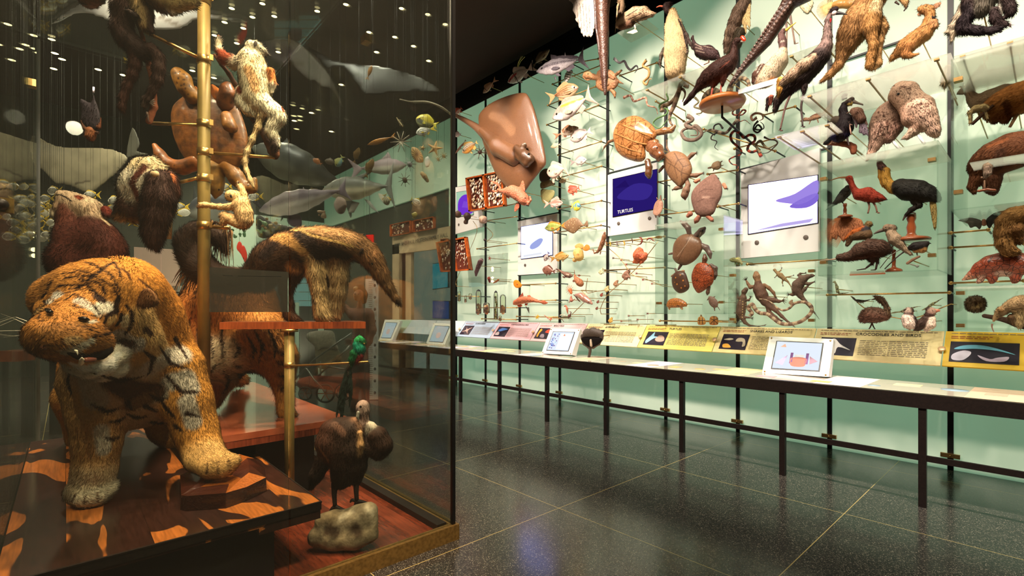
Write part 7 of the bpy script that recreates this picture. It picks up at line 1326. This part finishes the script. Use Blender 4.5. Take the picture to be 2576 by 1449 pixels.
beast('ruffed_lemur', 'white and dark brown ruffed lemur hugging a post with its bushy tail hanging', 'lemur', """
B e0c8a0 360,425,32 375,430,40;B e4d8c4 345,460,40 375,470,44 360,490,34
B 4a2a20 325,480,26 330,520,28;B 3c201a 350,530,30 385,520,32 400,480,30;B d8b890 335,535,14 350,548,12
B 4a2a20 425,450,22 432,480,16 430,530,12
B d8b890 318,540,12 305,545,9;B 2a1814 308,520,14 300,535,9 292,543,6
B 34201c 400,455,28,-30 398,500,32,-36 392,545,30,-36 386,585,25,-36 388,608,16,-36 394,624,7,-36
K 5a2c20 360,420,10 330,460,10;K 7a4030 350,500,10 330,460,8;K c87040 434,440,5 436,450,5
P ear m_fur;B 1c1210 303,517,5,-14 300,510,3,-14;E a50 300,530,2,-12""", 3.4, mat='m_fur', fur=(10, .8, .2, .25, .22), k=9)
tag(obj('tree_post', tube(G(), [P(432, 450, 3.5), P(424, 520, 3.5), P(418, 600, 3.5)], [.025, .03, .033], 'a89878', 12), 'm_matte'), 'short pale peeling post under the ruffed lemur', 'post')
g = G(); tube(g, [P(386, 437, 3.2), P(392, 437, 3.1)], .019, 'b09878', 12); tag(obj('branch_stub', g, 'm_matte'), 'sawn branch end beside the ruffed lemur\'s rump', 'branch')
beast('young_gibbon', 'small cream ape holding the brass pole with one long arm', 'gibbon', """
B ecc088 790,370,76 830,380,80;B d8b080 880,430,70 920,500,100 950,600,108 960,690,100 950,745,70
B 3a2418 740,400,34,-10 755,420,26,-16;B e8c898 730,355,22,-10
B e0b884 870,490,54,-40 760,520,44,-50 640,520,36,-50 540,508,33,-50 450,492,32,-50 400,495,30,-50 370,510,22,-50
B e0b884 950,440,54,20 945,360,40,20 925,290,34,20 895,250,30,20 880,215,18,20
B d8ae7c 880,740,64,-20 780,680,66,-30 700,640,56,-30 690,700,44,-30 680,740,36,-30
B 3a2820 640,745,18,-40 590,720,12,-44 560,725,8,-44 550,745,6,-44
P ear m_skin;B 1c1410 785,375,22,-66 790,395,18,-64;P fingers m_skin;""" + claws(365, 515, -1, .4, 4, 40, 10, '4a3428') + ';' + claws(880, 215, -.3, -1, 4, 34, 9, '4a3428') + ';E 000 745,385,8,-36', 3.42, w=Z5, mat='m_fur', fur=(4.5, .75, .24, .2, .18), k=14)
beast('panda', 'brown and cream bear-like panda tilting its head back behind the tiger', 'bear', """
B c8a884 880,330,60 960,390,100 1080,440,120 1220,500,140 1340,570,150 1400,660,120
B b89470 900,420,60 900,520,90 980,600,110;B d0b894 780,570,44 830,640,60 900,700,60
B 5a2c1c 1000,560,110,-40 1050,700,180,0 1080,860,220,0
B 4a2014 1130,1000,290,0 1400,1000,280,20 1500,1150,290,20 1100,1300,330,0 1450,1400,330,0
B 4a2014 1260,720,80,-60 1350,740,110,-40 1450,850,140,-20 1550,1000,170,0
K 7a3014 1120,365,34 1170,395,36;K 1c0e0a 815,350,14 880,345,12 950,380,12 1040,440,10;K 1c0e0a 850,275,16 905,278,18;K e8d8b8 940,260,24;K d8bc94 1300,420,70;K c8a884 1500,700,26 1590,780,24
P ear m_fur;B 6a2414 1540,570,64 1590,620,60;B 3c140c 1520,620,34,-40 1560,650,30,-40
E 000 1120,370,10,-130;E fff 1118,366,4,-140""", 4.7, w=Z4, mat='m_fur', fur=(7, .8, .16, .2, .2), k=34, h=12)
beast('hanging_bat', 'small dark bat hanging upside down by a clear ring', 'bat', 'D 1c1418 .3 562,692 635,720 655,660 668,700 690,760 706,830 690,900 640,925 600,905 565,850 570,780;B 4a2c18 575,850,12 600,900,20;B 5a3018 700,830,12 690,890,18;B 6a3c1c 640,920,34 635,955,30 645,975,16;B 3a2014 600,935,14 588,945,6;B 3a2014 685,930,12 692,925,6;P ring m_bone;T d8d0e8 655,650,6 657,610,6;E 000 625,965,5,-26', 4.0, w=C1, mat='m_fur', fur=(4, .7, .12, .2, .2), k=8)
beast('quetzal', 'green bird with a red belly and very long tail feathers on the brass perch', 'bird', """
B 2a9858 850,370,30 890,365,54 920,380,40;B 10886c 870,430,66 890,470,74;B 146a3c 840,530,66 810,600,50 800,640,34
B 7a1c20 900,560,44,-10 870,620,36,-10;B 3a3028 780,680,30 750,720,22;D 20302a .2 730,700 790,690 800,800 810,1000 765,1195 755,1000 720,1100 690,1330 665,1330 640,1200 620,1305 600,1290 640,1000 680,850
B a09080 755,750,18 750,800,12
P beak m_bone;B c8b050 945,405,10,-20 955,410,5,-20;P foot m_skin;B 2a2420 845,640,10,-30;B 2a2420 895,635,10,-30;E a80 895,380,8,-50""", 3.2, w=Z3, mat='m_feather', fur=(6, .8, .16, .2, .2), k=10)
beast('vulture', 'dark brown bald-headed vulture standing on a grey-brown rock', 'vulture', """
B b8988c 1090,320,44 1095,345,44;B a88478 1095,390,34 1100,430,34;B 5a5054 1065,340,20,-20 1070,370,18,-20
B c8906c 1030,440,36,-20 1050,470,36,-30;B e0d0bc 1145,455,34,-10 1140,475,28,-10;B c89868 1075,500,16,-80 1080,580,15,-90 1065,640,12,-80
B 34221a 930,460,66 1000,500,110 1010,600,124 990,700,110 960,780,80 930,830,40
B 4a2c20 880,480,74,-10 870,560,90,-10 900,620,80,-10 850,640,50,-10
B 3a241a 1190,520,70 1220,580,66 1200,630,46 1150,600,60
B 241812 830,680,60 780,780,46 750,850,26;B 2a1c16 1060,720,60 1050,800,40
K 8a5c3c 800,600,8 830,640,8 860,680,8;K 6a4a3c 900,440,20 960,500,24
P beak m_gloss;B 8a8478 1060,365,14,-46 1055,390,11,-50 1062,412,6,-50
P leg m_skin;T 2a1c18 905,830,26 900,900,18 905,985,14;T 2a1c18 1050,780,26 1045,870,18 1050,950,14
P foot m_skin;""" + ';'.join('T 2a1c18 %d,%d,13 %d,%d,11 %d,%d,5' % v for v in [(905, 985, 880, 1010, 865, 1050), (905, 985, 940, 1030, 960, 1090), (905, 985, 960, 1010, 1000, 1015), (905, 985, 900, 960, 890, 950), (1050, 950, 1020, 945, 1005, 960), (1050, 950, 1080, 970, 1110, 1000), (1050, 950, 1100, 960, 1145, 975), (1050, 950, 1040, 980, 1030, 1000)]) + ';E 000 1075,325,8,-40', 3.08, w=C6, mat='m_feather', fur=(6, .9, .22, .06, .12), k=14)
beast('plaster_rock', 'grey-brown plaster rock under the vulture', 'rock', 'B 8a7a60 790,1190,70 900,1190,88 1040,1190,84 1140,1170,60;B 8a7c64 850,1110,72,20 960,1090,74,20 1060,1060,84,20 1130,1020,66,20;B 7a6a50 810,1080,46 900,1060,56;B 8a7c64 1140,1090,58,10;K 3a2a1c 850,1150,26 900,1160,40 880,1120,20;K 4a3a2c 1040,1140,40 1060,1170,30;K b0a48c 1120,990,20 1150,1030,20;K b0a48c 950,1060,20 1010,1030,20', 2.98, w=C6, mat='m_rock', k=10)
# ---------------------------------------------------------------- beyond the case: hanging sea animals, doorway, visitors
beast('manta_ray', 'huge pale-bellied manta ray gliding in the dark hall behind the case', 'manta ray', 'D a89c84 .12 80,340 145,368 250,372 290,378 322,398 300,430 270,455 240,480 222,488 200,478 170,466 140,462 110,430 82,408;D 5a5850 .15 318,392 333,320 352,362 345,380 375,388 340,392;K 6a6050 190,462,2 225,455,2', 9., mat='m_sea', k=5)
beast('great_ray', 'pale grey and white long-winged sea animal spread across the top of the case', 'ray', 'D c8bab4 .14 127,61 150,40 195,12 230,-6 330,-10 420,-10 480,18 530,34 600,45 633,62 560,52 500,48 470,66 440,76 400,78 360,72 330,56 290,58 250,44 215,34 180,40;D e0d8d0 .1 128,60 160,45 200,28 180,38 150,55;D 8a7468 .12 378,20 420,38 456,68 430,72 390,60;K 8a7468 400,40,4 450,66,4;K 8a7468 540,38,3 625,60,3', 6.7, mat='m_sea', k=4)
beast('dark_ray', 'dim long-tailed ray shape crossing the ceiling on the right of the case', 'ray', 'D 201f1b .1 735,100 760,108 800,128 840,150 900,160 980,170 1060,195 1110,230 1040,230 980,235 920,240 900,215 860,170 820,172 790,140', 7.8, mat='m_sea', k=4)
SH = dict(mat='m_sea', cat='shark', name='shark', pect=0, spots=None)
fish('large dark grey shark above the anteater, nose to the left', (640, 372), (865, 470), 46, '4a4c48', 9., belly='6a6a5c', tail=(.2, 1.4), dors=None, anal=None, eye=0, fl=.9, extra='D 3c3e3c .2 707,362 722,347 735,385 715,384;D 3a3c38 .2 720,430 750,410 735,520 705,560', **SH)
fish('white and violet shark with a pointed snout above the anteater', (655, 530), (858, 480), 30, '8a7a88', 7.8, belly='f0e4e0', tail=(.1, 1.), dors=None, anal=None, eye=.06, fl=.9, extra='D b0a4ac .2 755,500 763,470 780,497;D 6a5a68 .2 728,540 755,542 758,570 735,570 722,556', **SH)
fish('grey open-mouthed dolphin-like shark in the middle of the case view', (815, 478), (975, 470), 30, '6a6c64', 8.3, belly='e0d4b4', tail=(.12, 2.1), dors=None, anal=None, eye=.06, fl=.9, extra='D 8a8478 .2 885,505 905,510 890,535 876,535;D 9a9a90 .2 915,500 930,505 955,538 935,525;K 2a2420 848,484,4 864,489,3;D b8b09c .2 950,485 965,490 968,515 955,500', **SH)
fish('pink-grey curved shark at the upper right of the case view', (1020, 415), (905, 425), 20, 'a08c90', 8.6, belly='c8c0b0', tail=(.25, 1.4), dors=(.3, .5, .8), anal=None, eye=0, fl=.9, **SH)
fish('dark blue-backed shark half hidden behind the young ape', (470, 535), (640, 500), 38, '3c3e44', 8.8, belly='9a9a94', tail=(.1, 1.), dors=None, anal=None, eye=0, fl=.9, extra='D 3a3c3c .2 482,520 488,465 502,520', **SH)
beast('shark', 'dim brownish triangular shark shape hanging below the white and violet one', 'shark', 'D 4a4640 .3 648,540 690,560 745,575 720,590 660,600 645,580', 9.2, mat='m_sea')
# school of striped yellow-finned fish on threads
def striped(label, x, y, s, D, flip=1, grp=None):
    return fish(label, (x - 20 * s * flip, y), (x + 14 * s * flip, y), 10 * s, 'dcd4c4', D, fin='e0b838', tail=(.35, .9), dors=(.15, .9, .3), anal=(.4, .9, .3), lines=[('2a2620', [.8, .45, .1, -.25, -.6])], pect=0, name='butterfly_fish', mat='m_fishglow', group=grp, paintsoft=.2) if 0 else fish(label, (x - 20 * s * flip, y), (x + 14 * s * flip, y), 10 * s, 'dcd4c4', D, fin='e0b838', tail=(.35, .9), dors=(.15, .9, .3), anal=(.4, .9, .3), lines=[('2a2620', [.8, .45, .1, -.25, -.6])], pect=0, name='butterfly_fish', group=grp)
GR = 'school of striped yellow-finned fish hanging on threads'
pr_ = striped('striped yellow-finned fish hanging in the school behind the panda', 100, 525, 1.0, 7., grp=GR)
pp0 = P(98, 525, 7.); SCH = []
rs = random.Random(11); pts_ = [(30, 470), (45, 500), (20, 520), (60, 545), (35, 560), (60, 500), (58, 470), (100, 515), (110, 535), (95, 550), (125, 560), (85, 575), (140, 575), (70, 590), (120, 590), (150, 550), (40, 580), (15, 545), (88, 500), (130, 600), (100, 600), (155, 590), (52, 525), (160, 610), (75, 560), (25, 595), (150, 520), (115, 500), (135, 480), (285, 525), (300, 540), (330, 552), (350, 560), (228, 492), (290, 505), (345, 545), (565, 470), (640, 495), (460, 535), (450, 520), (560, 540), (600, 528)]
def far_copy(src, name_p, x, y, D, s, rot, label=None):
    q = P(x, y, D); r = src.copy(); COL.objects.link(r)
    from mathutils import Matrix
    M = Matrix.Translation(Vector(q)) @ Matrix.Rotation(rot, 4, 'Z') @ Matrix.Scale(s * D / 7., 4) @ Matrix.Translation(-Vector(name_p)); r.matrix_world = M
    if label: r['label'] = label
    for ch in src.children:
        c = ch.copy(); COL.objects.link(c); c.parent = r
    return r
for i, (x, y) in enumerate(pts_):
    D = rs.uniform(6.2, 8.) if x < 200 else rs.uniform(7.8, 8.8)
    o_ = far_copy(pr_, pp0, x, y, D, rs.uniform(.8, 1.15), rs.choice([0, 3.14]) + rs.uniform(-.3, .3)); SCH.append((x, y, D))
for o_ in [pr_] + [o for o in bpy.data.objects if o.name.startswith('butterfly_fish')]: o_['label'] = 'striped yellow-finned fish hanging on a thread among its school'
TH_ = [(x, y, D) for x, y, D in SCH] + [(90 + 18 * k, 330, 8.2) for k in range(13)]
tg = None
for i, (x, y, D) in enumerate(TH_):
    if i == 0:
        g = G(); tube(g, [(0, 0, 0), (0, 0, 1)], .0016, '888', 4); tg = obj('hanging_thread', g, 'm_string'); o_ = tg
    else: o_ = tg.copy(); COL.objects.link(o_)
    q = P(x, y if i < len(SCH) else 560 + (i * 37) % 60, D); o_.location = q; o_.scale = (1, 1, 6.4 - q[2]); tag(o_, 'thin pale thread hanging straight down from the dark ceiling', 'thread', 'threads hanging from the ceiling')
# hanging invertebrates at the right of the case view
tag(obj('bare_branch', tube(G(), spline([P(1005, 250, 6.), P(1035, 256, 6.), P(1075, 257, 6.), P(1110, 270, 6.), P(1140, 292, 6.2)], 5), [.008] * 6 + [.014] * 15, 'c8b8a0', 8), 'm_matte'), 'pale crooked branch held out near the case corner', 'branch')
fish('bright yellow and grey surgeonfish hanging on two threads', (330 / 4.83 + 980 + 1, 220 + 385 / 4.83), (540 / 4.83 + 980, 220 + 450 / 4.83), 17, 'd0b838', 6.8, belly='8a8a60', fin='d8c840', tail=(.25, .6), dors=(.3, .9, .2), extra='K 5a5a50 1052,302,5 1060,306,5;W 0,0,1')
fish('white and black striped fish with a yellow tail just under the yellow one', (1048, 335), (1085, 325), 11, 'f0ece0', 6.8, fin='e0c030', tail=(.35, .8), lines=[('222', [.6, .1, -.4])])
for (x, y, R_, n, c, l, nm) in [(548, 740, 95, 5, 'd0a468', 'tan five-armed starfish beside the case corner', 'starfish'), (138, 660, 130, 10, 'c8b8a0', 'pale thin-armed ten-rayed star hanging left of the ribbed shell', 'starfish'), (402, 735, 44, 5, 'c8a060', 'small tan starfish between the ribbed shell and the large star', 'starfish')]:
    sp = ';'.join(('B %s %d,%d,%d %.0f,%.0f,%.1f' if n < 9 else 'T %s %d,%d,%d %.0f,%.0f,%.1f') % (c, x, y, R_ * (.28 if n < 9 else .07), x + R_ * math.cos(1.2 + k * 2 * math.pi / n), y + R_ * math.sin(1.2 + k * 2 * math.pi / n), R_ * .06 if n < 9 else 4) for k in range(n))
    beast(nm, l, 'starfish', sp, 6.5, w=Z6, k=4)
beast('ribbed_shell', 'tan ribbed oval shell hanging behind the case glass', 'shell', 'D d0a468 .35 262,780 275,725 330,735 375,780 405,840 410,900 370,915 320,900 275,840;' + ';'.join('K 6a4420 330,815,3 %d,%d,4' % (330 + 85 * math.cos(k * .45), 815 + 95 * math.sin(k * .45)) for k in range(14)), 6.5, w=Z6, mat='m_bone')
for (x, y, R_, c, l) in [(242, 930, 80, 'a8a0a0', 'grey long-spined urchin at the tail of the pink-grey shark'), (182, 1120, 80, '7a6450', 'brown bristly sea creature on a black rod'), (655, 830, 46, 'c8a060', 'tan spiky sun-like star by the case corner'), (588, 870, 36, 'c8a060', 'small tan spiky star, lower of two by the case corner')]:
    beast('sea_urchin', l, 'sea urchin', 'B %s %d,%d,%d %d,%d,%d;' % (c, x, y, R_ * .42, x + 6, y + 12, R_ * .4) + ';'.join('T %s %d,%d,4 %.0f,%.0f,1.5,%.0f' % (c, x, y, x + R_ * math.cos(k * .7), y + R_ * 1.1 * math.sin(k * .7), 30 * math.sin(k * 2.1)) for k in range(30)), 6.5, w=Z6, k=3)
beast('oval_shell', 'glossy white oval shell catching the light', 'shell', 'D fffaf0 .4 428,880 440,845 475,842 492,900 480,955 445,970 428,930', 6.4, w=Z6, mat='m_bone')
beast('sea_cucumber', 'mottled tan oblong sea creature hanging at a slant', 'sea cucumber', 'B c8a878 395,1045,26 425,1080,32 460,1135,22;K 6a4c30 420,1080,8;K 6a4c30 440,1110,8', 6.5, w=Z6)
beast('seahorse', 'tiny tan seahorse-like figure on two threads', 'seahorse', 'T c8b088 85,365,5 105,400,9 125,430,11 160,475,6;T c8b088 100,395,5 140,395,4;T c8b088 120,430,6 130,470,4', 6.5, w=Z6)
fish('orange squid-like animal pointing left at the pane seam', (925, 364), (985, 345), 7, 'd08838', 6.6, tail=(.2, 1.2), dors=None, anal=None, pect=0, name='squid', cat='squid')
fish('orange squid hanging upright along the pane seam', (935, 165), (925, 195), 5, 'b07838', 6.4, tail=(.2, 1.2), dors=None, anal=None, pect=0, name='squid', cat='squid')
fish('tan fish with small fins climbing steeply by the seam, upper of two', (903, 372), (892, 405), 7, 'b08850', 6.6, pect=0)
fish('tan long fish climbing steeply by the seam, lower of two', (938, 400), (922, 440), 9, 'b88c50', 6.6, pect=0)
fish('black and yellow striped fish head down near the seam', (975, 515), (968, 492), 9, 'c8c0a0', 7., fin='c8a030', lines=[('222', [.6, 0, -.6])], pect=0)
fish('black, white and yellow striped fish above the doorway', (1056, 515), (1036, 502), 9, 'd8d4c4', 7., fin='d8b830', lines=[('222', [.6, 0, -.6])], pect=0)
fish('small dull yellow fish above the doorway', (1046, 535), (1040, 548), 6, 'a89c50', 7.2, pect=0)
beast('round_stone', 'pinkish round fossil-like disc under the dolphin-like shark', 'shell', 'D b89c90 .3 840,510 850,495 866,500 872,515 866,535 852,538 842,525;K 5a4438 856,530,7 868,520,5', 7.6, mat='m_bone')
fish('orange triangular fish high above the anteater', (788, 400), (806, 412), 6, 'c87c48', 7.5, pect=0)
fish('yellow-green hatchet-shaped fish above the white shark', (846, 418), (860, 396), 9, 'a0a058', 7.6, belly='5a8a90', pect=0)
fish('small dark spiny fish beside the hatchet-shaped one', (818, 404), (842, 410), 7, '5a4c3c', 7.6, pect=0)
for i, (x, y, w_, h_, c, l) in enumerate([(702, 512, 12, 9, 'c8a878', 'tan angular coral piece above the white shark'), (716, 508, 9, 8, 'd0b080', 'small tan shell cluster beside the angular coral'), (790, 480, 18, 10, 'c8b890', 'speckled coral cluster between the sharks'), (680, 562, 22, 12, 'b89468', 'brown shell cluster right of the pole\'s young ape'), (808, 540, 10, 9, 'a88868', 'small brown coral knob under the white shark\'s tail'), (600, 580, 16, 18, '6a9468', 'green feathery coral behind the anteater\'s tail'), (660, 570, 14, 16, '8aa880', 'pale green coral tuft left of the anteater\'s back')]):
    q = random.Random(i); beast('coral', l, 'coral', ';'.join('B %s %.1f,%.1f,%.1f' % (c, x + q.uniform(-w_, w_), y + q.uniform(-h_, h_), q.uniform(2, 4.5)) for _ in range(14)), 9., mat='m_sea', k=1.5)
beast('red_coral', 'bright red perforated sea fan behind the anteater', 'coral', 'D e8402c .3 595,625 600,608 608,612 614,640 622,655 618,665 606,640;D e8402c .3 603,622 614,618 622,640 620,655 610,645;K 8a1c14 604,640,3;K 8a1c14 612,650,2.5', 8.5, mat='m_redglow')
# doorway of stone, exit sign, ruler banner
t = thing('stone_doorway', P(1000, 930, -6.1), 'pale stone doorway frame with a carved inscription seen through the case', 'doorway')
def wq(x0, y0, x1, y1, x2, y2, x3, y3, D, mat, nm, dx=.08): g = G(); hexa(g, [P(x0, y0, D), P(x1, y1, D), P(x2, y2, D), P(x3, y3, D)], (dx, 0, 0)); return obj(nm, g, mat, t)
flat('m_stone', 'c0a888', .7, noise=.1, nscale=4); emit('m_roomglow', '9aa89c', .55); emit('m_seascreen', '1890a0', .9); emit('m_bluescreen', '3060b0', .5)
wq(987, 640, 1134, 622, 1134, 568, 987, 597, -6.05, 'm_stone', 'lintel'); wq(987, 925, 1004, 925, 1004, 612, 987, 616, -6.05, 'm_stone', 'door_jamb'); wq(1020, 925, 1034, 925, 1034, 625, 1020, 628, -6.1, 'm_stone', 'door_jamb')
wq(1004, 925, 1020, 925, 1020, 625, 1004, 628, -6.15, 'm_bronze', 'inner_jamb'); wq(1034, 925, 1134, 930, 1134, 610, 1034, 622, -6.18, 'm_roomglow', 'glow_panel', .02)  # emissive panel stands in for the light of the room beyond
for s, x, y in [('IRMA AND PAUL MILSTEIN FAMILY HALL', 992, 622)]: text(s, P(x, y, -6.03), (0, -1, 0), (0, 0, 1), .128, 'm_ink', t, 'inscription')
for (q, m, l) in [([(1088, 727), (1125, 722), (1125, 660), (1088, 664)], 'm_seascreen', 'teal and violet glowing screen inside the doorway'), ([(1088, 800), (1128, 802), (1128, 758), (1088, 757)], 'm_bluescreen', 'blue picture panel low inside the doorway')]:
    t2 = thing('picture_screen', P(*q[0], -6.0), l, 'screen'); g = G(); hexa(g, [P(x, y, -6.0) for x, y in q], (.03, 0, 0)); obj('screen', g, m, t2); g = G(); c_ = np.mean([P(x, y, -6.0) for x, y in q], 0); hexa(g, [c_ + (P(x, y, -6.0) - c_) * 1.05 + (.01, 0, 0) for x, y in q], (.04, 0, 0)); obj('housing', g, 'm_black', t2)
tray([(1113, 622), (1128, 620), (1128, 600), (1113, 602)], 'tiny reflected wooden shell frame, modelled solid, by the doorway lintel', 6, 9, False, -5.9, 8)  # shell boxes mirrored in the pane, modelled here and below as solid
tray([(985, 596), (1037, 586), (1037, 555), (985, 566)], 'reflected wooden shell case, modelled solid, above the left end of the lintel', 30, 5, False, -6.0, 16)
tray([(1042, 585), (1096, 575), (1096, 545), (1042, 556)], 'reflected wooden shell case, modelled solid, above the middle of the lintel', 30, 6, False, -6.0, 16)
t = thing('exit_sign', P(930, 602, 11.5), 'red lit exit sign glowing by the pane seam', 'sign'); g = G(); hexa(g, [P(921, 612, 11.5), P(938, 611, 11.5), P(938, 590, 11.5), P(921, 591, 11.5)], FWD * .06); obj('sign_face', g, 'm_exit', t)
g = G(); hexa(g, [P(920, 614, 11.55), P(939, 613, 11.55), P(939, 588, 11.55), P(920, 589, 11.55)], FWD * .08); obj('sign_box', g, 'm_black', t); g = G(); hexa(g, [P(929, 590, 11.6), P(930, 590, 11.6), P(930, 400, 11.6), P(929, 400, 11.6)], FWD * .02); obj('hanger', g, 'm_black', t)
t = thing('tall_banner', P(935, 1005, 8.4), 'tall narrow white information banner standing behind the case', 'banner'); g = G(); hexa(g, [P(919, 1005, 8.4), P(950, 1005, 8.4), P(951, 700, 8.4), P(919, 702, 8.4)], FWD * .03); obj('banner_sheet', g, 'm_white', t)
g = G(); q = random.Random(2)
for k in range(56): y = 708 + k * 5.2; hexa(g, [P(927, y + 1.2, 8.38), P(927 + q.uniform(6, 12), y + 1.2, 8.38), P(936, y, 8.38), P(927, y, 8.38)], FWD * .004)
obj('banner_text', g, 'm_lightink', t); g = G()
for k in range(10): ball(g, P(943, 718 + k * 30, 8.36), .02, '888', 8, 6, (1, 1, 1.4))
obj('printed_symbols', g, 'm_ink', t)
# visitor and stroller
beast('person', 'person in a dusty pink top leaning over a stroller behind the case', 'person', """
B 9a6850 903,738,11,-8 905,745,10;B c09880 898,742,9,-14 897,750,8,-12
B a07868 905,760,6 905,775,8
B 9a7468 890,790,16 925,790,16;B 8a6860 905,800,20 906,860,20 905,900,22
B a07868 885,790,11 868,775,9 855,760,7 845,748,5 838,742,4;B a07868 932,795,10 938,830,9 930,860,7 915,880,5
B 4a3c3c 896,920,15 893,970,12 890,1020,10 890,1045,7;B 4a3c3c 916,920,15 918,970,12 920,1020,10 921,1045,7;B 2a2424 888,1050,5,-14 889,1050,6;B 2a2424 921,1050,5,-14 921,1050,6
P hair m_matte;B 4a3828 905,728,14,8 912,742,13,8 915,758,8,6;B c8b090 893,726,6,-6
P fingers m_skin;T c09880 838,742,2 832,738,1.4;T c09880 838,742,2 831,741,1.4;T c09880 838,742,2 832,744,1.4;T c09880 838,743,2 834,747,1.4;T c09880 839,742,2 838,736,1.4
E 000 893,740,1.6,-21;E 000 901,740,1.6,-22""", 7.4, mat='m_matte', k=3)
t = thing('stroller', P(830, 1010, 7.0), 'folding grey stroller with crossed metal tubes behind the shelf post', 'stroller')
def pl(nm, pts, D, c, mat, T=.15): V, F = dome(pts, T, D); g = G(); g.add(V, F, c); o = obj(nm, g, mat, t)
pl('canopy', [(770, 850), (780, 835), (835, 832), (845, 860), (850, 880), (815, 875), (800, 882), (790, 870)], 7.0, 'b0a8a0', 'm_matte', .5); pl('seat', [(792, 880), (800, 850), (835, 850), (852, 880), (862, 912), (842, 910), (830, 925), (800, 925)], 7.05, '8a8070', 'm_matte', .3)
for a in [[(742, 955), (790, 905), (850, 862), (885, 838)], [(800, 945), (850, 900), (882, 868)], [(770, 925), (790, 955), (812, 978)], [(800, 915), (840, 925), (880, 930)], [(806, 908), (806, 945)]]:
    obj('frame_tube', tube(G(), [P(x, y, 6.9) for x, y in a], .013), flat('m_alu', '9a9c9c', .3, .9), t)
for x, y, r in [(768, 990, 16), (818, 990, 22), (865, 985, 20)]:
    g = G(); q0 = P(x, y, 6.95); R_ = r / FOC * 6.95; tube(g, [q0 + R_ * (math.cos(a) * RGT + math.sin(a) * UP) for a in np.linspace(0, 2 * math.pi, 25)], R_ * .12, '888', 8); w = obj('wheel', g, 'm_black', t)
    g = G()
    for k in range(6): a = k * math.pi / 3; tube(g, [q0, q0 + R_ * (math.cos(a) * RGT + math.sin(a) * UP)], R_ * .06, '888', 6)
    o_ = link('spokes', g.mesh('spokes'), 'm_redwood'); o_.parent = w  # red of the wheels is a reflection put into the colour
pl('basket', [(745, 962), (780, 945), (860, 948), (895, 955), (880, 985), (800, 978), (760, 980)], 7.1, '7a3c34', 'm_matte', .4)
# small lit cases at the back
for i, (x0, y0, x1, y1, l) in enumerate([(690, 690, 742, 760, 'pale lit display case with small specimens behind the anteater\'s legs'), (752, 690, 800, 770, 'second pale lit display case behind the anteater\'s legs')]):
    t = thing('lit_showcase', P(x0, y1, 9.5), l, 'display case'); g = G(); hexa(g, [P(x0, y1, 9.5), P(x1, y1, 9.5), P(x1, y0, 9.5), P(x0, y0, 9.5)], FWD * .3); obj('lit_box', g, emit('m_caseglow', 'a8d8cc', .6), t); g = G()
    for k in range(4): hexa(g, [P(x0 - 1, y0 + k * 22 + 1, 9.45), P(x1 + 1, y0 + k * 22 + 1, 9.45), P(x1 + 1, y0 + k * 22, 9.45), P(x0 - 1, y0 + k * 22, 9.45)], FWD * .04)
    obj('shelf', g, 'm_brass', t)
    g = G(); box(g, *[v for ab in zip(P(x0, y1, 9.6)[:2], P(x1, y1, 9.8)[:2]) for v in sorted(ab)], 0, P(x0, y1, 9.5)[2]); obj('pedestal', g, 'm_dark', t)
# lit plinth spots seen far behind at the left
for i, (x, y) in enumerate([(85, 583), (84, 594), (85, 628), (86, 643)]):
    q = P(x, y, 10.); g = G(); ball(g, q, .045, '888', 12, 8); t = tag(obj('spot_bulb', g, 'm_lamp'), 'small bright bulb on a dark stand far behind the left pane', 'lamp', 'bright bulbs far behind the left pane')
for (x0, y0, x1, y1, l) in [(120, 880, 160, 905, 'small pinkish plinth block behind the tiger\'s jaw'), (0, 882, 30, 910, 'pinkish plinth block seen at the left edge')]:
    t = thing('plinth_block', P((x0 + x1) / 2, y1, 6.), l, 'plinth'); g = G(); hexa(g, [P(x0, y1, 6.), P(x1, y1, 6.), P(x1, y0, 6.), P(x0, y0, 6.)], FWD * .3); obj('block', g, 'm_redwood', t); g = G(); a = P(x0 + 4, y1, 6.05); b = P(x1 - 4, y1, 6.3); box(g, *sorted((a[0], b[0])), *sorted((a[1], b[1])), 0, a[2]); obj('stand', g, 'm_dark', t)
